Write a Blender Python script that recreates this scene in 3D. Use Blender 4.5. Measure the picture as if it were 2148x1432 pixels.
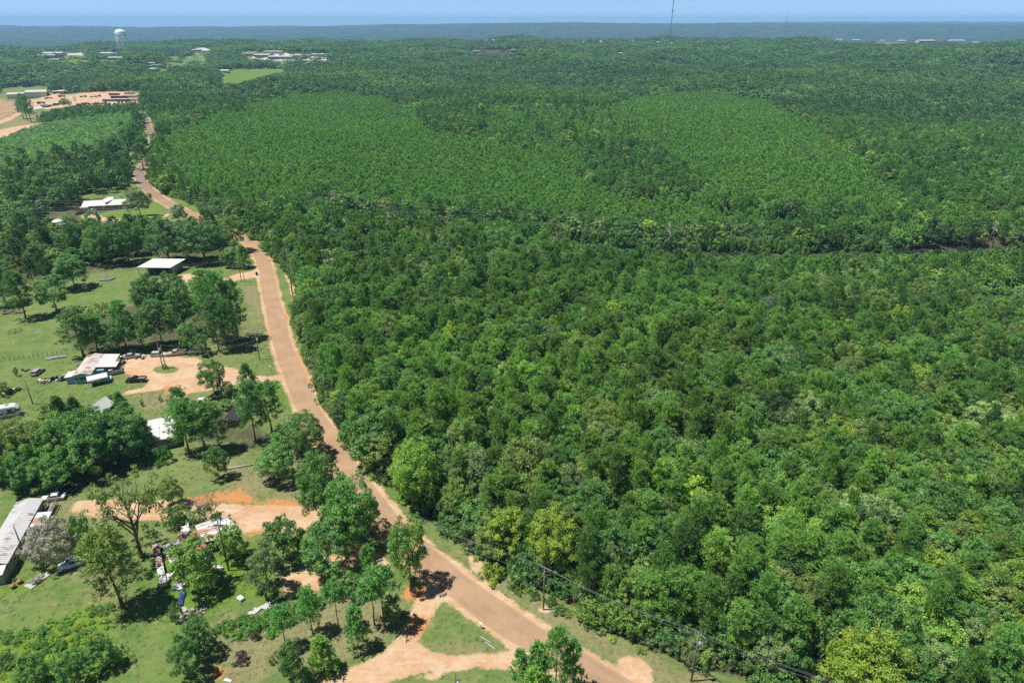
import bpy, bmesh, math, random
import numpy as np
from mathutils import Vector, Matrix

# ------------------------------------------------------------------ camera, sky, sun, exposure
SC = bpy.context.scene
COL = SC.collection
for o in list(bpy.data.objects):
    bpy.data.objects.remove(o)
R = math.radians
CAM_H, PITCH, FPX = 95.0, R(25.1), 1432.0
cam_d = bpy.data.cameras.new('camera')
cam = bpy.data.objects.new('camera', cam_d); COL.objects.link(cam)
cam_d.sensor_width = 36.0; cam_d.lens = 24.0
cam_d.clip_start = 0.5; cam_d.clip_end = 120000
cam.location = (0, 0, CAM_H); cam.rotation_euler = (R(90) - PITCH, 0, 0)
SC.camera = cam

SUN_EL, SUN_AZ = 69.0, -96.0      # azimuth in degrees clockwise from +Y (camera looks along +Y); sun stands to the left
w = bpy.data.worlds.new('World'); SC.world = w; w.use_nodes = True
nt = w.node_tree; nt.nodes.clear()
out = nt.nodes.new('ShaderNodeOutputWorld'); bg = nt.nodes.new('ShaderNodeBackground')
sky = nt.nodes.new('ShaderNodeTexSky'); sky.sky_type = 'NISHITA'; sky.sun_disc = False
sky.sun_elevation = R(SUN_EL); sky.sun_rotation = R(SUN_AZ)
sky.altitude = 2500; sky.air_density = 0.42; sky.dust_density = 0.0; sky.ozone_density = 8.0
bg.inputs['Strength'].default_value = 0.10
_tc = nt.nodes.new('ShaderNodeTexCoord'); _sx = nt.nodes.new('ShaderNodeSeparateXYZ'); _mx = nt.nodes.new('ShaderNodeMath'); _cx = nt.nodes.new('ShaderNodeCombineXYZ')
_mx.operation = 'MAXIMUM'; _mx.inputs[1].default_value = 0.003      # the sky goes on at its horizon colour just below eye level, down to the far hills
nt.links.new(_tc.outputs['Generated'], _sx.inputs[0]); nt.links.new(_sx.outputs[2], _mx.inputs[0])
for _i in (0, 1): nt.links.new(_sx.outputs[_i], _cx.inputs[_i])
nt.links.new(_mx.outputs[0], _cx.inputs[2]); nt.links.new(_cx.outputs[0], sky.inputs[0])
_hs = nt.nodes.new('ShaderNodeHueSaturation'); _hs.inputs['Saturation'].default_value = 0.86
nt.links.new(sky.outputs[0], _hs.inputs['Color']); nt.links.new(_hs.outputs[0], bg.inputs[0]); nt.links.new(bg.outputs[0], out.inputs[0])
sun_d = bpy.data.lights.new('sun', 'SUN'); sun_d.energy = 4.8; sun_d.angle = R(0.53); sun_d.color = (1.0, 0.955, 0.89)
sun = bpy.data.objects.new('sun', sun_d); COL.objects.link(sun)
sv = Vector((math.sin(R(SUN_AZ)) * math.cos(R(SUN_EL)), math.cos(R(SUN_AZ)) * math.cos(R(SUN_EL)), math.sin(R(SUN_EL))))
sun.rotation_euler = sv.to_track_quat('Z', 'Y').to_euler(); sun.location = (0, 0, 250)
vs = SC.view_settings
vs.view_transform = 'Standard'; vs.look = 'None'; vs.exposure = 0.5; vs.gamma = 1.0; vs.use_curve_mapping = False
SC.render.engine = 'CYCLES'
SC.cycles.max_bounces = 5; SC.cycles.diffuse_bounces = 3; SC.cycles.glossy_bounces = 2
SC.cycles.transmission_bounces = 3; SC.cycles.volume_bounces = 2; SC.cycles.transparent_max_bounces = 6
SC.cycles.use_denoising = False
SC.cycles.denoising_input_passes = 'RGB_ALBEDO_NORMAL'
SC.cycles.caustics_reflective = False; SC.cycles.caustics_refractive = False
SC.cycles.sample_clamp_indirect = 4.0

rng = np.random.default_rng(7)
random.seed(7)

# ------------------------------------------------------------------ image <-> ground helpers
sp_, cp_ = math.sin(PITCH), math.cos(PITCH)
def proj(x, y, z):
    """world -> photograph pixel (2148 x 1432)"""
    dz = z - CAM_H
    depth = y * cp_ - dz * sp_
    up = y * sp_ + dz * cp_
    depth = np.maximum(depth, 1e-3)
    return 1074 + FPX * x / depth, 716 - FPX * up / depth, depth

def smooth(a, b, v):
    t = np.clip((v - a) / (b - a), 0, 1)
    return t * t * (3 - 2 * t)

def flat_at(px, py):
    u, v = (px - 1074) / FPX, (716 - py) / FPX
    dx, dy, dz = u, cp_ + v * sp_, -sp_ + v * cp_
    t = CAM_H / -dz
    return (dx * t, dy * t)

ROAD_PX = [(303,246),(306,252),(311,269),(317,282),(322,300),(320,322),(308,338),(298,350),(293,362),(294,373),(300,386),(313,399),(329,412),(350,425),
 (374,438),(402,451),(433,464),(470,479),(500,493),(524,508),(540,526),(552,545),(558,566),(561,587),(565,608),(569,629),(574,650),(580,670),(585,691),
 (590,712),(598,740),(606,766),(617,787),(625,808),(634,829),(643,850),(653,870),(665,891),(679,912),(693,933),(707,955),(724,980),(742,1005),(762,1030),
 (784,1058),(808,1088),(842,1127),(882,1165),(932,1207),(990,1250),(1060,1300),(1130,1348),(1200,1392),(1260,1428),(1330,1466),(1420,1520)]
ROAD = np.array([flat_at(*p) for p in ROAD_PX])
ROAD = np.vstack([ROAD[0] + (ROAD[0] - ROAD[1]) * 3, ROAD])
def resample(P, step):
    P = np.asarray(P, float)
    d = np.r_[0, np.cumsum(np.hypot(*np.diff(P, axis=0).T))]
    n = max(2, int(d[-1] / step) + 1)
    s = np.linspace(0, d[-1], n)
    return np.c_[np.interp(s, d, P[:, 0]), np.interp(s, d, P[:, 1])]
def smooth_line(P, k=9, step=1.5):
    P = resample(P, step)
    Q = P.copy(); w_ = np.hanning(k + 2)[1:-1]; w_ /= w_.sum()
    for c in range(2):
        pad = np.r_[np.full(k // 2, P[0, c]), P[:, c], np.full(k // 2, P[-1, c])]
        Q[:, c] = np.convolve(pad, w_, 'valid')
    return Q
ROAD = smooth_line(ROAD, 11, 1.5)

def seg_dist(x, y, L, closed=False):
    L = np.asarray(L); x = np.asarray(x, float); y = np.asarray(y, float)
    best = np.full(x.shape, 1e9)
    n = len(L)
    for i in range(n if closed else n - 1):
        ax, ay = L[i]; bx, by = L[(i + 1) % n]
        ex, ey = bx - ax, by - ay; l2 = ex * ex + ey * ey + 1e-9
        t = np.clip(((x - ax) * ex + (y - ay) * ey) / l2, 0, 1)
        d = (x - ax - t * ex) ** 2 + (y - ay - t * ey) ** 2
        best = np.minimum(best, d)
    return np.sqrt(best)
def inside(x, y, L):
    L = np.asarray(L, float); x = np.asarray(x, float); y = np.asarray(y, float)
    r = np.zeros(x.shape, bool); n = len(L); j = n - 1
    for i in range(n):
        xi, yi = L[i]; xj, yj = L[j]
        if yi != yj:
            c = ((yi > y) != (yj > y)) & (x < (xj - xi) * (y - yi) / (yj - yi) + xi)
            r ^= c
        j = i
    return r
def sdist(x, y, L):
    """signed distance, positive inside; only exact near the polygon's box"""
    L = np.asarray(L, float)
    x = np.asarray(x, float); y = np.asarray(y, float)
    out_ = np.full(x.shape, -99.0)
    m = (x > L[:, 0].min() - 12) & (x < L[:, 0].max() + 12) & (y > L[:, 1].min() - 12) & (y < L[:, 1].max() + 12)
    if m.any():
        d = seg_dist(x[m], y[m], L, True)
        out_[m] = np.where(inside(x[m], y[m], L), d, -d)
    return out_
ROAD_C = ROAD[::8]
# a coarse-grid cache of the distance to the road keeps the terrain fast
_gx = np.arange(-900, 901, 12.0); _gy = np.arange(0, 1301, 12.0)
_GX, _GY = np.meshgrid(_gx, _gy, indexing='ij')
_RD = seg_dist(_GX, _GY, ROAD_C)
def road_dist_coarse(x, y):
    fx = np.clip((np.asarray(x) + 900) / 12.0, 0, len(_gx) - 1.001); fy = np.clip(np.asarray(y) / 12.0, 0, len(_gy) - 1.001)
    i = fx.astype(int); j = fy.astype(int); a = fx - i; b = fy - j
    return (_RD[i, j] * (1 - a) * (1 - b) + _RD[i + 1, j] * a * (1 - b) + _RD[i, j + 1] * (1 - a) * b + _RD[i + 1, j + 1] * a * b)

def hgt(x, y):
    x = np.asarray(x, float); y = np.asarray(y, float)
    d = np.hypot(x, y)
    rd = road_dist_coarse(x, y)
    left = (x < -60) & (d < 560)
    und = 6.5 * np.sin(x / 150 + 1.3) * np.cos(y / 135 + .5) + 3.4 * np.sin((x + .6 * y) / 74) + 2.4 * np.sin((y - .5 * x) / 52 + 1) - 4
    right = smooth(14, 130, rd) * smooth(-40, 60, x + (y - 250) * .55)
    wgt = np.maximum(.72 * right, smooth(600, 900, d) * smooth(20, 160, rd))
    h = und * wgt * (1 + .9 * smooth(900, 1600, d)) * (1 - smooth(3500, 5200, d) * .6)
    az = x / np.maximum(d, 1)
    # plateau of the town, valley behind it, long blue ridge, plain
    h += (17 + 12 * az) * smooth(950, 2300, d)
    h += -(58 + 10 * az) * smooth(3000, 4600, d)
    rr = d + 700 * np.sin(x / 2300 + .6) + 350 * np.sin(x / 900 + 2)
    top = 90 + 40 * az + 13 * np.sin(x / 1700 + 1.1) + 7 * np.sin(x / 620) * np.cos(x / 1130) + 4 * np.sin(x / 230 + y / 500)
    h += top * smooth(6500, 11000, rr) - 150 * smooth(12300, 14300, rr)
    h += (165 + 14 * np.sin(x / 900)) * smooth(-.1, .3, az) * smooth(14300, 16500, d)
    h += 10 * np.sin(x / 1100 + 2) * np.cos(y / 900) * smooth(4200, 6000, d)
    return h

def at(px, py):
    """photograph pixel -> point on the terrain"""
    u, v = (px - 1074) / FPX, (716 - py) / FPX
    dx, dy, dz = u, cp_ + v * sp_, -sp_ + v * cp_
    t = 60.0
    while t < 30000:
        s = max(.4, t * .004)
        if CAM_H + dz * (t + s) <= float(hgt(dx * (t + s), dy * (t + s))):
            lo, hi = t, t + s
            for _ in range(14):
                m = (lo + hi) / 2
                if CAM_H + dz * m <= float(hgt(dx * m, dy * m)): hi = m
                else: lo = m
            t = hi
            return Vector((dx * t, dy * t, float(hgt(dx * t, dy * t))))
        t += s
    return Vector((dx * t, dy * t, 0))
def poly(*pts):
    return np.array([at(*p)[:2] for p in pts])
def px_per_m(p):
    return FPX / proj(p.x, p.y, p.z)[2]

# ------------------------------------------------------------------ small object helpers
def link(o, parent=None):
    COL.objects.link(o)
    if parent is not None: o.parent = parent
    return o
def tag(o, label=None, cat=None, group=None, kind=None):
    if label: o['label'] = label
    if cat: o['category'] = cat
    if group: o['group'] = group
    if kind: o['kind'] = kind
    return o
def empty(name, loc=(0, 0, 0), rz=0.0, label=None, cat=None, group=None, scale=1.0):
    o = bpy.data.objects.new(name, None); link(o)
    o.empty_display_size = .3
    o.location = loc; o.rotation_euler = (0, 0, rz)
    o.scale = (scale,) * 3 if not hasattr(scale, '__len__') else scale
    return tag(o, label, cat, group)
def copy_tree(o, parent=None):
    c = o.copy(); COL.objects.link(c); c.parent = parent
    for ch in list(o.children): copy_tree(ch, c)
    return c

def np_mesh(name, verts, tris, mats=(), mat_idx=None, attrs=None, smooth_=False):
    """numpy triangles or quads -> mesh; attrs: {name: (domain, array)}"""
    me = bpy.data.meshes.new(name)
    verts = np.asarray(verts, np.float32).reshape(-1, 3); tris = np.asarray(tris, np.int32)
    k = tris.shape[1]
    me.vertices.add(len(verts)); me.vertices.foreach_set('co', verts.ravel())
    me.loops.add(tris.size); me.loops.foreach_set('vertex_index', tris.ravel())
    me.polygons.add(len(tris))
    me.polygons.foreach_set('loop_start', np.arange(0, tris.size, k, dtype=np.int32))
    me.polygons.foreach_set('loop_total', np.full(len(tris), k, np.int32))
    for m in mats: me.materials.append(m)
    if mat_idx is not None: me.polygons.foreach_set('material_index', np.asarray(mat_idx, np.int32))
    if smooth_: me.polygons.foreach_set('use_smooth', np.ones(len(tris), bool))
    me.update(calc_edges=True)
    for nm, (dom, arr) in (attrs or {}).items():
        arr = np.asarray(arr, np.float32)
        if arr.ndim == 1:
            a = me.attributes.new(nm, 'FLOAT', dom); a.data.foreach_set('value', arr)
        else:
            a = me.attributes.new(nm, 'FLOAT_VECTOR', dom); a.data.foreach_set('vector', arr.ravel())
    return me

class MB:
    """collects boxes, tubes and faces; build() links them as one mesh object"""
    def __init__(s): s.bm = bmesh.new()
    def box(s, c, size, rz=0.0, rx=0.0, ry=0.0, bevel=0.0):
        g = bmesh.ops.create_cube(s.bm, size=1.0)
        M = Matrix.Translation(c) @ Matrix.Rotation(rz, 4, 'Z') @ Matrix.Rotation(ry, 4, 'Y') @ Matrix.Rotation(rx, 4, 'X') @ Matrix.Diagonal((*size, 1))
        bmesh.ops.transform(s.bm, matrix=M, verts=g['verts'])
        if bevel:
            es = {e for v in g['verts'] for e in v.link_edges}
            bmesh.ops.bevel(s.bm, geom=list(es), offset=bevel, segments=2, affect='EDGES', profile=.6)
        return s
    def tube(s, pts, radii, n=6, cap=True):
        pts = [Vector(p) for p in pts]
        if not hasattr(radii, '__len__'): radii = [radii] * len(pts)
        rings = []
        for i, p in enumerate(pts):
            a = pts[max(i - 1, 0)]; b = pts[min(i + 1, len(pts) - 1)]
            t = (b - a).normalized() if (b - a).length > 1e-6 else Vector((0, 0, 1))
            ref = Vector((0, 0, 1)) if abs(t.z) < .9 else Vector((1, 0, 0))
            u = t.cross(ref).normalized(); v = t.cross(u)
            rings.append([s.bm.verts.new(p + (u * math.cos(2 * math.pi * k / n) + v * math.sin(2 * math.pi * k / n)) * radii[i]) for k in range(n)])
        for i in range(len(rings) - 1):
            for k in range(n):
                s.bm.faces.new((rings[i][k], rings[i][(k + 1) % n], rings[i + 1][(k + 1) % n], rings[i + 1][k]))
        if cap:
            s.bm.faces.new(rings[0][::-1]); s.bm.faces.new(rings[-1])
        return s
    def face(s, pts):
        vs_ = [s.bm.verts.new(p) for p in pts]; s.bm.faces.new(vs_); return s
    def prism(s, outline, y0, y1):
        """outline in (x,z), extruded along y"""
        a = [s.bm.verts.new((x, y0, z)) for x, z in outline]; b = [s.bm.verts.new((x, y1, z)) for x, z in outline]
        n = len(outline)
        s.bm.faces.new(a); s.bm.faces.new(b[::-1])
        for i in range(n): s.bm.faces.new((a[i], b[i], b[(i + 1) % n], a[(i + 1) % n]))
        return s
    def slab(s, quad, th):
        """a sheet through four corners with thickness th (downwards)"""
        t = [s.bm.verts.new(p) for p in quad]; b = [s.bm.verts.new((p[0], p[1], p[2] - th)) for p in quad]
        n = len(quad)
        s.bm.faces.new(t); s.bm.faces.new(b[::-1])
        for i in range(n): s.bm.faces.new((t[i], b[i], b[(i + 1) % n], t[(i + 1) % n]))
        return s
    def mesh(s, name, mat, smooth_=False):
        bmesh.ops.recalc_face_normals(s.bm, faces=s.bm.faces[:])
        me = bpy.data.meshes.new(name); s.bm.to_mesh(me); s.bm.free()
        if mat: me.materials.append(mat)
        if smooth_:
            for p in me.polygons: p.use_smooth = True
        return me
    def build(s, name, mat, parent=None, smooth_=False):
        me = s.mesh(name, mat, smooth_)
        return link(bpy.data.objects.new(name, me), parent)

# ------------------------------------------------------------------ materials
class NT:
    def __init__(s, name):
        s.m = bpy.data.materials.new(name); s.m.use_nodes = True
        s.t = s.m.node_tree; s.t.nodes.clear()
        s.out = s.t.nodes.new('ShaderNodeOutputMaterial')
    def n(s, typ, **kw):
        nd = s.t.nodes.new(typ)
        for k, v in kw.items():
            if k.startswith('i_'):
                key = k[2:]
                nd.inputs[int(key) if key.isdigit() else key.replace('_', ' ')].default_value = v
            else: setattr(nd, k, v)
        return nd
    def l(s, a, b): s.t.links.new(a, b)
    def noise(s, scale, detail=3, rough=.55, coord=None, dim='3D', dist=0):
        nd = s.n('ShaderNodeTexNoise'); nd.noise_dimensions = dim
        nd.inputs['Scale'].default_value = scale; nd.inputs['Detail'].default_value = detail
        nd.inputs['Roughness'].default_value = rough; nd.inputs['Distortion'].default_value = dist
        if coord is not None: s.l(coord, nd.inputs['Vector'])
        return nd.outputs[0]
    def ramp(s, fac, a, b, lo=0.0, hi=1.0):
        nd = s.n('ShaderNodeMapRange'); nd.interpolation_type = 'SMOOTHSTEP'
        s.l(fac, nd.inputs[0]); nd.inputs[1].default_value = a; nd.inputs[2].default_value = b
        nd.inputs[3].default_value = lo; nd.inputs[4].default_value = hi
        return nd.outputs[0]
    def mix(s, fac, a, b, blend='MIX'):
        nd = s.n('ShaderNodeMix'); nd.data_type = 'RGBA'; nd.blend_type = blend; nd.clamp_factor = True
        for sock, v in ((nd.inputs[0], fac), (nd.inputs[6], a), (nd.inputs[7], b)):
            if hasattr(v, 'is_linked') or hasattr(v, 'links'): s.l(v, sock)
            elif hasattr(v, '__len__'): sock.default_value = (*v, 1)
            else: sock.default_value = v
        return nd.outputs[2]
    def math(s, op, a, b=None):
        nd = s.n('ShaderNodeMath'); nd.operation = op
        for i, v in enumerate((a, b)):
            if v is None: continue
            if hasattr(v, 'links'): s.l(v, nd.inputs[i])
            else: nd.inputs[i].default_value = v
        return nd.outputs[0]
    def attr(s, name, typ='GEOMETRY'):
        nd = s.n('ShaderNodeAttribute'); nd.attribute_type = typ; nd.attribute_name = name; return nd
    def bsdf(s, color, rough=.8, spec=.3, metal=0.0, bump=None, bstr=.3, bdist=.05):
        nd = s.n('ShaderNodeBsdfPrincipled')
        if hasattr(color, 'links'): s.l(color, nd.inputs['Base Color'])
        else: nd.inputs['Base Color'].default_value = (*color, 1)
        if hasattr(rough, 'links'): s.l(rough, nd.inputs['Roughness'])
        else: nd.inputs['Roughness'].default_value = rough
        nd.inputs['Specular IOR Level'].default_value = spec; nd.inputs['Metallic'].default_value = metal
        if bump is not None:
            b = s.n('ShaderNodeBump'); b.inputs['Strength'].default_value = bstr; b.inputs['Distance'].default_value = bdist
            s.l(bump, b.inputs['Height']); s.l(b.outputs[0], nd.inputs['Normal'])
        s.l(nd.outputs[0], s.out.inputs[0]); return nd

_mats = {}
def paint(name, color, rough=.55, spec=.4, metal=0.0, dirt=.35, dirt_col=(.16, .13, .10), scale=1.4):
    """painted or plain surface with uneven weathering"""
    if name in _mats: return _mats[name]
    s = NT(name); co = s.n('ShaderNodeTexCoord').outputs['Object']
    n1 = s.noise(scale, 5, .65, co); n2 = s.noise(scale * 7, 3, .6, co)
    f = s.math('MULTIPLY', s.ramp(n1, .42, .8), dirt)
    c = s.mix(f, color, dirt_col)
    c = s.mix(s.ramp(n2, .35, .7, 0, .22), c, tuple(x * .7 for x in color))
    s.bsdf(c, rough, spec, metal, n2, .15, .02)
    _mats[name] = s.m; return s.m
def corrugated(name, color, rust, amount, axis='x', pitch=.35, rust_col=(.20, .075, .045), seed=0.0):
    """metal sheeting with ribs and rust that runs along the ribs"""
    if name in _mats: return _mats[name]
    s = NT(name); tc = s.n('ShaderNodeTexCoord').outputs['Object']
    mp = s.n('ShaderNodeMapping'); s.l(tc, mp.inputs[0]); mp.inputs['Location'].default_value = (seed, seed * 2, 0)
    mp.inputs['Scale'].default_value = (1, .18, 1) if axis == 'x' else (.18, 1, 1)
    n1 = s.noise(1.3, 5, .7, mp.outputs[0]); n2 = s.noise(.35, 2, .5, tc); n3 = s.noise(5, 3, .6, tc)
    f = s.math('ADD', s.math('MULTIPLY', n1, .75), s.math('MULTIPLY', n2, .5))
    f = s.ramp(f, .86 - amount * .42, .98 - amount * .42)
    rc = s.mix(n3, rust_col, tuple(min(1, x * 2.0) for x in rust_col))
    c = s.mix(s.math('MULTIPLY', f, rust), color, rc)
    c = s.mix(s.ramp(n3, .4, .75, 0, .25), c, tuple(x * .6 for x in color))
    s.bsdf(c, .5, .4, .0, n3, .15, .02)
    _mats[name] = s.m; return s.m
def glass_mat(name='window glass', col=(.02, .025, .03)):
    if name in _mats: return _mats[name]
    s = NT(name); s.bsdf(col, .08, .6); _mats[name] = s.m; return s.m

# ------------------------------------------------------------------ ground material (shared by ground, lanes and lots)
def earth_material():
    s = NT('earth')
    co = s.n('ShaderNodeTexCoord').outputs['Object']
    nL = s.noise(.018, 4, .6, co); nM = s.noise(.13, 5, .62, co, dist=.6); nS = s.noise(1.1, 5, .7, co); nF = s.noise(5.5, 3, .7, co)
    mp = s.n('ShaderNodeMapping'); s.l(co, mp.inputs[0]); mp.inputs['Rotation'].default_value = (0, 0, .5); mp.inputs['Scale'].default_value = (.25, 1.6, 1)
    nStreak = s.noise(.5, 4, .65, mp.outputs[0])
    g = s.mix(s.ramp(nM, .3, .7), (.074, .150, .030), (.155, .205, .058))
    g = s.mix(s.ramp(nS, .35, .72), g, (.105, .165, .040))
    g = s.mix(s.math('MULTIPLY', s.ramp(nL, .42, .62), .5), g, (.19, .20, .085))
    g = s.mix(s.math('MULTIPLY', s.ramp(nStreak, .5, .75), .45), g, (.20, .205, .10))
    g = s.mix(s.math('MULTIPLY', s.ramp(nF, .5, .72), .5), g, (.05, .09, .02))
    nP = s.noise(.33, 6, .72, co, dist=1.0)
    g = s.mix(s.math('MULTIPLY', s.ramp(nP, .52, .70), .75), g, (.235, .205, .11))
    g = s.mix(s.math('MULTIPLY', s.ramp(nP, .46, .30), .55), g, (.055, .115, .028))
    def m(name, w=.55, lo=.38, hi=.62):
        a = s.attr(name).outputs['Fac']
        nn = s.math('MULTIPLY', s.math('SUBTRACT', s.math('ADD', s.math('MULTIPLY', nM, .5), s.math('MULTIPLY', nS, .5)), .5), w * 4.2)
        nn2 = s.math('MULTIPLY', s.math('SUBTRACT', nF, .5), w * 1.5)
        return s.ramp(s.math('ADD', a, s.math('ADD', nn, nn2)), lo, hi)
    bright = s.mix(nS, (.075, .155, .022), (.150, .220, .035))
    c = s.mix(m('lush'), g, bright)
    dry = s.mix(s.ramp(nS, .3, .7), (.25, .215, .115), (.15, .17, .065))
    dry = s.mix(s.ramp(nF, .5, .7, 0, .6), dry, (.10, .085, .05))
    c = s.mix(m('dry', .8), c, dry)
    litter = s.mix(s.ramp(nS, .3, .7), (.045, .052, .024), (.095, .085, .048))
    c = s.mix(m('litter', .4), c, litter)
    dirt = s.mix(s.ramp(nM, .3, .7), (.43, .265, .145), (.51, .385, .265))
    dirt = s.mix(s.ramp(nS, .45, .8, 0, .7), dirt, (.38, .205, .10))
    dirt = s.mix(s.math('MULTIPLY', s.ramp(nF, .5, .72), .5), dirt, (.28, .18, .11))
    dirt = s.mix(s.math('MULTIPLY', s.ramp(s.noise(.45, 5, .7, co, dist=2.0), .50, .60), .55), dirt, (.42, .225, .105))
    dirt = s.mix(s.math('MULTIPLY', s.ramp(nStreak, .5, .7), .45), dirt, (.55, .45, .33))
    c = s.mix(m('dirt', .45), c, dirt)
    clay = s.mix(nS, (.42, .145, .05), (.46, .24, .10))
    c = s.mix(m('clay', .6), c, clay)
    road = s.mix(s.ramp(nM, .3, .7), (.275, .175, .105), (.385, .255, .155))
    road = s.mix(s.ramp(nS, .4, .8, 0, .45), road, (.26, .16, .095))
    road = s.mix(s.ramp(nStreak, .5, .75, 0, .35), road, (.33, .235, .17))
    wear = s.attr('wear').outputs['Fac']
    road = s.mix(s.math('MULTIPLY', wear, .6), road, (.36, .245, .16))
    road = s.mix(s.attr('grey').outputs['Fac'], road, (.17, .135, .125))
    c = s.mix(s.attr('road').outputs['Fac'], c, road)
    gravel = s.mix(nS, (.50, .48, .45), (.38, .36, .33))
    c = s.mix(m('pale', .3), c, gravel)
    far = s.mix(s.ramp(s.noise(.004, 10, .85, co), .4, .6), (.014, .030, .018), (.050, .075, .034))
    far = s.mix(s.ramp(s.noise(.0009, 6, .6, co), .66, .72, 0, .8), far, (.17, .20, .09))
    c = s.mix(s.attr('far').outputs['Fac'], c, far)
    h = s.math('ADD', s.math('MULTIPLY', nF, .5), nS)
    s.bsdf(c, .92, .12, 0, h, .5, .12)
    return s.m
EARTH = earth_material()

P = poly
LOT_BLUE = P((603,781),(585,785),(560,789),(520,786),(500,775),(470,768),(440,765),(415,750),(385,750),(330,744),(290,740),(262,748),(250,765),(262,785),
 (290,797),(310,803),(300,812),(262,822),(255,830),(300,822),(350,815),(378,818),(372,830),(348,845),(352,852),(372,845),(395,826),(440,818),(490,806),(540,800),(580,797),(607,799))
ISLAND = P((318,775),(328,768),(345,766),(365,768),(378,774),(370,781),(345,784),(325,782))
LOT_MID = P((300,1052),(380,1050),(400,1045),(440,1052),(470,1056),(530,1058),(590,1056),(640,1060),(700,1062),(705,1092),(650,1100),(640,1112),(600,1118),(560,1112),(510,1118),(495,1100),
 (450,1092),(400,1086),(340,1096),(280,1090),(230,1085),(180,1082),(150,1070),(160,1052),(215,1045))
LANE_LOW = P((905,1206),(938,1245),(905,1290),(880,1345),(900,1365),(960,1374),(1080,1366),(1122,1378),(1130,1400),(1060,1404),(1000,1400),(900,1408),(830,1425),(790,1442),(740,1470),(560,1470),
 (640,1440),(720,1405),(790,1375),(830,1340),(858,1300),(872,1255),(890,1225))
LANE_TOP = P((553,560),(530,568),(500,574),(470,582),(440,592),(446,597),(500,588),(530,581),(556,582))
PAD_R = P((592,562),(612,560),(622,590),(628,640),(618,645),(606,600))
PATCH_SAND = P((1297,1384),(1318,1371),(1350,1382),(1368,1405),(1372,1450),(1318,1450),(1293,1412))
YARD_TRUCK = P((50,212),(90,200),(120,196),(200,192),(300,198),(300,210),(290,218),(200,222),(160,228),(110,231),(60,225))
FIELD_RED = P((-60,214),(5,207),(36,216),(40,230),(20,243),(-60,262))
LANE_FAR1 = P((-60,272),(0,252),(44,231),(60,222),(64,227),(48,236),(4,259),(-60,284))
LANE_FAR2 = P((-60,300),(0,272),(40,264),(70,260),(70,266),(30,278),(0,292),(-60,320))
LANE_HOUSE = P((225,458),(262,458),(300,456),(345,450),(362,444),(366,448),(345,455),(300,461),(240,464),(180,462),(170,452),(190,448),(210,452))
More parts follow.
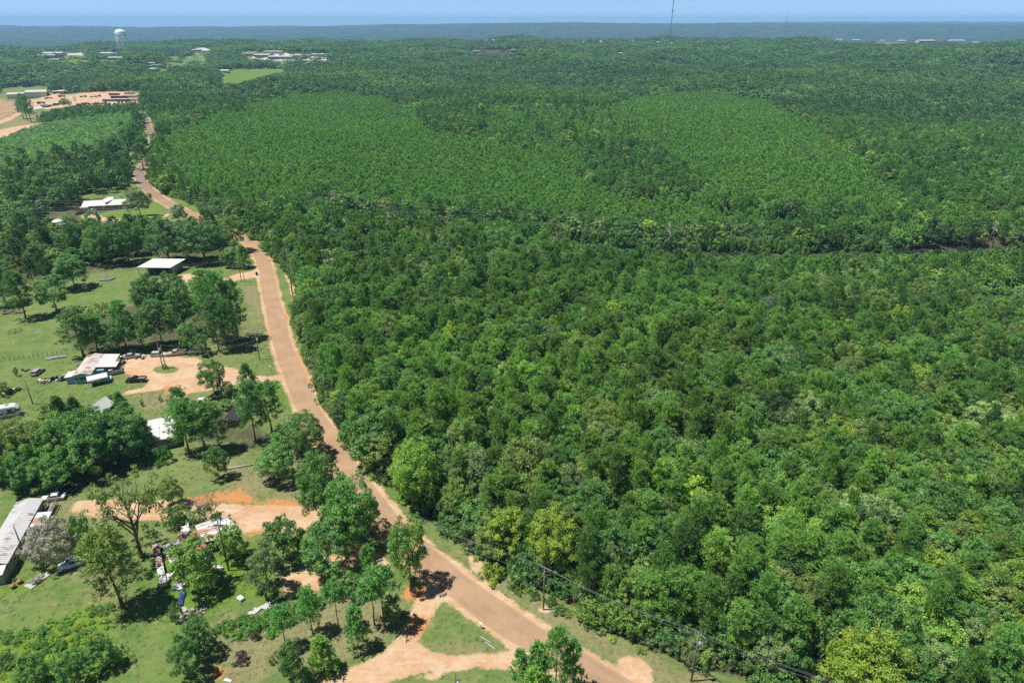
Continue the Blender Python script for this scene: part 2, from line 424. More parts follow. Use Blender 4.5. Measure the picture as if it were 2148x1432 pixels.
masks_def = {
 'road': [FIELD_RED],
 'dirt': [LOT_BLUE, LOT_MID, LANE_LOW, LANE_TOP, PAD_R, PATCH_SAND, LANE_FAR1, LANE_FAR2, YARD_TRUCK, LANE_HOUSE,
   P((588,1215),(640,1190),(690,1165),(745,1140),(800,1165),(830,1195),(790,1205),(755,1185),(720,1230),(640,1242),(598,1258)),
   P((1815,1062),(1840,1060),(1850,1080),(1835,1100),(1815,1095)), P((700,920),(718,930),(735,965),(722,950)),
   P((985,1165),(1030,1195),(1045,1225),(1020,1225),(990,1190)), P((850,1415),(930,1412),(900,1425)),
   P((655,785),(668,800),(655,812),(645,795)), P((430,570),(455,585),(445,592),(330,592),(330,582)),
   P((180,1060),(230,1045),(300,1050),(330,1075),(240,1085)),P((1148,1282),(1132,1280),(1130,1276),(1150,1273))],
 'clay': [P((398,1046),(420,1036),(470,1036),(505,1026),(505,1036),(545,1048),(610,1052),(650,1058),(600,1062),(530,1058),(470,1050),(420,1052)),
   P((448,1399),(466,1396),(472,1408),(462,1421),(444,1420)), P((838,1250),(850,1228),(890,1222),(884,1250),(850,1264)),
   P((640,700),(650,720),(638,724),(630,706)), P((572,560),(580,600),(585,640),(578,610),(570,575)), P((640,790),(655,795),(650,815),(640,800)),
   P((345,812),(372,808),(375,820),(350,824)), P((0,1204),(22,1206),(26,1212),(0,1216)), P((900,1300),(880,1345),(858,1330),(870,1290)),
   P((740,1135),(760,1140),(750,1160),(735,1160)), P((545,1112),(520,1122),(580,1112),(575,1104))],
 'dry': [P((600,1250),(760,1180),(870,1250),(840,1320),(780,1370),(640,1420),(520,1432),(560,1330)), P((480,1290),(560,1290),(620,1400),(480,1440),(440,1380)),
   P((1060,1200),(1200,1290),(1330,1345),(1500,1420),(1600,1500),(1400,1500),(1330,1440),(1200,1340),(1060,1240)), P((430,975),(640,960),(650,1050),(500,1030)),
   P((150,1180),(240,1190),(260,1280),(200,1270)), P((290,820),(370,810),(380,850),(290,870)),
   P((120,1050),(230,1045),(260,1090),(150,1100)), P((880,1345),(960,1340),(1060,1360),(960,1376)), P((1840,1310),(1900,1330),(1910,1400),(1850,1380)),
   P((505,600),(550,600),(570,740),(530,690)), P((0,250),(120,235),(90,262),(0,300)), P((1220,1290),(1260,1310),(1250,1330),(1210,1310))],
 'lush': [P((0,1350),(60,1330),(130,1300),(235,1260),(240,1310),(200,1440),(0,1460)), P((540,590),(560,640),(585,740),(570,760),(545,700)), P((300,480),(330,460),(345,430),(320,425),(200,455)),
   P((580,800),(600,802),(640,870),(620,880),(575,830)), P((0,1210),(60,1205),(120,1200),(70,1230),(0,1250)), P((320,1180),(560,1150),(560,1250),(380,1300),(330,1260)),
   P((520,490),(540,510),(560,535),(550,530)), P((455,150),(500,147),(600,143),(600,150),(560,170),(500,178),(455,175)), P((330,380),(350,395),(420,440),(460,464),(400,440)),
   P((130,128),(250,128),(250,140),(140,142)), P((95,118),(180,112),(180,130),(100,135)), P((350,122),(420,118),(430,135),(360,138)), P((745,588),(775,588),(775,610),(750,612)),
   P((700,950),(760,1020),(740,1000)), P((350,1180),(480,1190),(520,1230),(380,1240)), P((300,250),(318,300),(313,310),(296,256))],
 'pale': [P((80,112),(150,108),(180,112),(180,116),(80,118)), P((210,112),(262,112),(262,124),(210,124)), P((530,118),(620,118),(686,120),(686,127),(600,128),(530,124)),
   P((1740,80),(1860,82),(2060,80),(2060,92),(1860,93),(1740,86)),
   P((60,226),(130,212),(130,217),(66,231)), P((350,100),(440,104),(440,110),(350,108)), P((748,560),(776,560),(776,588),(748,586))],
}
def lowf0(x, y): return (np.sin(x / 7.0 + 1) * np.cos(y / 8.5) + .6 * np.sin((x + y) / 3.7) + .4 * np.sin((x - 1.4 * y) / 11.0)) / 1.6
SOFT_K = {'road': 1.0, 'dirt': 1.2, 'clay': 2.2, 'dry': 4.5, 'lush': 4.5, 'pale': 1.0}
def area_masks(x, y):
    """every ground mask at the points x, y"""
    M = {}
    d = np.hypot(x, y)
    soft = 1.1 + .0022 * d
    for k, L in masks_def.items():
        v = np.zeros(x.shape)
        for Q in L:
            v = np.maximum(v, smooth(-1, 1, sdist(x, y, Q) / (soft * SOFT_K[k])))
        M[k] = v
    near = (np.hypot(x, y) < 1300) & (x > -520) & (x < 260) & (y > 40)
    rd = np.full(x.shape, 99.0)
    rdc = road_dist_coarse(x, y); mm = near & (rdc < 40)
    rd[mm] = seg_dist(x[mm], y[mm], ROAD[::3])
    M['rd'] = rd
    M['dirt'] = np.maximum(M['dirt'], .78 * (1 - smooth(2.9, 5.6, rd)))
    M['clay'] = np.maximum(M['clay'], .62 * (1 - smooth(2.8, 5.4, rd)) * smooth(.0, .5, lowf0(x, y)))
    isl = smooth(-.6, .9, sdist(x, y, ISLAND))
    M['dirt'] = M['dirt'] * (1 - isl); M['clay'] = M['clay'] * (1 - isl)
    M['wear'] = np.zeros(x.shape); M['grey'] = np.zeros(x.shape)
    M['litter'] = smooth(-2, 3, forest_sd(x, y)) * 1.0
    for z in LITTER_PX: M['litter'] = np.maximum(M['litter'], .6 * smooth(-7, 7, sdist(x, y, z)))
    M['litter'] = M['litter'] * (1 - M['lush']) * (1 - M['dirt'])
    M['far'] = smooth(2600, 3600, d)
    return M

FOREST_EDGE_PX = [(327,262),(336,300),(342,330),(328,352),(322,372),(338,390),(372,408),(422,428),(468,452),(545,500),(578,530),(604,556),(640,585),(650,640),(652,680),(660,720),
 (672,760),(695,800),(718,850),(738,890),(762,935),(800,990),(845,1040),(880,1075),(925,1112),(975,1150),(1020,1180),(1062,1205),(1105,1232),(1180,1265),(1240,1300),(1330,1348),
 (1400,1375),(1500,1412),(1620,1470)]
_fe = np.array([flat_at(*p) for p in FOREST_EDGE_PX])
FOREST = np.vstack([[[-330, 1100]], [[-405, 850]], _fe, [[160, 30], [3500, 30], [3500, 4000], [-330, 4000]]])
def forest_sd(x, y):
    d = seg_dist(x, y, np.vstack([FOREST[1:2], _fe, [[160, 30]]])[::2])
    return np.where(inside(x, y, FOREST), d, -d)
LITTER_PX = [P((0,900),(150,850),(330,900),(330,990),(200,1020),(0,1040)), P((110,690),(250,640),(380,620),(520,640),(530,720),(330,735),(140,745)), P((0,440),(230,410),(300,480),(500,500),(480,560),(250,570),(60,600),(0,600)),
   P((380,870),(500,850),(600,900),(560,960),(380,945)), P((620,1060),(800,1040),(830,1130),(640,1180)), P((60,1130),(200,1150),(200,1210),(70,1200))]

def build_ground():
    az = np.r_[np.linspace(-180, -56, 34)[:-1], np.arange(-56, 56.01, .25), np.linspace(56, 180, 34)[1:]]
    az = R(1) * az[:-1]
    r = [10., 25., 40.]
    while r[-1] < 17500: r.append(r[-1] + (max(.85, r[-1] * .0032) if r[-1] < 900 else r[-1] * .009 if r[-1] < 16000 else r[-1] * .03))
    r = np.array(r)
    A, Rr = np.meshgrid(az, r, indexing='ij')
    X = Rr * np.sin(A); Y = Rr * np.cos(A)
    x, y = X.ravel(), Y.ravel()
    z = hgt(x, y)
    M = area_masks(x, y)
    # far crowns roughen the skyline ridges
    z = z + M['far'] * (rng.random(len(x)) * 7) * smooth(3000, 3600, np.hypot(x, y))
    na, nr = A.shape
    idx = np.arange(na * nr).reshape(na, nr)
    a0 = idx; a1 = np.roll(idx, -1, axis=0)
    q = np.stack([a0[:, :-1], a0[:, 1:], a1[:, 1:], a1[:, :-1]], -1).reshape(-1, 4)[:, ::-1]
    verts = np.c_[x, y, z]
    at_ = {k: ('POINT', M[k]) for k in ('lush', 'dry', 'litter', 'dirt', 'clay', 'road', 'wear', 'grey', 'pale', 'far')}
    me = np_mesh('ground', verts, q, [EARTH], None, at_, True)
    o = link(bpy.data.objects.new('ground', me)); tag(o, kind='structure')
    # small disc under the camera closes the sheet
    mb = MB(); mb.bm.faces.new([mb.bm.verts.new((10.2 * math.sin(t), 10.2 * math.cos(t), -.02)) for t in np.linspace(0, 2 * math.pi, 40)[:-1]])
    c = mb.build('ground_centre', EARTH); tag(c, kind='structure')
build_ground()

def sheet(name, Q, lift=.02, step=.8):
    """a lane or lot: a clipped grid just above the ground, sharing the ground's masks so that its rim frays into the grass"""
    Q = np.asarray(Q)
    gx = np.arange(Q[:, 0].min() - 1, Q[:, 0].max() + 1 + step, step); gy = np.arange(Q[:, 1].min() - 1, Q[:, 1].max() + 1 + step, step)
    GX, GY = np.meshgrid(gx, gy, indexing='ij')
    sd = sdist(GX.ravel(), GY.ravel(), Q).reshape(GX.shape)
    keep = sd > -.2
    idx = np.arange(GX.size).reshape(GX.shape)
    k = keep[:-1, :-1] & keep[1:, :-1] & keep[1:, 1:] & keep[:-1, 1:]
    q = np.stack([idx[:-1, :-1][k], idx[1:, :-1][k], idx[1:, 1:][k], idx[:-1, 1:][k]], -1)
    used, inv = np.unique(q, return_inverse=True)
    x = GX.ravel()[used]; y = GY.ravel()[used]
    M = area_masks(x, y)
    at_ = {n: ('POINT', M[n]) for n in ('lush', 'dry', 'litter', 'dirt', 'clay', 'road', 'wear', 'grey', 'pale', 'far')}
    me = np_mesh(name, np.c_[x, y, hgt(x, y) + lift], inv.reshape(-1, 4), [EARTH], None, at_, True)
    return tag(link(bpy.data.objects.new(name, me)), kind='structure')
for nm, Q in (('dirt_lot', LOT_BLUE), ('dirt_lot', LOT_MID), ('dirt_lane', LANE_LOW), ('dirt_lane', LANE_TOP)):
    sheet(nm, Q)

def build_road():
    C = ROAD
    T = np.gradient(C, axis=0); T /= np.hypot(*T.T)[:, None]
    N = np.c_[-T[:, 1], T[:, 0]]
    offs = np.array([-1, -.93, -.75, -.5, -.3, 0, .3, .5, .75, .93, 1])
    n = len(C)
    jl = np.convolve(rng.normal(0, .35, n + 6), np.ones(7) / 7, 'valid'); jr = np.convolve(rng.normal(0, .35, n + 6), np.ones(7) / 7, 'valid')
    hw = 2.95
    V = []; wear = []; grey = []
    for j, o_ in enumerate(offs):
        s_ = np.where(o_ < 0, hw + jl, hw + jr) * o_
        p = C + N * s_[:, None]
        V.append(np.c_[p, hgt(p[:, 0], p[:, 1]) + .035 + .05 * (1 - o_ * o_)])
        wear.append(np.full(n, 1.0 if abs(o_) > .9 else .55 if abs(o_) in (.3, .5) else 0.1))
        grey.append(smooth(330, 480, C[:, 1]) * .75)
    V = np.stack(V, 1).reshape(-1, 3); m = len(offs)
    idx = np.arange(n * m).reshape(n, m)
    q = np.stack([idx[:-1, :-1], idx[:-1, 1:], idx[1:, 1:], idx[1:, :-1]], -1).reshape(-1, 4)
    z0 = np.zeros(n * m)
    at_ = {k: ('POINT', z0) for k in ('lush', 'dry', 'litter', 'dirt', 'clay', 'pale', 'far')}
    at_['road'] = ('POINT', z0 + 1); at_['wear'] = ('POINT', np.stack(wear, 1).ravel()); at_['grey'] = ('POINT', np.stack(grey, 1).ravel())
    me = np_mesh('road', V, q, [EARTH], None, at_, True)
    tag(link(bpy.data.objects.new('road', me)), kind='structure')
build_road()

# ------------------------------------------------------------------ haze
def build_haze():
    s = NT('haze air')
    v = s.n('ShaderNodeVolumePrincipled'); v.inputs['Color'].default_value = (.34, .64, 1.0, 1)
    v.inputs['Density'].default_value = HAZE_D; v.inputs['Anisotropy'].default_value = 0.0
    s.l(v.outputs[0], s.out.inputs['Volume'])
    zt, zb, S = 180.0, -140.0, 18500.0
    mb = MB(); mb.box((0, 0, (zt + zb) / 2), (2 * S, 2 * S, zt - zb))
    o = mb.build('haze', s.m); tag(o, kind='stuff')
HAZE_D = 8.8e-5
build_haze()

# ------------------------------------------------------------------ trees
def leaf_material(name, trans=.42, rough=.5, spec=.42, blossom=None):
    s = NT(name)
    tint = s.attr('tint', 'INSTANCER').outputs['Vector']
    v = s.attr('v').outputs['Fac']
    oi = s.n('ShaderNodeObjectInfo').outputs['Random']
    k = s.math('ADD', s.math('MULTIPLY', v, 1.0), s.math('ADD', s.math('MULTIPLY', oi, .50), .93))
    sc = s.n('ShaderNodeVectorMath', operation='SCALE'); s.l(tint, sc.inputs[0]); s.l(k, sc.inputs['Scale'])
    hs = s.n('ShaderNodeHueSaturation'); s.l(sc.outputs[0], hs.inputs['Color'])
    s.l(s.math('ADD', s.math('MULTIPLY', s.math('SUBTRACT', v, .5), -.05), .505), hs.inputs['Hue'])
    col = hs.outputs[0]
    if blossom:
        b = s.attr('b').outputs['Fac']
        col = s.mix(b, col, blossom)
    p = s.n('ShaderNodeBsdfPrincipled'); s.l(col, p.inputs['Base Color']); p.inputs['Roughness'].default_value = rough
    p.inputs['Specular IOR Level'].default_value = spec
    t = s.n('ShaderNodeBsdfTranslucent')
    tc = s.mix(.35, col, (.35, .5, .05), 'MULTIPLY')
    s.l(s.mix(.5, col, tc), t.inputs[0])
    mx = s.n('ShaderNodeMixShader'); mx.inputs[0].default_value = trans
    s.l(p.outputs[0], mx.inputs[1]); s.l(t.outputs[0], mx.inputs[2]); s.l(mx.outputs[0], s.out.inputs[0])
    return s.m
LEAF = leaf_material('foliage')
LEAF_BLOSSOM = leaf_material('blossoming foliage', blossom=(.74, .62, .67))
BARK = paint('bark', (.17, .125, .09), .9, .1, dirt=.5, dirt_col=(.07, .05, .035), scale=2)
BARK_GREY = paint('grey bark', (.34, .31, .28), .9, .1, dirt=.4, dirt_col=(.15, .13, .11), scale=2)

def unit(v): return v / np.maximum(np.linalg.norm(v, axis=-1, keepdims=True), 1e-9)
def leaf_tris(c, n, L, W, g):
    """triangles at c with facing n, length L, half-width W"""
    k = len(c)
    a = unit(np.cross(n, g.normal(size=(k, 3)))); b = np.cross(n, a)
    L = np.broadcast_to(L, (k,))[:, None]; W = np.broadcast_to(W, (k,))[:, None]
    return np.stack([c + a * L * .6, c - a * L * .4 + b * W, c - a * L * .4 - b * W], 1)

def pine_leaves(g, h, r, cb, nb, ntuft, nl, L, W, tr=.5, conic=.0):
    """pine: whorls of upswept branches carrying rounded tufts of needles"""
    T, V = [], []
    for i in range(nb):
        t = (i + g.random()) / nb
        t = t ** .85
        env = r * ((1 - conic) * math.sqrt(max(0, 1 - t ** 2.4)) + conic * (1 - t)) * g.uniform(.62, 1.12) + .25
        az = i * 2.399 + g.normal() * .5
        z0 = h * (cb + (1 - cb) * t) * .97
        rise = (.1 + .55 * t) * env * g.uniform(.5, 1.3)
        for k in range(ntuft):
            s = (.38 + .62 * (k + g.random()) / ntuft)
            side = g.normal() * .22 * env
            c = np.array([math.cos(az) * env * s - math.sin(az) * side, math.sin(az) * env * s + math.cos(az) * side, z0 + rise * s * s + g.normal() * .12])
            d = unit(g.normal(size=(nl, 3)) + np.array([math.cos(az) * .5, math.sin(az) * .5, .75]))
            q = g.random(nl)[:, None] ** .5
            pos = c + d * tr * q * g.uniform(.8, 1.25)
            # needles lie along d: a thin triangle with its long axis on d
            b = unit(np.cross(d, g.normal(size=(nl, 3))))
            Lr = L * g.uniform(.7, 1.3, (nl, 1))
            T.append(np.stack([pos + d * Lr * .6, pos - d * Lr * .4 + b * W, pos - d * Lr * .4 - b * W], 1))
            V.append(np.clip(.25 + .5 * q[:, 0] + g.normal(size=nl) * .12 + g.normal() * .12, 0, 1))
    return np.concatenate(T), np.concatenate(V)

def broad_leaves(g, h, r, cb, ncl, nl, L, lump=.25, cr=.95, flat=1.0, gaps=0.0):
    """broadleaf: leaf clumps spread over an uneven dome, each clump a little shell of leaves"""
    T, V = [], []
    zc = h * (cb + (1 - cb) * .42); rz_up = h - zc - cr * .3; rz_dn = zc - h * cb
    ph = g.random(6) * 6.28
    i = 0
    while i < ncl:
        d = unit(g.normal(size=3))
        if d[2] < -.75: continue
        a = math.atan2(d[1], d[0])
        f = 1 + lump * (math.sin(2 * a + ph[0] + d[2] * 2) * .6 + math.sin(5 * a + ph[1] + 3 * d[2]) * .4 + g.normal() * .35)
        if gaps and math.sin(3 * a + ph[2]) * math.sin(4 * d[2] + ph[3]) > 1 - gaps: i += 1; continue
        s = g.uniform(.55, 1.0) if g.random() < .45 else g.uniform(.86, 1.02)
        c = np.array([d[0] * r * f * s, d[1] * r * f * s, zc + d[2] * (rz_up if d[2] > 0 else rz_dn) * (f * s if d[2] < 0 else s * (1 + (f - 1) * .6)) * flat])
        rr = cr * g.uniform(.65, 1.25)
        o = unit(g.normal(size=(nl, 3)) + np.array([d[0] * .7, d[1] * .7, .55 + d[2] * .3]))
        q = g.uniform(.55, 1.08, nl)
        pos = c + o * (rr * q)[:, None] * np.array([1, 1, .72])
        nn = unit(o + g.normal(size=(nl, 3)) * .55 + np.array([0, 0, .35]))
        T.append(leaf_tris(pos, nn, L * g.uniform(.7, 1.3, nl), L * .42, g))
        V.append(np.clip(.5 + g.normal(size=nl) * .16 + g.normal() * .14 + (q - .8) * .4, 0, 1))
        i += 1
    return np.concatenate(T), np.concatenate(V)

def tube_arrays(pts, radii, n=5):
    pts = np.asarray(pts, float); V = []; Fc = []
    for i, p in enumerate(pts):
        t = unit((pts[min(i + 1, len(pts) - 1)] - pts[max(i - 1, 0)])[None])[0]
        ref = np.array([0, 0, 1.]) if abs(t[2]) < .9 else np.array([1., 0, 0])
        u = unit(np.cross(t, ref)[None])[0]; v = np.cross(t, u)
        for k in range(n):
            a = 2 * math.pi * k / n
            V.append(p + (u * math.cos(a) + v * math.sin(a)) * radii[i])
    for i in range(len(pts) - 1):
        for k in range(n):
            a, b, c, d = i * n + k, i * n + (k + 1) % n, (i + 1) * n + (k + 1) % n, (i + 1) * n + k
            Fc += [(a, b, c), (a, c, d)]
    return np.array(V), np.array(Fc)

def wood(g, h, r, cb, kind, rad=None, nlimb=10):
    """trunk with limbs; returns verts, tris"""
    rad = rad or h * .016 + .04
    lean = g.normal(size=2) * .02 * h
    top = h * (.93 if kind == 'pine' else .62)
    tp = [np.array([lean[0] * t * t, lean[1] * t * t, -.25 + t * (top + .25)]) + np.r_[g.normal(size=2) * .03 * rad * 8 * (0 < t < 1), 0] for t in np.linspace(0, 1, 6)]
    parts = [tube_arrays(tp, [rad * (1.35 if t == 0 else 1 - .85 * t) for t in np.linspace(0, 1, 6)], 6)]
    for i in range(nlimb):
        t = (i + g.random()) / nlimb
        if kind == 'pine':
            z = h * (cb * .9 + (1 - cb) * t * .95); env = r * math.sqrt(max(0.02, 1 - t ** 2.2)) * .9; rise = (.1 + .5 * t) * env
        else:
            z = h * (max(.12, cb * .7) + .38 * t); env = r * g.uniform(.6, .9) * (1 - .35 * t); rise = (h - z) * g.uniform(.35, .75)
        az = i * 2.4 + g.normal() * .4
        b = np.array([lean[0] * (z / h) ** 2, lean[1] * (z / h) ** 2, z])
        e = b + np.array([math.cos(az) * env, math.sin(az) * env, rise])
        m = (b + e) / 2 + np.array([0, 0, -.06 * env if kind == 'pine' else .1 * env]) + g.normal(size=3) * .06 * env
        r0 = rad * (.34 if kind == 'pine' else .55) * (1 - .6 * t)
        parts.append(tube_arrays([b, m, e], [r0, r0 * .6, r0 * .18], 4))
        if kind != 'pine':
            for s_ in (-1, 1):
                e2 = m + np.array([math.cos(az + s_ * .8) * env * .5, math.sin(az + s_ * .8) * env * .5, rise * .6])
                parts.append(tube_arrays([m, e2], [r0 * .5, r0 * .12], 3))
    V = []; Fc = []; o = 0
    for a, b in parts: V.append(a); Fc.append(b + o); o += len(a)
    return np.concatenate(V), np.concatenate(Fc)

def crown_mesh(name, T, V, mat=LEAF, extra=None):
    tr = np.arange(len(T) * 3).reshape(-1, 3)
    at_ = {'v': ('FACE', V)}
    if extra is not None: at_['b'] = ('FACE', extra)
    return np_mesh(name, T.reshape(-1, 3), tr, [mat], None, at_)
def wood_mesh(name, W, mat=BARK): return np_mesh(name, W[0], W[1], [mat], None, None, True)
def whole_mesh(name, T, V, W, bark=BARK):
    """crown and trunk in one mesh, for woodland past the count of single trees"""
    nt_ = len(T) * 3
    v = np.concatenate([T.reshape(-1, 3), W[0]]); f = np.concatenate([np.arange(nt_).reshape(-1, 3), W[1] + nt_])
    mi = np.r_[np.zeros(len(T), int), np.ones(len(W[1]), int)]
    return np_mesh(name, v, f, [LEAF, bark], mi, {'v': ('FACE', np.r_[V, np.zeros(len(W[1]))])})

# kinds: name -> list of variants (crown mesh, trunk mesh, height, radius)
KIT = {}
def kit(kind, n, h, r, gen, wd, mat=LEAF, bark=BARK, seed=0, blossom=0.0):
    L = []
    for i in range(n):
        g = np.random.default_rng(seed + i * 17 + 3)
        hh = h * g.uniform(.93, 1.07); rr = r * g.uniform(.9, 1.12)
        T, V = gen(g, hh, rr); W = wd(g, hh, rr)
        ex = None
        if blossom: ex = ((V > .45) & (g.random(len(V)) < blossom)).astype(float)
        he = float(np.percentile(T[:, :, 2], 99.7)); re = float(np.percentile(np.hypot(T[:, :, 0], T[:, :, 1]), 96))
        L.append((crown_mesh(kind + '_crown', T, V, mat, ex), wood_mesh(kind + '_trunk', W, bark), he, re, (T, V, W)))
    KIT[kind] = L
kit('pine_tree', 5, 13.5, 2.75, lambda g, h, r: pine_leaves(g, h, r, .27, 66, 4, 23, .46, .07, .5), lambda g, h, r: wood(g, h, r, .28, 'pine', .17, 12), seed=11)
kit('tall_pine', 4, 16, 2.9, lambda g, h, r: pine_leaves(g, h, r, .30, 66, 5, 20, .46, .08, .54), lambda g, h, r: wood(g, h, r, .45, 'pine', .2, 14), seed=111)
kit('young_pine', 4, 7.5, 1.75, lambda g, h, r: pine_leaves(g, h, r, .12, 46, 3, 12, .5, .085, .36, .65), lambda g, h, r: wood(g, h, r, .15, 'pine', .09, 6), seed=31)
kit('broadleaf_tree', 5, 11.5, 3.3, lambda g, h, r: broad_leaves(g, h, r, .2, 105, 78, .31, .24, .92), lambda g, h, r: wood(g, h, r, .2, 'broad', .19, 8), seed=51)
kit('wide_tree', 4, 12, 5.2, lambda g, h, r: broad_leaves(g, h, r, .16, 230, 74, .32, .24, 1.0), lambda g, h, r: wood(g, h, r, .16, 'broad', .34, 10), seed=71)
kit('airy_tree', 2, 13, 6.2, lambda g, h, r: broad_leaves(g, h, r, .34, 105, 40, .36, .34, .95, 1.0, .5), lambda g, h, r: wood(g, h, r, .34, 'broad', .42, 14), seed=81)
kit('crape_myrtle', 1, 8, 5.6, lambda g, h, r: broad_leaves(g, h, r, .08, 210, 60, .30, .16, .85), lambda g, h, r: wood(g, h, r, .1, 'broad', .2, 9), LEAF_BLOSSOM, BARK_GREY, 91, .75)
kit('small_tree', 3, 6.5, 2.3, lambda g, h, r: broad_leaves(g, h, r, .1, 70, 66, .26, .24, .68), lambda g, h, r: wood(g, h, r, .12, 'broad', .11, 6), seed=61)
kit('lollipop_pine', 2, 9.5, 1.6, lambda g, h, r: pine_leaves(g, h, r, .62, 40, 3, 16, .42, .075, .45), lambda g, h, r: wood(g, h, r, .62, 'pine', .11, 7), seed=131)
kit('conical_tree', 2, 8.5, 2.6, lambda g, h, r: pine_leaves(g, h, r, .05, 84, 4, 14, .42, .08, .38, .8), lambda g, h, r: wood(g, h, r, .08, 'pine', .14, 9), seed=141)
kit('bush', 4, 2.0, 1.5, lambda g, h, r: broad_leaves(g, h, r, .0, 28, 44, .22, .3, .52), lambda g, h, r: wood(g, h, r, .05, 'broad', .04, 4), seed=151)
kit('bare_tree', 2, 9, 2.6, lambda g, h, r: broad_leaves(g, h, r, .3, 12, 14, .3, .4, .8), lambda g, h, r: wood(g, h, r, .25, 'broad', .13, 22), bark=BARK_GREY, seed=161)

G_PINE = (.084, .200, .045); G_PINE_Y = (.135, .242, .042); G_PINE_D = (.062, .128, .032)
G_YOUNG = (.108, .250, .044); G_BROAD = (.092, .196, .045); G_LIME = (.152, .252, .042); G_YEL = (.200, .285, .036)
G_OLIVE = (.155, .215, .050); G_GREY = (.165, .230, .082); G_DEEP = (.055, .105, .034)

def single_tree(name, kind, x, y, s=1.0, sz=None, rz=0, tint=G_BROAD, label=None, cat='tree', group=None, var=None, z=None):
    L = KIT[kind]; cm, wm = L[(var if var is not None else random.randrange(len(L))) % len(L)][:2]
    z = float(hgt(x, y)) if z is None else z
    e = empty(name, (x, y, z), rz, label, cat, group, (s, s, sz if sz else s))
    c = bpy.data.objects.new('crown', cm); link(c, e); c['tint'] = tint
    t = bpy.data.objects.new('trunk', wm); link(t, e)
    return e

# ---- scattering
OPEN_PX = [  # openings in the far woods, as they show from the air: no tree may stand in or in front of them
 [(95,112),(180,108),(185,128),(130,134),(90,125)], [(205,110),(262,110),(262,126),(205,126)], [(345,120),(430,116),(440,134),(355,138)],
 [(500,108),(560,108),(620,112),(688,114),(690,127),(600,129),(518,124)], [(458,149),(500,146),(590,143),(600,149),(560,158),(505,172),(462,172)],
 [(980,106),(1090,104),(1090,112),(1080,121),(985,122)], [(1745,80),(1870,80),(2055,80),(2055,91),(1860,92),(1745,86)], [(400,99),(445,101),(445,110),(400,110)],
 [(305,132),(355,136),(352,150),(305,148)], [(0,208),(60,212),(100,198),(290,190),(300,210),(290,222),(150,228),(110,240),(70,268),(0,300)],
 [(0,185),(100,182),(110,200),(0,206)]]
FAR_HOUSE_PX = [(728,127),(860,107),(1020,86),(1035,87),(1225,91),(1260,90),(1320,87),(1328,88),(1380,91),(1408,93),(1275,118),(1303,115),(1306,138),(1318,139),(1461,92),(1515,110),(395,187),(668,184),(470,152),(1585,131),(1640,132),(345,125),(300,120),(1100,118),(1395,160)]
OPEN_PX += [[(a_ - 5, b_ - 3.5), (a_ + 5, b_ - 3.5), (a_ + 5, b_ + .5), (a_ - 5, b_ + .5)] for a_, b_ in FAR_HOUSE_PX]
OPEN_PX = [np.array(q, float) for q in OPEN_PX]
ROADHOLE = None
def drop_open(x, y, h, r, polys):
    z = hgt(x, y); bad = np.zeros(len(x), bool)
    for f in (0.0, .35, .7, .95):
        px, py, dep = proj(x, y, z + h * f)
        for q in polys:
            bad |= inside(px, py, q)
    return bad
def zone(px, py, q): return inside(px, py, np.array(q, float))
POWER = [at(100,492), at(705,474), at(1397,543), at(2068,540), at(2900,560)]
POWER_L = np.array([(p.x, p.y) for p in POWER])
BUILD_KEEP = []      # (polygon in world metres) kept free of scattered trees
def jitter_grid(x0, x1, y0, y1, s):
    gx = np.arange(x0, x1, s); gy = np.arange(y0, y1, s)
    X, Y = np.meshgrid(gx, gy, indexing='ij'); X = X.ravel(); Y = Y.ravel()
    return X + rng.uniform(-.42, .42, len(X)) * s, Y + rng.uniform(-.42, .42, len(X)) * s
def in_view(x, y, pad=.06):
    px, py, d = proj(x, y, hgt(x, y) + 5)
    return (px > -2148 * pad) & (px < 2148 * (1 + pad)) & (py < 1432 * (1 + pad * 1.2)) & (y > 20)
def lowf(x, y, s, ph):
    return (np.sin(x / s + ph) * np.cos(y / s * 1.2 + ph * 2) + .6 * np.sin((x + y) / s * 2.1 + ph * 3) + .4 * np.sin((x - 1.4 * y) / s * 3.3)) / 2
PLANT = [[(1110,500),(1250,508),(1400,520),(1600,525),(2000,535),(2148,560),(2148,590),(1850,600),(1600,612),(1400,600),(1250,585),(1150,560)],
 [(335,305),(420,262),(560,215),(700,195),(820,215),(900,250),(1000,300),(1110,330),(1215,345),(1250,400),(1300,440),(1430,425),(1500,460),(1700,480),(1900,500),(1600,508),(1400,505),(1100,490),(900,465),(700,440),(520,455),(400,405),(350,360)],
 [(1285,235),(1330,205),(1480,195),(1600,215),(1700,270),(1790,330),(1870,400),(1900,470),(1700,470),(1550,440),(1450,400),(1330,320)]]
DEEPZ = [[(1225,350),(1330,330),(1400,345),(1430,400),(1330,425),(1250,405)], [(880,255),(960,245),(1020,285),(980,300),(900,285)], [(620,520),(900,470),(1110,480),(1110,560),(980,600),(800,560),(650,600)]]
HALF = [(930,235),(1285,228),(1350,330),(1215,350),(1110,335),(1000,300)]

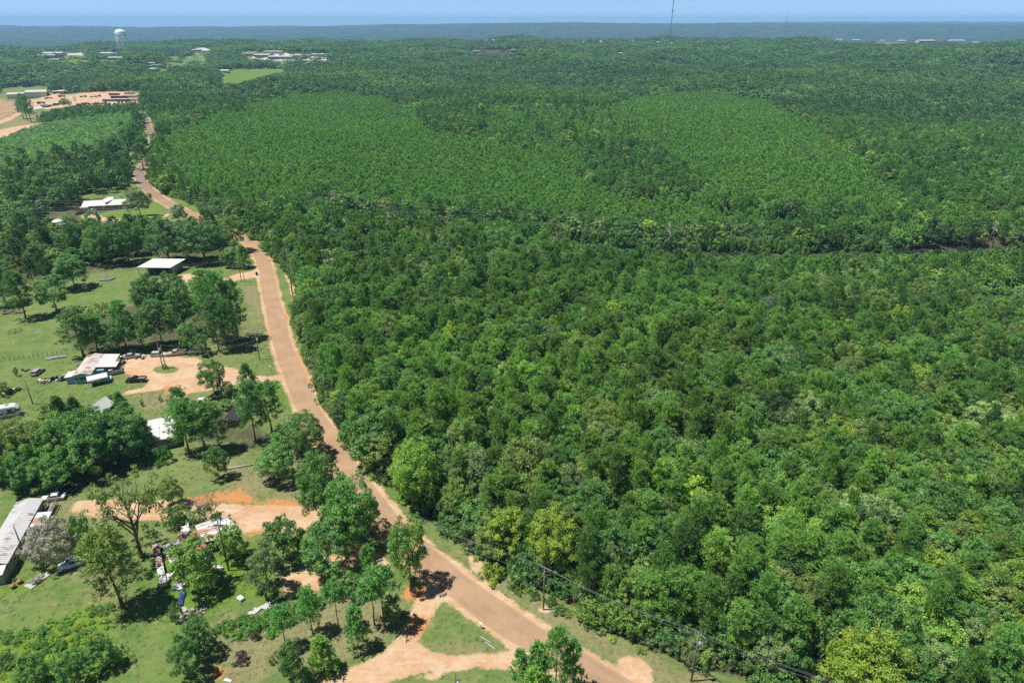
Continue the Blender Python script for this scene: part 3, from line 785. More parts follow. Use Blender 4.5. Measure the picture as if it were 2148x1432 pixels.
def dense_forest():
    """returns dict kind -> arrays of candidates"""
    out_ = []
    rings = [(60, 300, 3.75), (300, 620, 4.1), (620, 1000, 4.9), (1000, 1600, 7.0), (1600, 3500, 11.0)]
    for d0, d1, s in rings:
        x, y = jitter_grid(-d1 * .85, d1 * .85, 20, d1, s)
        d = np.hypot(x, y)
        m = (d >= d0) & (d < d1) & in_view(x, y)
        x, y = x[m], y[m]; d = d[m]
        z = hgt(x, y); px, py, dep = proj(x, y, z)
        right = forest_sd(x, y) > np.where(y < 130, 3.0, -2.2)
        farl = (py < 196) | ((py < 262) & (px > 292)) 
        m = right | farl
        m &= ~((d < 900) & (road_dist_coarse(x, y) < 5.5 + (x > 0) * 0))
        m &= ~((seg_dist(x, y, POWER_L[1:]) < 11.5) & (x > -150))
        m &= ~(zone(px, py, [(1830,1318),(1870,1300),(1905,1330),(1920,1370),(1900,1400),(1850,1370)]) | zone(px, py, [(1812,1062),(1842,1062),(1850,1082),(1835,1105),(1815,1098)])
               | zone(px, py, [(742,566),(785,566),(790,612),(745,612)]))
        x, y, z, px, py, d = x[m], y[m], z[m], px[m], py[m], d[m]
        out_.append(np.c_[x, y, z, px, py, d, np.full(len(x), s)])
    A = np.concatenate(out_)
    return A
A = dense_forest()
n = len(A)
x, y, z, px, py, d, s = A.T
kindv = np.empty(n, object); tint = np.zeros((n, 3)); hs = np.ones(n); rs = np.ones(n)
f1 = lowf(x, y, 60, 1.0); f2 = lowf(x, y, 140, 4.0); u = rng.random(n); u2 = rng.random(n)
pine_p = np.clip(.58 + .45 * f1 - .25 * smooth(1500, 2148, px) * smooth(500, 900, py) - .15 * (d > 900), .12, .92)
isp = u < pine_p
kindv[:] = np.where(isp, 'pine_tree', 'broadleaf_tree')
def blend(a, b, t): return np.array(a) * (1 - t[:, None]) + np.array(b) * t[:, None]
tint[:] = np.where(isp[:, None], blend(G_PINE, G_PINE_Y, np.clip(u2 * .7 + f2 * .6, 0, 1)), 0)
bl = rng.random(n)
bt = np.where((bl < .48)[:, None], G_BROAD, np.where((bl < .66)[:, None], G_OLIVE, np.where((bl < .76)[:, None], G_GREY, np.where((bl < .90)[:, None], G_LIME, np.where((bl < .965)[:, None], G_DEEP, G_YEL)))))
tint = np.where(isp[:, None], tint, bt)
tint *= (.80 + .4 * rng.random((n, 1))) * (1 + .20 * lowf(x, y, 24, 2.2))[:, None] * (1 - .16 * (rng.random((n, 1)) < .2))
hs = rng.normal(.98, .135, n).clip(.6, 1.4); rs = rng.normal(.92, .17, n).clip(.55, 1.5)
rs = np.where(rng.random(n) < .05, rs * 1.45, rs)
# mid slope of low mixed wood
lowz = smooth(640, 560, py) * 0 + 1
pl = np.zeros(n, bool)
wx = 22 * lowf(x, y, 26, 3.0) + rng.normal(0, 6, n); wy = 10 * lowf(x, y, 31, 5.0) + rng.normal(0, 3, n)
px0, py0 = px, py; px = px + wx; py = py + wy
for q in PLANT: pl |= zone(px, py, q)
pl |= zone(px, py, HALF) & (rng.random(n) < .88)
deep = np.zeros(n, bool)
for q in DEEPZ: deep |= zone(px, py, q)
pl &= ~deep; px, py = px0, py0
tint[deep] *= .92
# tree tints beyond a set distance are mixed toward one bluer, duller green
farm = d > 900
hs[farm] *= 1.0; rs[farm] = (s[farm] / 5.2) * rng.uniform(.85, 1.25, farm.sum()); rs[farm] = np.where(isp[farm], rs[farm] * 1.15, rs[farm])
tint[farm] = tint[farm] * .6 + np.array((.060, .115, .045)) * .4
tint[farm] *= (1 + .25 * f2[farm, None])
keep = ~pl
# clearings visible from the air
hh = np.where(isp, 13.5, 11.5) * hs
townp = zone(px, py, [(90,100),(450,96),(700,100),(1100,100),(1100,135),(700,135),(350,155),(90,140)])
hh = np.where(isp, 13.5, 11.5) * hs
bad = np.zeros(n, bool); fm = d > 420
bad[fm] = drop_open(x[fm], y[fm], hh[fm], 3, OPEN_PX)
hs = np.where(bad & townp, hs * .75, hs); bad &= ~(townp & (rng.random(n) < .07))
nr_ = d <= 420; bad[nr_] |= drop_open(x[nr_], y[nr_], hh[nr_], 3, [np.array(q, float) for q in ([(744,560),(782,558),(784,592),(746,590)], [(1388,508),(1408,508),(1406,546),(1390,546)], [(2060,498),(2088,498),(2084,542),(2058,542)])])
keep &= ~bad
# ragged canopy: small gaps
keep &= ~((rng.random(n) < .05) & (d < 900))
FOR = dict(x=x[keep], y=y[keep], z=z[keep], px=px[keep], py=py[keep], d=d[keep], kind=kindv[keep], tint=tint[keep], hs=hs[keep], rs=rs[keep])
# the young plantation: small bright pines close together
x, y = jitter_grid(-520, 900, 240, 1250, 3.0)
m = in_view(x, y); x, y = x[m], y[m]; z = hgt(x, y); px, py, _ = proj(x, y, z)
pl = np.zeros(len(x), bool)
px = px + 22 * lowf(x, y, 26, 3.0) + rng.normal(0, 6, len(x)); py = py + 10 * lowf(x, y, 31, 5.0) + rng.normal(0, 3, len(x))
for q in PLANT: pl |= zone(px, py, q)
pl |= zone(px, py, HALF) & (rng.random(len(x)) < .9)
for q in DEEPZ: pl &= ~zone(px, py, q)
pl &= (forest_sd(x, y) > .5) & ~((seg_dist(x, y, POWER_L[1:]) < 11.5) & (x > -150)) & (rng.random(len(x)) > .08)
x, y, z, px, py = x[pl], y[pl], z[pl], px[pl], py[pl]; d = np.hypot(x, y); n = len(x)
f = lowf(x, y, 45, 2.0)
tt = blend(G_YOUNG, (.150, .275, .045), np.clip(rng.random(n) * .6 + f * .6, 0, 1)) * rng.uniform(.86, 1.12, (n, 1))
odd = rng.random(n) < .03
tt[odd] = np.array(G_GREY) * rng.uniform(.8, 1.2, (odd.sum(), 1))
YNG = dict(x=x, y=y, z=z, px=px, py=py, d=d, tint=tt, hs=rng.normal(.95, .17, n).clip(.5, 1.4) * (1 + .12 * f), rs=rng.normal(1.12, .12, n).clip(.8, 1.4), odd=odd)

# ---- low shrubland and the belts of trees left of the road
def belt(polypx, s, mix):
    """mix: list of (weight, kind, tint, scale); returns rows"""
    Q = poly(*polypx)
    x, y = jitter_grid(Q[:, 0].min(), Q[:, 0].max(), Q[:, 1].min(), Q[:, 1].max(), s)
    m = inside(x, y, Q) & (road_dist_coarse(x, y) > 6.5)
    x, y = x[m], y[m]
    wts = np.array([q[0] for q in mix], float); c = rng.choice(len(mix), len(x), p=wts / wts.sum())
    return [(x[i], y[i], mix[c[i]][1], np.array(mix[c[i]][2]) * rng.uniform(.8, 1.2), mix[c[i]][3] * rng.uniform(.8, 1.2)) for i in range(len(x))]

def lod(kind, lvl, i):
    """coarser whole-tree meshes for woodland farther off"""
    g = np.random.default_rng(500 + i * 7 + lvl)
    if kind == 'pine_tree':
        if lvl == 0: T, V, W = KIT['pine_tree'][i % 5][4]; return whole_mesh('pine', T, V, W)
        if lvl == 1: T, V = pine_leaves(g, 13.5, 2.9, .38, 34, 3, 9, .85, .17, .6); return whole_mesh('pine', T, V, wood(g, 13.5, 2.9, .38, 'pine', .17, 3))
        T, V = pine_leaves(g, 13.5, 2.9, .38, 20, 2, 6, 1.3, .36, .7); return whole_mesh('pine', T, V, wood(g, 13.5, 2.9, .38, 'pine', .17, 0))
    if kind == 'broadleaf_tree':
        if lvl == 0: T, V, W = KIT['broadleaf_tree'][i % 5][4]; return whole_mesh('broadleaf', T, V, W)
        if lvl == 1: T, V = broad_leaves(g, 11.5, 3.3, .2, 48, 20, .8, .22, 1.1); return whole_mesh('broadleaf', T, V, wood(g, 11.5, 3.3, .2, 'broad', .19, 2))
        T, V = broad_leaves(g, 11.5, 3.3, .2, 22, 10, 1.5, .25, 1.3); return whole_mesh('broadleaf', T, V, wood(g, 11.5, 3.3, .2, 'broad', .19, 0))
    if kind == 'young_pine':
        if lvl <= 1: T, V = pine_leaves(g, 7.5, 1.75, .12, 26, 3, 8, .62, .13, .4, .65)
        else: T, V = pine_leaves(g, 7.5, 1.75, .12, 18, 2, 6, .85, .22, .45, .65)
        return whole_mesh('young', T, V, wood(g, 7.5, 1.75, .15, 'pine', .09, 0))
    if kind == 'bush':
        T, V, W = KIT['bush'][i % 4][4]
        if lvl >= 1: T, V = broad_leaves(g, 2.6, 1.9, 0, 20, 14, .55, .3, .8)
        return whole_mesh('bush', T, V, W)

def scatter(name, label, cat, rows, protos):
    """rows: x,y,z,rot,sx,sz,tint3,proto index -> one object; geometry nodes set the tree meshes on its points"""
    rows = np.asarray(rows, float)
    me = bpy.data.meshes.new(name); me.vertices.add(len(rows)); me.vertices.foreach_set('co', rows[:, :3].astype(np.float32).ravel())
    def a(nm, typ, arr, key):
        q = me.attributes.new(nm, typ, 'POINT'); q.data.foreach_set(key, arr.ravel())
    rot = np.zeros((len(rows), 3), np.float32); rot[:, 2] = rows[:, 3]
    a('rot', 'FLOAT_VECTOR', rot, 'vector')
    a('scl', 'FLOAT_VECTOR', rows[:, [4, 4, 5]].astype(np.float32), 'vector')
    a('tint', 'FLOAT_VECTOR', rows[:, 6:9].astype(np.float32), 'vector')
    a('pick', 'INT', rows[:, 9].astype(np.int32), 'value')
    o = link(bpy.data.objects.new(name, me)); tag(o, label, cat, None, 'stuff')
    ng = bpy.data.node_groups.new(name, 'GeometryNodeTree')
    ng.interface.new_socket('Geometry', in_out='INPUT', socket_type='NodeSocketGeometry')
    ng.interface.new_socket('Geometry', in_out='OUTPUT', socket_type='NodeSocketGeometry')
    N = ng.nodes; L = ng.links
    gi = N.new('NodeGroupInput'); go = N.new('NodeGroupOutput')
    m2p = N.new('GeometryNodeMeshToPoints'); L.new(gi.outputs[0], m2p.inputs[0])
    iop = N.new('GeometryNodeInstanceOnPoints'); L.new(m2p.outputs[0], iop.inputs['Points'])
    # one branch of instances per proto, told apart by the attribute "pick"
    join = N.new('GeometryNodeJoinGeometry')
    N.remove(iop)
    def named(nm, typ):
        q = N.new('GeometryNodeInputNamedAttribute'); q.data_type = typ; q.inputs[0].default_value = nm; return q.outputs[0]
    for i, pm in enumerate(protos):
        po = bpy.data.objects.new('proto', pm)      # never linked to the scene
        oi = N.new('GeometryNodeObjectInfo'); oi.inputs[0].default_value = po; oi.inputs['As Instance'].default_value = True
        iop = N.new('GeometryNodeInstanceOnPoints')
        cmp_ = N.new('FunctionNodeCompare'); cmp_.data_type = 'INT'; cmp_.operation = 'EQUAL'
        L.new(named('pick', 'INT'), cmp_.inputs[2]); cmp_.inputs[3].default_value = i
        L.new(m2p.outputs[0], iop.inputs['Points']); L.new(cmp_.outputs[0], iop.inputs['Selection'])
        L.new(oi.outputs['Geometry'], iop.inputs['Instance'])
        e2r = N.new('FunctionNodeEulerToRotation'); L.new(named('rot', 'FLOAT_VECTOR'), e2r.inputs[0]); L.new(e2r.outputs[0], iop.inputs['Rotation'])
        L.new(named('scl', 'FLOAT_VECTOR'), iop.inputs['Scale'])
        L.new(iop.outputs[0], join.inputs[0])
    L.new(join.outputs[0], go.inputs[0])
    md = o.modifiers.new('scatter', 'NODES'); md.node_group = ng
    return o

def tone(t):
    r_, g_, b_ = t
    k = g_ / max(r_, 1e-3)
    if r_ > .2: return 'yellow-green'
    if b_ > .06: return 'grey-green'
    if r_ > .11: return 'lime-green'
    if k > 2.6 and g_ > .15: return 'bright green'
    if g_ < .10: return 'dark green'
    return 'mid-green'
def where_(px, py):
    v = 'far up the slope' if py < 640 else 'halfway up' if py < 850 else 'in its near half' if py < 1100 else 'at its near edge' if py < 1300 else 'low in the foreground'
    hz = 'by the road' if px < 900 else 'left of centre' if px < 1200 else 'centre right' if px < 1500 else 'right' if px < 1850 else 'far right'
    return v + ', ' + hz

def plant_forest():
    F = FOR
    okk = np.ones(len(F['x']), bool)
    for (cx, cy, cr) in SPECIAL_KEEP: okk &= np.hypot(F['x'] - cx, F['y'] - cy) > cr
    for k_ in list(F): F[k_] = F[k_][okk]
    vis = (F['px'] > -30) & (F['px'] < 2180) & (F['py'] < 1520) & (F['py'] - 110 < 1432)
    rows_near = {'pine_tree': [], 'broadleaf_tree': []}; far_rows = []
    singles = {'pine_tree': 215, 'broadleaf_tree': 225}
    order = np.argsort(F['d'])
    cnt = {'pine_tree': 0, 'broadleaf_tree': 0}
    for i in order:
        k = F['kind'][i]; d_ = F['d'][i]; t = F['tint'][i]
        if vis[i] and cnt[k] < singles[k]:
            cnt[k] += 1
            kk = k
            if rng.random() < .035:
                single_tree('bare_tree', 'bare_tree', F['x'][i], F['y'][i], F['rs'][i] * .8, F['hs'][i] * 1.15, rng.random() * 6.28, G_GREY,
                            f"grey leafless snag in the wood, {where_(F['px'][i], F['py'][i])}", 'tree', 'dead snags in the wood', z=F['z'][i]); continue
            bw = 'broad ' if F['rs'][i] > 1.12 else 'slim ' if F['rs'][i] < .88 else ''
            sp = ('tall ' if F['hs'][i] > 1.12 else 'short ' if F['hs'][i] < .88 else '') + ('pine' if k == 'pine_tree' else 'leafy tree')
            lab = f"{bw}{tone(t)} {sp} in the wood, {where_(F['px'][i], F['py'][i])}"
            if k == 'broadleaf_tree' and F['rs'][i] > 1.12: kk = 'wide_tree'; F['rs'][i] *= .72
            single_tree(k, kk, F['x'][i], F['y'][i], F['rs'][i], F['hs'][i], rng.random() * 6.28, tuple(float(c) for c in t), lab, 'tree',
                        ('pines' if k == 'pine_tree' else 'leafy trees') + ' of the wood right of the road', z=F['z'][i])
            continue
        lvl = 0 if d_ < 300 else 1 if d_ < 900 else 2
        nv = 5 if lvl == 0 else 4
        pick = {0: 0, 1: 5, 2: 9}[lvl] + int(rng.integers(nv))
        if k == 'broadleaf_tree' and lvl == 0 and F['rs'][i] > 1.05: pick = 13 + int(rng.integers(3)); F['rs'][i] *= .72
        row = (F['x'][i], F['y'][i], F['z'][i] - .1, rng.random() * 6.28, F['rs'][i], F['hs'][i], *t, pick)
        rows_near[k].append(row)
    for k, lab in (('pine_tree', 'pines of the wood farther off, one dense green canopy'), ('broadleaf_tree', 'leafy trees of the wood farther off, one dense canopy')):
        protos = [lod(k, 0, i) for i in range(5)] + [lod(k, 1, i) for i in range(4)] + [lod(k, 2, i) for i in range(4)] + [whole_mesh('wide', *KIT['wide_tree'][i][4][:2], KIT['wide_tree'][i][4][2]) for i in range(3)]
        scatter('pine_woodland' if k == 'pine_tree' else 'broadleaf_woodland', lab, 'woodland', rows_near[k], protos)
    Y = YNG
    order = np.argsort(Y['d']); rows = []; c = 0
    for i in order:
        t = Y['tint'][i]
        if c < 300 and 0 < Y['px'][i] < 2148:
            c += 1
            single_tree('young_pine', 'young_pine', Y['x'][i], Y['y'][i], Y['rs'][i], Y['hs'][i], rng.random() * 6.28, tuple(float(q) for q in t),
                        f"{'tall ' if Y['hs'][i] > 1.1 else 'low ' if Y['hs'][i] < .8 else ''}{tone(t)} young pine below the power line, {'left part' if Y['px'][i] < 1350 else 'middle' if Y['px'][i] < 1650 else 'right part'} of the {'front' if Y['py'][i] > 585 else 'back'} rows", 'tree', 'young pines of the plantation', z=Y['z'][i]); continue
        lvl = 1 if Y['d'][i] < 480 else 2
        rows.append((Y['x'][i], Y['y'][i], Y['z'][i] - .1, rng.random() * 6.28, Y['rs'][i], Y['hs'][i], *t, (0 if lvl == 1 else 4) + int(rng.integers(4))))
    scatter('young_plantation', 'bright green young pines of the plantation beyond the power line, standing in one dense mass', 'plantation', rows,
            [lod('young_pine', 1, i) for i in range(4)] + [lod('young_pine', 2, i) for i in range(4)])

# ------------------------------------------------------------------ single trees, each placed where it stands
def at_z(px, py, z):
    u, v = (px - 1074) / FPX, (716 - py) / FPX
    dx, dy, dz = u, cp_ + v * sp_, -sp_ + v * cp_
    t = (z - CAM_H) / dz
    return Vector((dx * t, dy * t, z))
def height_from(p, topy):
    """height at ground point p whose top shows at image row topy"""
    v = (716 - topy) / FPX
    y = p.y
    # (y sp + dz cp)/(y cp - dz sp) = v
    dz = y * (v * cp_ - sp_) / (cp_ + v * sp_)
    return dz + CAM_H - p.z
SPECIAL_KEEP = []
NAMES = {'pine_tree': 'pine_tree', 'tall_pine': 'pine_tree', 'young_pine': 'pine_tree', 'lollipop_pine': 'pine_tree', 'conical_tree': 'cedar_tree', 'broadleaf_tree': 'broadleaf_tree',
         'wide_tree': 'broadleaf_tree', 'airy_tree': 'broadleaf_tree', 'small_tree': 'broadleaf_tree', 'crape_myrtle': 'crape_myrtle', 'bush': 'bush', 'bare_tree': 'bare_tree'}
def T(kind, bx, by, topy, wpx, tint, label, forest=False, group=None, k=1.0):
    p = at(bx, by)
    h = max(.6, height_from(p, topy)); r = wpx / 2 / px_per_m(p + Vector((0, 0, h * .5)))
    L = KIT[kind]; vi = random.randrange(len(L)); _, _, h0, r0, _ = L[vi]
    if forest: SPECIAL_KEEP.append((p.x, p.y, r * .9))
    e = single_tree(NAMES[kind], kind, p.x, p.y, r / r0 * 1.0, h / h0, random.random() * 6.28, tuple(c * k * 1.12 for c in tint), label, 'bush' if kind == 'bush' else 'tree', group, vi)
    return e

# foreground, left of the road
T('lollipop_pine', 600, 1357, 1273, 46, G_PINE, 'lone slim pine with a bare trunk and round shadow in the foreground grass')
T('small_tree', 617, 1434, 1352, 66, G_PINE_D, 'dark bushy tree at the bottom edge below the slim round-topped pine', k=1.3)
T('conical_tree', 680, 1408, 1335, 62, G_PINE_Y, 'light green conical tree beside the orange lane in the foreground')
T('small_tree', 425, 1372, 1300, 66, G_PINE_D, 'upper of two merged dark trees above the small orange clay pit', k=1.2)
T('small_tree', 400, 1420, 1338, 66, G_BROAD, 'lower of two merged dark trees above the small orange clay pit', k=.8)
T('small_tree', 222, 1402, 1342, 56, G_PINE_D, 'dark bushy tree at the right end of the weed thicket', k=1.3)
T('bush', 254, 1390, 1352, 42, G_BROAD, 'glossy green bush leaning against a dark tree near the bottom left')
T('small_tree', 80, 1440, 1375, 60, G_BROAD, 'dark shrubby tree on the bottom edge at the left of the thicket', k=.9)
T('small_tree', 160, 1440, 1375, 60, G_BROAD, 'small leafy tree on the bottom edge inside the weed thicket')
T('bush', 371, 1300, 1260, 30, G_BROAD, 'single dark green bush on the lawn below the blue tarp')
T('bush', 408, 1300, 1280, 30, G_GREY, 'pale scrubby bush beside the brush heap on the lower lawn')
T('tall_pine', 258, 1275, 1112, 108, G_OLIVE, 'tall ragged pine with a thick bare trunk on the lower left lawn', k=.9)
T('pine_tree', 656, 1328, 1232, 50, G_PINE, 'leftmost pine of the row above the orange lane, second shadowed trunk', k=1.1)
T('lollipop_pine', 711, 1318, 1215, 50, G_PINE, 'slim pine on a thin bare trunk left of the pine cluster by the lane')
T('young_pine', 752, 1360, 1268, 54, G_PINE, 'dense pine reaching to the ground beside the orange lane', k=1.15)
T('lollipop_pine', 786, 1310, 1212, 62, G_PINE, 'left of two bare-trunked pines beside the fork of the orange lane')
T('lollipop_pine', 807, 1313, 1188, 74, G_PINE, 'right of two bare-trunked pines beside the fork of the orange lane')
T('small_tree', 742, 1252, 1200, 52, G_PINE, 'small tree with an uneven crown behind the pine row')
T('small_tree', 826, 1300, 1252, 46, G_PINE_D, 'low dark tree touching the shade beside the orange lane fork', k=1.5)
T('broadleaf_tree', 862, 1228, 1080, 84, (.12,.215,.042), 'tall leafy tree standing right at the edge of the red road bend')
T('young_pine', 776, 1210, 1142, 42, G_PINE, 'small upright pine between the big round tree and the roadside tree')
T('wide_tree', 744, 1138, 1000, 122, (.095,.20,.042), 'biggest round green tree, its shade falling on the road')
T('wide_tree', 682, 1090, 950, 94, (.10,.20,.046), 'tall lobed tree left of the biggest round tree by the road')
T('small_tree', 602, 1180, 1090, 84, G_BROAD, 'rounded dark green tree beside the sandy lane, left of a grey tangle', k=.85)
T('small_tree', 566, 1242, 1146, 80, G_GREY, 'greyish green tree above the bare reddish slope', k=.8)
T('broadleaf_tree', 692, 1212, 1100, 112, G_BROAD, 'spreading tree with a white box at its foot above the bare slope')
T('bare_tree', 668, 1150, 1092, 50, G_GREY, 'grey tangle of dead branches behind the spreading tree')
T('small_tree', 492, 1175, 1108, 68, G_PINE_Y, 'round tree behind the utility pole beside the rusty sheds', k=.8)
T('small_tree', 418, 1238, 1136, 104, (.14,.24,.045), 'bright leafy tree in front of the rusty roofed shed')
T('airy_tree', 298, 1168, 1008, 192, G_OLIVE, 'large open-crowned tree with visible limbs over the sandy lane', k=.78)
T('crape_myrtle', 118, 1172, 1094, 112, G_OLIVE, 'tree covered in pale pink blossom beside the metal-roofed trailer home', k=.8)
T('bush', 175, 1150, 1085, 60, G_PINE_D, 'dark shrub wedged between the blossoming tree and the open-crowned tree', k=1.4)
T('small_tree', 460, 1003, 938, 48, G_BROAD, 'small leafy tree beside the long pale log on the lawn')
T('broadleaf_tree', 584, 1008, 932, 82, G_BROAD, 'spreading low tree left of the double-armed utility pole')
T('wide_tree', 645, 956, 868, 84, (.10,.195,.045), 'round tree hiding part of the road edge above the double-armed pole')
T('tall_pine', 537, 928, 800, 56, G_PINE, 'left of two tall pines below the pale gravel driveway')
T('tall_pine', 571, 908, 800, 58, G_PINE, 'right of two tall pines below the pale gravel driveway')
T('small_tree', 600, 945, 890, 50, G_BROAD, 'low tree in the shade between two tall pines and the round tree')
T('conical_tree', 522, 814, 762, 42, G_PINE, 'pointed tree on the driveway edge beside the dirt lot')
T('broadleaf_tree', 451, 828, 755, 56, G_BROAD, 'rounded tree standing on the right edge of the dirt turning lot')
T('bush', 480, 830, 800, 40, G_GREY, 'grey-green shrub at the foot of the tree on the dirt lot edge')
T('small_tree', 476, 858, 836, 30, G_BROAD, 'little round tree left of the dark roofed shed')
T('bush', 440, 852, 836, 14, G_LIME, 'tiny light bush beside the white car facing the lawn')
T('pine_tree', 388, 900, 812, 46, G_PINE_D, 'uppermost dark pine beside the white-roofed building', k=1.4)
T('tall_pine', 397, 950, 838, 62, G_PINE, 'leftmost of three tall pines right of the white-roofed building')
T('tall_pine', 432, 948, 842, 60, G_PINE, 'middle of three tall pines right of the white-roofed building')
T('tall_pine', 462, 945, 846, 56, G_PINE_D, 'rightmost of three tall pines right of the white-roofed building', k=1.3)
T('bush', 346, 968, 936, 46, (.06, .17, .03), 'bright feathery bush below the white-roofed building')
for i, (bx, by, ty, wp, tn, k, lb) in enumerate([
    (30, 1000, 892, 110, G_OLIVE, .8, 'broad olive tree at the left edge above the trailer home'), (88, 985, 880, 100, G_OLIVE, .8, 'olive-tinged tree in the left grove, second from the left'),
    (150, 985, 872, 110, G_BROAD, .85, 'dark leafy tree in the middle of the left grove above the white sedan'), (212, 975, 862, 110, G_BROAD, .8, 'dark tree of the left grove beside the black car in shade'),
    (268, 960, 856, 110, G_PINE, .85, 'large dark tree touching the white-roofed building on its left'), (60, 1022, 940, 90, G_BROAD, .9, 'lower tree of the left grove hanging over the trailer roof'),
    (130, 1018, 945, 90, G_BROAD, 1.0, 'lower branches of a tree reaching toward the white sedan roof'), (5, 960, 890, 70, G_PINE_D, 1.2, 'dark tree cut by the left edge above the grove'),
    (200, 1000, 905, 80, G_PINE_D, 1.3, 'shadowed tree at the lower rim of the left grove'), (300, 948, 895, 60, G_BROAD, .8, 'small dark tree at the corner of the white-roofed building')]):
    T('wide_tree' if wp > 80 else 'broadleaf_tree', bx, by, ty, wp, tn, lb, k=k * 1.15)
T('conical_tree', 138, 905, 830, 46, G_PINE_D, 'left of two dark pointed trees by the small white-gabled house', k=1.3)
T('conical_tree', 166, 892, 832, 42, G_PINE_D, 'right of two dark pointed trees by the small white-gabled house', k=1.2)
T('small_tree', 112, 890, 846, 50, G_OLIVE, 'yellowish round tree left of the two dark pointed trees')
T('conical_tree', 256, 862, 822, 34, G_PINE_D, 'small dark cedar right of the white-gabled house', k=1.5)
T('bush', 236, 852, 828, 38, (.07, .18, .03), 'bright green bush behind the white-gabled house')
T('bush', 186, 880, 862, 26, G_GREY, 'grey shrub beside the dark car under the grove')
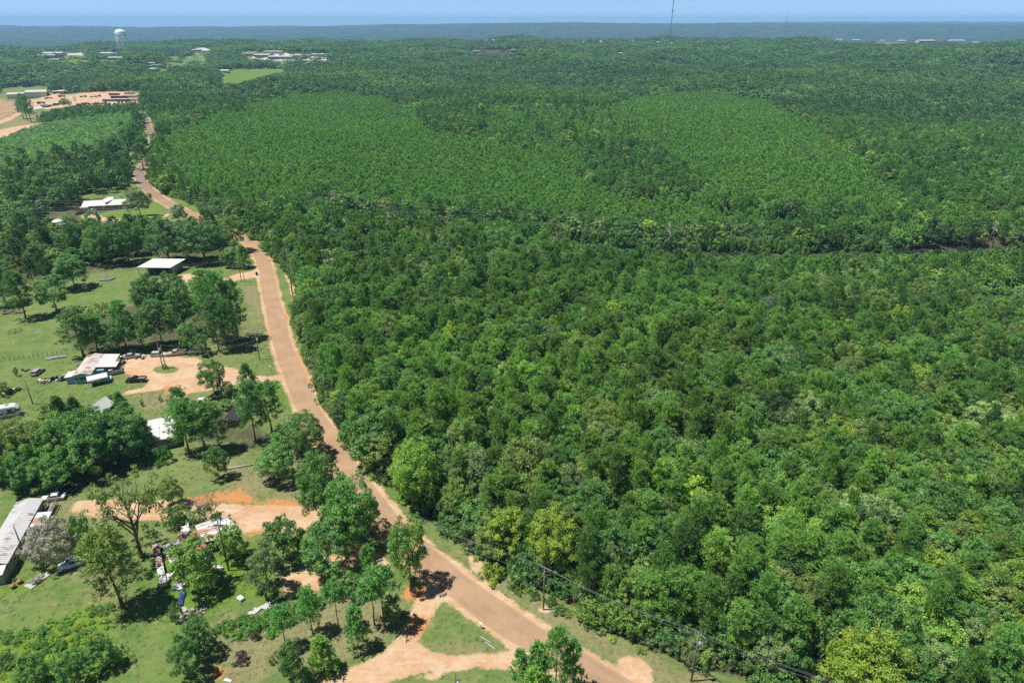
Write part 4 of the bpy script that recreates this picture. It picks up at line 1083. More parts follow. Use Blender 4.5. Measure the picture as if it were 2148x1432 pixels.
for (bx, by, ty, wp, kd, tn, k, lb) in [
    (176, 748, 646, 76, 'pine_tree', G_PINE_D, 1.4, 'big dark pine directly behind the blue house'), (208, 742, 662, 60, 'pine_tree', G_PINE, 1.0, 'pine right of the big dark pine behind the blue house'),
    (240, 738, 676, 64, 'broadleaf_tree', G_BROAD, .8, 'dark leafy tree shading the grey wreck'), (268, 735, 630, 52, 'pine_tree', G_PINE, 1.1, 'tall slender pine in the belt above the parked cars'),
    (300, 730, 655, 66, 'broadleaf_tree', G_BROAD, 1.0, 'leafy tree in the belt left of the twin poles'), (342, 728, 622, 80, 'broadleaf_tree', (.07, .15, .03), 1.0, 'bright spreading tree in the belt above the twin poles'),
    (320, 660, 575, 76, 'wide_tree', G_BROAD, .8, 'dark broad tree in front of the open barn, left part'), (362, 655, 572, 80, 'wide_tree', G_BROAD, .85, 'dark broad tree in front of the open barn, right part'),
    (392, 700, 590, 66, 'broadleaf_tree', G_BROAD, .9, 'leafy tree right of the belt behind the twin poles'), (430, 640, 566, 48, 'pine_tree', G_PINE, 1.0, 'pine standing behind the large roadside pine group'),
    (448, 716, 582, 56, 'pine_tree', G_PINE, 1.05, 'left pine of the large group near the roadside'), (475, 718, 568, 58, 'pine_tree', G_PINE, 1.15, 'tallest middle pine of the large group near the roadside'),
    (500, 712, 586, 54, 'pine_tree', G_PINE, 1.05, 'right pine of the large group near the roadside'), (460, 735, 622, 50, 'pine_tree', G_PINE_D, 1.4, 'front pine of the large group near the roadside'),
    (486, 735, 626, 46, 'pine_tree', G_PINE, .95, 'front right pine of the group, beside the crossarm pole'),
    (404, 738, 678, 42, 'small_tree', G_BROAD, 1.0, 'small round tree above the white sedan at the belt foot'), (428, 745, 700, 30, 'small_tree', G_BROAD, .9, 'smallest tree right of the white sedan in the belt shade'),
    (54, 668, 566, 58, 'pine_tree', G_PINE_D, 1.4, 'leaning thin-crowned tree alone on the far left lawn'), (121, 655, 578, 68, 'broadleaf_tree', G_BROAD, .9, 'full round tree with its own shadow on the left lawn'),
    (12, 640, 556, 60, 'pine_tree', G_PINE_D, 1.3, 'dark tree cut by the left edge above the lawn'), (205, 664, 636, 34, 'bush', G_OLIVE, 1.3, 'small yellowish shrub alone on the lawn behind the pines'),
    (222, 655, 634, 20, 'bush', G_OLIVE, 1.0, 'tiny shrub next to the yellowish lawn shrub'), (158, 604, 532, 66, 'broadleaf_tree', G_PINE, .9, 'tall bare-stemmed tree at the upper rim of the lawn'),
    (430, 549, 463, 96, 'wide_tree', G_PINE_D, 1.3, 'great dark domed tree beside the upper road bend'), (356, 548, 456, 86, 'wide_tree', (.08, .16, .04), 1.0, 'broad lighter green tree behind the open barn'),
    (272, 552, 462, 66, 'wide_tree', G_BROAD, .8, 'dark tree left behind the open barn'), (228, 556, 465, 60, 'wide_tree', G_BROAD, .9, 'leafy tree in the belt, two crowns left of the barn'),
    (512, 562, 514, 32, 'conical_tree', G_PINE_Y, 1.0, 'small lime tree at the corner of the upper driveway'), (494, 528, 452, 52, 'pine_tree', G_PINE_Y, .9, 'tall bright pine beside the road gap under the power line'),
    (486, 560, 520, 40, 'small_tree', G_BROAD, 1.0, 'low tree left of the small lime tree by the driveway'), (296, 456, 392, 54, 'broadleaf_tree', G_GREY, .9, 'grey-green round tree at the right end of the long white house'),
    (378, 466, 430, 36, 'small_tree', G_BROAD, 1.0, 'small open tree at the driveway mouth near the road bend'), (462, 500, 462, 40, 'small_tree', G_BROAD, 1.0, 'round tree under the power line left of the road'),
    (302, 356, 300, 34, 'pine_tree', G_PINE_D, 1.3, 'dark pine between the two road bends, nearer one'), (308, 346, 284, 34, 'pine_tree', G_PINE_D, 1.4, 'dark pine between the two road bends, farther one'),
    (288, 318, 255, 36, 'pine_tree', G_PINE, 1.0, 'pine standing left of the farthest road stretch'), (270, 316, 262, 40, 'broadleaf_tree', G_BROAD, 1.0, 'leafy tree beside the little grey shed'),
    (248, 345, 285, 40, 'pine_tree', G_PINE_D, 1.3, 'dark pine left of the little grey shed'), (58, 254, 196, 22, 'tall_pine', G_PINE_D, 1.4, 'left pine of the tall clump by the red field'),
    (66, 257, 200, 24, 'tall_pine', G_PINE_D, 1.4, 'right pine of the tall clump by the red field'), (50, 250, 206, 20, 'tall_pine', G_PINE_D, 1.3, 'shorter pine of the clump by the red field'),
    (139, 226, 206, 22, 'broadleaf_tree', G_PINE_D, 1.4, 'rounded tree standing inside the truck yard'), (160, 218, 198, 12, 'bare_tree', G_GREY, 1.0, 'thin bare tree at the middle of the truck yard'),
    (231, 198, 175, 16, 'bare_tree', G_GREY, 1.0, 'leafless tree behind the truck yard vehicles'),
    (1092, 1448, 1362, 52, 'young_pine', G_PINE, 1.1, 'leftmost of the pines at the bottom beside the road'), (1126, 1452, 1345, 60, 'young_pine', G_PINE, 1.15, 'second pine at the bottom edge, beside the road and lane mouth'),
    (1165, 1456, 1318, 70, 'pine_tree', G_PINE, 1.15, 'tallest pine at the bottom edge covering the road'), (1200, 1450, 1340, 52, 'young_pine', G_PINE, 1.1, 'rightmost pine at the bottom, its shade on the road'),
    (1120, 1475, 1400, 60, 'young_pine', G_PINE_Y, 1.0, 'low bright pine cut by the bottom edge'), (500, 1172, 1150, 20, 'bush', G_BROAD, 1.0, 'low bush at the foot of the pole by the sheds'),
    (375, 1098, 1060, 60, 'bush', (.08, .17, .03), 1.0, 'bright sprawling bush at the back of the rusty sheds'), (408, 1096, 1068, 40, 'bush', G_BROAD, 1.0, 'darker bush touching the crumpled white roofing'),
    (434, 1098, 1028, 96, 'bare_tree', G_GREY, .9, 'half-dead tree with grey branches behind the rusty sheds'), (440, 1098, 1058, 60, 'bush', G_GREY, .8, 'grey-leafed shrub around the half-dead tree'),
    (365, 1060, 1005, 50, 'small_tree', G_OLIVE, .8, 'slim olive tree on the right rim of the open-crowned tree'),
    (507, 1390, 1368, 34, 'bush', (.085, .045, .05), 1.0, 'round dark purple bush on the rough grass'), (36, 788, 770, 12, 'bush', G_BROAD, 1.0, 'small bush on the left lawn below the scrap heaps'),
    (8, 830, 800, 30, 'bush', G_OLIVE, 1.0, 'bush beside scrap at the left edge'), (573, 1390, 1375, 18, 'bush', G_BROAD, 1.0, 'small bush left of the dark bushy foreground tree'),
    (536, 1340, 1320, 16, 'bush', (.16, .07, .045), 1.0, 'small reddish bush on the rough grass'), (345, 774, 763, 14, 'bush', G_BROAD, 1.0, 'creeper bush around the twin poles'), 
    (300, 852, 836, 8, 'bush', G_BROAD, 1.0, 'left sapling on the worn lawn below the lot'), (338, 842, 828, 8, 'bush', G_BROAD, 1.0, 'right sapling on the worn lawn below the lot'),
    (1148, 1200, 1185, 26, 'bush', G_YEL, .8, 'yellow-green vine clump at the wood edge left of the guyed pole'), (1035, 1210, 1185, 60, 'bush', G_YEL, .8, 'long yellow-green creeper mat at the wood edge')]:
    T(kd, bx, by, ty, wp, tn, lb, k=k)
# stand-outs inside the wood
for (bx, by, ty, wp, kd, tn, k, lb) in [
    (876, 1058, 928, 112, 'wide_tree', (.145,.245,.036), 1.0, 'large bright lime tree at the wood edge near the road'), (1156, 1195, 1072, 118, 'wide_tree', G_YEL, .85, 'yellow-green tree rising from the dark wood above the guyed pole'),
    (1800, 1490, 1336, 196, 'wide_tree', G_YEL, .9, 'huge yellow-green tree at the bottom right'), (1545, 1030, 940, 104, 'wide_tree', (.09, .19, .03), 1.0, 'large light green crown in the middle right of the wood'),
    (1162, 722, 662, 48, 'broadleaf_tree', G_YEL, .7, 'small yellow crown in the upper middle of the wood'), (1345, 1250, 1172, 66, 'broadleaf_tree', (.17, .24, .06), .9, 'pale yellowish tree above the right power line span'),
    (1612, 700, 622, 78, 'wide_tree', (.11,.155,.10), .8, 'blue-grey broad crown in the upper right wood'), (966, 1095, 1010, 70, 'broadleaf_tree', G_LIME, .8, 'light tree with a grey dead top near the road bend'),
    (950, 1092, 1022, 46, 'bare_tree', G_GREY, 1.0, 'grey dead tree poking out of the wood near the road bend'), (1440, 1290, 1190, 96, 'wide_tree', (.08, .18, .03), 1.0, 'lush tree over the right power line span'),
    (1960, 960, 870, 110, 'wide_tree', G_OLIVE, 1.0, 'wide olive-yellow crown near the right edge'), (2080, 830, 770, 100, 'wide_tree', G_GREY, 1.1, 'pale grey-green domed crown at the right edge, upper'),
    (2060, 950, 850, 120, 'wide_tree', G_GREY, 1.1, 'pale grey-green domed crown at the right edge, lower'), (1100, 1050, 930, 130, 'wide_tree', G_OLIVE, .85, 'broad olive tree right of the bright lime tree'),
    (780, 900, 800, 90, 'wide_tree', G_LIME, .8, 'light crown at the wood edge across from the gravel driveway'), (900, 780, 715, 60, 'broadleaf_tree', G_LIME, .9, 'light green crown left of the wood centre'),
    (762, 850, 790, 60, 'bare_tree', G_GREY, 1.0, 'grey twiggy tree at the wood edge, middle of the road'), (700, 600, 520, 80, 'bare_tree', G_GREY, 1.0, 'large grey leafless tree behind the upper roadside trees'),
    (1370, 1010, 900, 100, 'wide_tree', G_BROAD, .8, 'dark domed crown in the middle of the wood'), (2110, 1300, 1180, 130, 'wide_tree', G_LIME, .8, 'lime crown cut by the right edge'),
    (1240, 1120, 1010, 90, 'pine_tree', G_PINE_D, 1.3, 'dark pine group crown behind the yellow-green tree'), (655, 640, 560, 60, 'pine_tree', G_PINE, 1.0, 'dark pine at the verge beside the leaning tall pole'),
    (630, 596, 525, 46, 'broadleaf_tree', G_BROAD, .9, 'leafy tree just above the leaning tall pole'), (1045, 560, 478, 90, 'wide_tree', G_BROAD, .85, 'tall dark crown standing over the power line, left of it'),
    (960, 545, 470, 80, 'wide_tree', (.07, .14, .03), .9, 'tall green crown left of the power line gap')]:
    T(kd, bx, by, ty, wp, tn, lb, forest=True, k=k)

# ---- belts and thickets left of the road that nobody could count tree by tree
MIXB = [(4, 'pine_tree', G_PINE_D, .95), (4, 'broadleaf_tree', G_BROAD, .9), (2, 'broadleaf_tree', G_OLIVE, .85), (1.5, 'broadleaf_tree', (.07, .15, .03), .8)]
grove = belt([(60,446),(160,440),(165,415),(232,405),(270,398),(284,362),(262,335),(170,335),(90,352),(70,400)], 5.0, MIXB)
grove += belt([(-120,380),(60,350),(90,400),(60,446),(-120,452)], 11.0, MIXB)
grove += belt([(-120,470),(98,458),(108,498),(140,500),(235,478),(330,486),(470,492),(492,505),(470,520),(250,545),(130,572),(0,585),(-120,600)], 6.2, MIXB)
grove += belt([(-120,600),(0,590),(60,590),(130,578),(150,590),(90,612),(0,628),(-120,640)], 8.5, MIXB)
grove += belt([(258,300),(288,250),(296,250),(300,290),(285,322)], 6, MIXB)
grove += belt([(80,262),(110,240),(200,232),(295,224),(290,240),(200,250),(110,262)], 6, [(2, 'broadleaf_tree', G_BROAD, .6), (1, 'pine_tree', G_PINE_D, .6)])
HOLES = [poly((100,460),(150,455),(150,478),(100,490)), poly((165,408),(365,408),(365,462),(165,460)), poly((262,318),(292,318),(292,348),(262,345)), poly((196,572),(250,572),(250,605),(196,605)),
         poly((276,540),(380,540),(380,590),(276,590))]
def clear_of(rows, holes):
    if not rows: return rows
    x = np.array([r_[0] for r_ in rows]); y = np.array([r_[1] for r_ in rows]); b = np.zeros(len(rows), bool)
    for q in holes: b |= inside(x, y, q)
    return [r_ for r_, k_ in zip(rows, b) if not k_]
grove = clear_of(grove, HOLES)
hole_px = [np.array(q, float) for q in ([(170,410),(270,410),(270,432),(172,436)], [(200,436),(262,436),(262,450),(200,452)], [(310,440),(350,420),(412,452),(360,462)], [(266,320),(284,320),(284,332),(266,332)], [(104,458),(142,458),(142,474),(104,474)])]
gx = np.array([r_[0] for r_ in grove]); gy = np.array([r_[1] for r_ in grove])
gb = drop_open(gx, gy, 11.0, 3, hole_px)
grove = [r_ for r_, b_ in zip(grove, gb) if not b_]
grove.sort(key=lambda r_: math.hypot(r_[0], r_[1]))
GROUPN = {'pine_tree': 'pines in the belts left of the road', 'broadleaf_tree': 'leafy trees in the belts left of the road'}
rest = []
for i, (x_, y_, kd, tn, sc) in enumerate(grove):
    if i < 110:
        qx, qy, _ = proj(x_, y_, float(hgt(x_, y_)))
        wh = 'between barn and white house' if qy > 455 and qx > 150 else 'at the left edge above the lawn' if qy > 455 else 'behind the long white house'
        t_ = tuple(float(c) for c in tn)
        single_tree(kd, kd, x_, y_, sc, sc * random.uniform(.85, 1.1), random.random() * 6.28, t_, f"{'large ' if sc > .98 else 'small ' if sc < .78 else ''}{tone(t_)} {'pine' if kd == 'pine_tree' else 'leafy tree'} in the belt {wh}, {'nearer' if qy > 500 else 'farther'} side", 'tree', GROUPN[kd])
    else: rest.append((x_, y_, float(hgt(x_, y_)), random.random() * 6.28, sc, sc * random.uniform(.85, 1.1), *tn, (0 if kd == 'pine_tree' else 4) + random.randrange(4)))
if rest:
    scatter('tree_belt', 'dark belt of pines and leafy trees behind the long white house and shrubland', 'woodland', rest,
            [lod('pine_tree', 1, i) for i in range(4)] + [lod('broadleaf_tree', 1, i) for i in range(4)])
shr = belt([(-150,330),(0,298),(60,276),(120,258),(200,246),(290,240),(275,300),(258,320),(150,330),(60,345),(0,372),(-150,420)], 2.7, [(3, 'bush', (.11, .25, .045), 1.3), (2, 'bush', (.16, .30, .045), 1.2), (2, 'bush', (.10, .19, .06), 1.5), (.6, 'bush', G_LIME, 1.4)])
shr += belt([(-150,450),(-150,400),(0,372),(60,345),(100,350),(90,400),(70,446),(0,452)], 3.0, [(3, 'bush', (.13, .25, .05), 1.4), (2, 'bush', (.16, .28, .05), 1.2), (1, 'bush', (.10, .19, .06), 1.8)])
scatter('shrubland', 'dense low green shrubland below the truck yard, at the upper left', 'shrubs', [(r_[0], r_[1], float(hgt(r_[0], r_[1])) - .1, random.random() * 6.28, r_[4] * random.uniform(.75, 1.3), r_[4] * random.uniform(.5, 1.15), *r_[3], random.randrange(4)) for r_ in shr],
        [lod('bush', 1, i) for i in range(4)])
wd_ = belt([(-60,1350),(20,1325),(80,1310),(150,1290),(200,1268),(238,1262),(236,1310),(210,1350),(190,1390),(200,1470),(-60,1500)], 1.6, [(3, 'bush', (.18, .32, .045), .40), (3, 'bush', (.24, .33, .05), .36), (2, 'bush', (.11, .23, .05), .5), (.3, 'bush', (.07, .14, .045), .75)])
wd_ += belt([(440,1318),(520,1295),(560,1285),(640,1262),(700,1248),(705,1262),(640,1290),(585,1330),(540,1345),(470,1335)], 1.3, [(3, 'bush', (.12,.25,.045), .5), (2, 'bush', (.08,.19,.045), .55)])
wd_ += belt([(0,1215),(40,1205),(75,1200),(70,1215),(20,1235),(0,1240)], 3.5, [(1, 'bush', (.07, .16, .03), .3)])
wd_ += belt([(820,1065),(870,1080),(930,1128),(1000,1175),(1050,1210),(1100,1238),(1160,1268),(1240,1310),(1340,1352),(1500,1420),(1500,1440),(1330,1365),(1230,1322),(1150,1282),(1040,1222),(960,1165),(900,1125),(850,1090)], 2.4, [(2, 'bush', (.13,.23,.045), .45), (2, 'bush', (.09,.19,.045), .55), (1, 'bush', G_YEL, .35)])
wd_ += belt([(760,1000),(800,1040),(840,1075),(830,1080),(790,1050),(745,1005)], 2.0, [(2, 'bush', (.10,.22,.045), .5)])
wd_ += belt([(560,800),(603,800),(640,868),(625,880),(590,860)], 1.6, [(2, 'bush', (.12,.25,.045), .3)])
wd_ += belt([(690,830),(700,850),(730,900),(760,950),(745,950),(712,900),(680,850)], 2.2, [(2, 'bush', (.12,.23,.045), .5)])
scatter('weed_thicket', 'bright green weeds and brambles grown thick along the lot and the wood edge', 'weeds', [(r_[0], r_[1], float(hgt(r_[0], r_[1])) - .05, random.random() * 6.28, r_[4], r_[4] * 1.2, *r_[3], random.randrange(4)) for r_ in wd_],
        [lod('bush', 0, i) for i in range(4)])

def undergrowth():
    rows = []
    E = resample(_fe, 1.5)
    for ex, ey in E:
        if math.hypot(ex, ey) > 520: continue
        for k in range(3):
            ox, oy = rng.normal(0, 1.6), rng.normal(0, 1.6)
            q_ = 2.6 if ey < 130 else -.4; x_, y_ = ex + ox + q_, ey + oy + q_
            if float(road_dist_coarse(x_, y_)) < 5.5: continue
            sc = rng.uniform(.5, 1.5) * (1.25 if k else .8); c = [(.10, .20, .045), (.075, .16, .042), (.14, .235, .045), (.12, .165, .06)][rng.integers(4)]
            rows.append((x_, y_, float(hgt(x_, y_)) - .1, rng.random() * 6.28, sc, sc * rng.uniform(.9, 2.0), *c, rng.integers(4)))
    x, y = jitter_grid(-160, 460, 250, 400, 2.6)
    m = (seg_dist(x, y, POWER_L[1:]) < 11) & (x > -150) & (rng.random(len(x)) < .45); x, y = x[m], y[m]
    for x_, y_ in zip(x, y):
        sc = rng.uniform(.6, 1.5); rows.append((x_, y_, float(hgt(x_, y_)) - .1, rng.random() * 6.28, sc, sc * rng.uniform(.5, 1.2), *[(.04, .07, .03), (.05, .09, .035), (.07, .10, .045)][rng.integers(3)], rng.integers(4)))  # extra-dark scrub tints stand in for the shade lying in the cut
    x, y = jitter_grid(-160, 320, 60, 400, 3.3)
    m = (forest_sd(x, y) > 4) & in_view(x, y) & (np.hypot(x, y) < 380) & (seg_dist(x, y, POWER_L[1:]) > 11); x, y = x[m], y[m]
    for x_, y_ in zip(x, y):
        sc = rng.uniform(1.2, 2.2); c = [(.10, .20, .045), (.085, .17, .042), (.13, .21, .05)][rng.integers(3)]
        rows.append((x_, y_, float(hgt(x_, y_)) - .1, rng.random() * 6.28, sc, sc * rng.uniform(1.2, 2.6), *c, rng.integers(4)))
    scatter('undergrowth', 'low leafy scrub at the foot of the wood and in the power line cut', 'undergrowth', rows, [lod('bush', 0, i) for i in range(4)])
undergrowth()

def grass():
    """short tufts that roughen lawns and verges"""
    protos = []
    for i in range(3):
        g = np.random.default_rng(900 + i); nbl = 26
        c = g.normal(size=(nbl, 3)) * [.22, .22, 0]; d = unit(g.normal(size=(nbl, 3)) * [1.1, 1.1, 0] + [0, 0, .8]); b = unit(np.cross(d, np.array([0, 0, 1.]) + g.normal(size=(nbl, 3)) * .2))
        Lh = g.uniform(.15, .34, (nbl, 1))
        Tt = np.stack([c + d * Lh, c + b * .035, c - b * .035], 1)
        protos.append(crown_mesh('tuft', Tt, g.uniform(.2, .9, nbl)))
    x, y = jitter_grid(-150, 75, 60, 260, 1.05)
    m = in_view(x, y) & (forest_sd(x, y) < 2) & (np.hypot(x, y) < 235) & (road_dist_coarse(x, y) > 3.6)
    x, y = x[m], y[m]
    M = area_masks(x, y)
    m = (M['dirt'] < .35) & (M['clay'] < .4) & (rng.random(len(x)) < .35 + .5 * M['dry'] + .4 * M['lush'] + .3 * smooth(14, 6, M['rd']) * (lowf(x, y, 9, 1) > -.3))
    x, y = x[m], y[m]; dr = M['dry'][m]; lu = M['lush'][m]
    n = len(x); f = rng.random(n)
    t = blend((.085, .135, .035), (.125, .165, .05), f)
    t = t * (1 - dr[:, None] * .8) + np.array((.20, .18, .10)) * dr[:, None] * .8
    t = t * (1 - lu[:, None] * .6) + np.array((.14, .24, .04)) * lu[:, None] * .6
    sc = rng.uniform(.6, 1.3, n) * (1 + .5 * lu)
    rows = np.c_[x, y, hgt(x, y), rng.random(n) * 6.28, sc, sc * rng.uniform(.6, 1.3, n), t, rng.integers(0, 3, n)]
    scatter('rough_grass', 'tufts of rough grass over the lawns and road verges', 'grass', rows, protos)
grass()
plant_forest()

# ------------------------------------------------------------------ buildings
WHITE_ROOF = paint('white metal roof', (.56, .56, .55), .5, .4, dirt=.3, dirt_col=(.36, .31, .27), scale=.5)
CREAM = paint('cream siding', (.52, .47, .38), .7, .3, dirt=.3)
GREYW = paint('grey siding', (.30, .31, .30), .7, .3, dirt=.3)
BLUEW = paint('light blue siding', (.22, .42, .50), .6, .3, dirt=.25, dirt_col=(.2, .2, .2))
TANW = paint('tan siding', (.36, .31, .25), .7, .3, dirt=.3)
WHITEW = paint('white siding', (.62, .62, .60), .6, .3, dirt=.2)
TRIM = paint('white trim', (.70, .70, .68), .5, .4, dirt=.1)
DARK = paint('dark opening', (.018, .017, .016), .9, .1, dirt=.1)
WOOD = paint('weathered wood', (.22, .165, .12), .85, .15, dirt=.4, dirt_col=(.09, .07, .05), scale=3)
WOODG = paint('grey weathered wood', (.27, .245, .22), .85, .15, dirt=.4, dirt_col=(.12, .1, .08), scale=3)
RUST_RIB = corrugated('ribbed white roof streaked with rust', (.56, .53, .50), .9, .62, 'x', seed=1.0)
RUST_RED = corrugated('red rusted sheets', (.33, .135, .115), .6, .3, 'x', rust_col=(.13, .05, .04), seed=4.0)
RUST_MIX = corrugated('half rusted sheets', (.50, .47, .44), .9, .75, 'y', rust_col=(.26, .11, .06), seed=7.0)
RIBBED = corrugated('silver ribbed roof', (.60, .60, .60), .7, .1, 'x', rust_col=(.30, .16, .11), seed=9.0)
BLACKROOF = corrugated('dark ribbed roof', (.035, .036, .040), .3, .1, 'y', rust_col=(.08, .07, .07))
STEEL = paint('galvanised steel', (.42, .43, .44), .45, .5, .35, dirt=.25, dirt_col=(.2, .18, .16))
CONC = paint('pale concrete', (.42, .40, .37), .85, .2, dirt=.3)
GLASS = glass_mat()

def frame_of(pa, pb, pc):
    """rectangle in plan from three roof corners: pa->pb is one side, pb->pc the next; returns centre, length, width, angle"""
    a, b, c = Vector(pa), Vector(pb), Vector(pc)
    u = (b - a); L_ = u.length; ang = math.atan2(u.y, u.x); un = u.normalized(); vn = Vector((-un.y, un.x, 0))
    W_ = (c - b).dot(vn)
    cen = a + u / 2 + vn * W_ / 2
    return cen, L_, abs(W_), ang

def window(parent, x, y, z, w_, h_, face, frame=TRIM, nm='window'):
    """face: '+x','-x','+y','-y' - a frame set in the wall with a dark pane and sill"""
    sx = 1 if face[0] == '+' else -1
    if face[1] == 'x':
        f = MB().box((x + sx * .03, y, z), (.08, w_ + .16, h_ + .16)).build(nm, frame, parent)
        MB().box((x + sx * .075, y, z), (.03, w_, h_)).build('pane', GLASS, f)
        MB().box((x + sx * .09, y, z - h_ / 2 - .1), (.14, w_ + .24, .06)).build('sill', frame, f)
    else:
        f = MB().box((x, y + sx * .03, z), (w_ + .16, .08, h_ + .16)).build(nm, frame, parent)
        MB().box((x, y + sx * .075, z), (w_, .03, h_)).build('pane', GLASS, f)
        MB().box((x, y + sx * .09, z - h_ / 2 - .1), (w_ + .24, .14, .06)).build('sill', frame, f)
    return f
def door(parent, x, y, w_, h_, face, mat=TRIM, z0=.15):
    sx = 1 if face[0] == '+' else -1
    if face[1] == 'x':
        d = MB().box((x + sx * .04, y, z0 + h_ / 2), (.07, w_, h_)).build('door', mat, parent)
        MB().box((x + sx * .10, y + w_ * .35, z0 + h_ * .48), (.06, .06, .12)).build('handle', STEEL, d)
    else:
        d = MB().box((x, y + sx * .04, z0 + h_ / 2), (w_, .07, h_)).build('door', mat, parent)
        MB().box((x + w_ * .35, y + sx * .10, z0 + h_ * .48), (.12, .06, .06)).build('handle', STEEL, d)
    return d

def gable(parent, L_, W_, hw, rise, wall, roof, over=.3, cx=0, cy=0, th=.1, ribs=0, rib_mat=None):
    """long axis x; walls with gable ends and a two-pitch roof of separate slopes, optional raised ribs"""
    MB().prism([(-W_ / 2, 0), (W_ / 2, 0), (W_ / 2, hw), (0, hw + rise), (-W_ / 2, hw)], -L_ / 2, L_ / 2)
    m = MB(); m.prism([(-W_ / 2, 0), (W_ / 2, 0), (W_ / 2, hw), (0, hw + rise), (-W_ / 2, hw)], -L_ / 2, L_ / 2)
    bmesh.ops.rotate(m.bm, verts=m.bm.verts[:], matrix=Matrix.Rotation(math.pi / 2, 3, 'Z'), cent=(0, 0, 0))
    bmesh.ops.translate(m.bm, verts=m.bm.verts[:], vec=(cx, cy, 0))
    wl = m.build('wall', wall, parent)
    k = rise / (W_ / 2); ext = over
    rf = []
    for sgn in (-1, 1):
        x0, x1 = cx - L_ / 2 - over, cx + L_ / 2 + over
        ye = sgn * (W_ / 2 + ext)
        m = MB().slab([(x0, cy, hw + rise + th), (x1, cy, hw + rise + th), (x1, cy + ye, hw - k * ext + th), (x0, cy + ye, hw - k * ext + th)], th)
        if ribs:
            n_ = int((x1 - x0) / ribs)
            for i in range(n_ + 1):
                xx = x0 + (x1 - x0) * i / max(n_, 1)
                m.slab([(xx - .05, cy, hw + rise + th + .05), (xx + .05, cy, hw + rise + th + .05), (xx + .05, cy + ye, hw - k * ext + th + .05), (xx - .05, cy + ye, hw - k * ext + th + .05)], .06)
        rf.append(m.build('roof', roof, parent))
    return wl, rf

def building(name, cen, ang, label, cat):
    return empty(name, (cen[0], cen[1], float(hgt(cen[0], cen[1]))), ang, label, cat)

# near-left trailer home: ribbed rusty-white roof
a = at_z(15, 1178, 2.9); b = at_z(89, 1045, 2.9)
u = (b - a); u.z = 0; L_ = u.length; ang = math.atan2(u.y, u.x); W_ = 4.8
left = Vector((-math.sin(ang), math.cos(ang), 0)); c = (a + b) / 2 + left * W_ / 2 - u.normalized() * .2
bl = building('trailer_home', c, ang, 'long grey trailer home with a rust-streaked ribbed white roof at the left edge', 'mobile home')
gable(bl, L_, W_, 2.8, .65, GREYW, corrugated('white ribbed roof with light rust', (.50, .495, .49), .85, .5, 'x', rust_col=(.11, .09, .085), seed=3.0), .18, ribs=.55)
for xx in (-L_ * .36, -L_ * .12, L_ * .1, L_ * .3): window(bl, xx, -W_ / 2, 1.75, 1.0, 1.0, '-y')
for xx in (-L_ * .25, L_ * .2): door(bl, xx, -W_ / 2, .9, 2.0, '-y', TRIM, .5)
window(bl, L_ / 2, 0, 1.8, 1.1, .9, '+x')
MB().box((0, 0, .28), (L_ - .2, W_ + .04, .5)).build('skirting', TANW, bl)
pr = MB().slab([(-L_ / 2 - 2.6, -W_ / 2, 2.35), (-L_ / 2 - .25, -W_ / 2, 2.75), (-L_ / 2 - .25, W_ / 2, 2.75), (-L_ / 2 - 2.6, W_ / 2, 2.35)], .08).build('porch_roof', STEEL, bl)
MB().box((-L_ / 2 - 1.3, 0, 1.1), (2.3, W_ - .2, 2.2)).build('porch', GREYW, bl)
ax = L_ * .17
an = MB().box((ax, -W_ / 2 - 1.35, 1.15), (4.2, 2.7, 2.3)).build('annex', GREYW, bl)
for i in range(5):
    MB().box((ax - 1.85 + i * .92, -W_ / 2 - 1.4, 2.42 + .02 * (i % 2)), (.9, 3.1, .05), rx=R(5)).build('roof_sheet', RUST_MIX if i in (1, 2) else RIBBED, an)
for i in range(9):
    MB().box((ax + 2.5 + i * .62, -W_ / 2 - 1.1, .78 - .0 * i), (.56, 1.6, .05)).build('deck_board', WOODG, bl)
for i in range(5):
    for sy in (-.35, -1.95):
        MB().box((ax + 2.6 + i * 1.25, -W_ / 2 + sy, .8), (.1, .1, 1.7)).build('railing_post', WOOD, bl)
for sy in (-.35, -1.95):
    r_ = MB(); r_.box((ax + 5.1, -W_ / 2 + sy, 1.6), (5.4, .12, .1)); r_.build('handrail', WOOD, bl)
    MB().box((ax + 5.1, -W_ / 2 + sy, 1.2), (5.4, .05, .1)).build('handrail', WOOD, bl)

# blue house
c_ = [at_z(154, 785, 2.8), at_z(190, 784, 2.8), at_z(218, 743, 2.8)]
u = c_[2] - c_[1]; u.z = 0; L_ = u.length; ang = math.atan2(u.y, u.x); W_ = (c_[1] - c_[0]).length * .97
left = Vector((-math.sin(ang), math.cos(ang), 0)); c = (c_[1] + c_[2]) / 2 + left * W_ / 2
bl = building('blue_house', c, ang, 'light blue house under a ribbed roof banded with rust, white lean-to beside it', 'house')
gable(bl, L_, W_, 2.7, .55, BLUEW, RUST_RIB, .15, ribs=.7)
window(bl, -L_ / 2, -.1, 1.6, 2.0, .9, '-x'); window(bl, -L_ / 2, 1.7, 1.5, .6, .8, '-x')
for i in range(5):   # lean-to roof sheets on the right side
    m = MB().slab([(L_ / 2 - i * L_ / 7.2, -W_ / 2 - .1, 2.95), (L_ / 2 - (i + .98) * L_ / 7.2, -W_ / 2 - .1, 2.95),
        (L_ / 2 - (i + .98) * L_ / 7.2, -W_ / 2 - (4.4 if i < 3 else 5.6), 2.45), (L_ / 2 - i * L_ / 7.2, -W_ / 2 - (4.4 if i < 3 else 5.6), 2.45)], .06)
    m.build('lean_to_sheet', WHITE_ROOF, bl)
for xx, yy in ((L_ / 2 - .3, -4.2), (0, -4.2), (-L_ * .17, -5.4), (L_ * .1, -5.4)):
    MB().box((xx, -W_ / 2 + yy, 1.2), (.12, .12, 2.4)).build('lean_to_post', WOOD, bl)
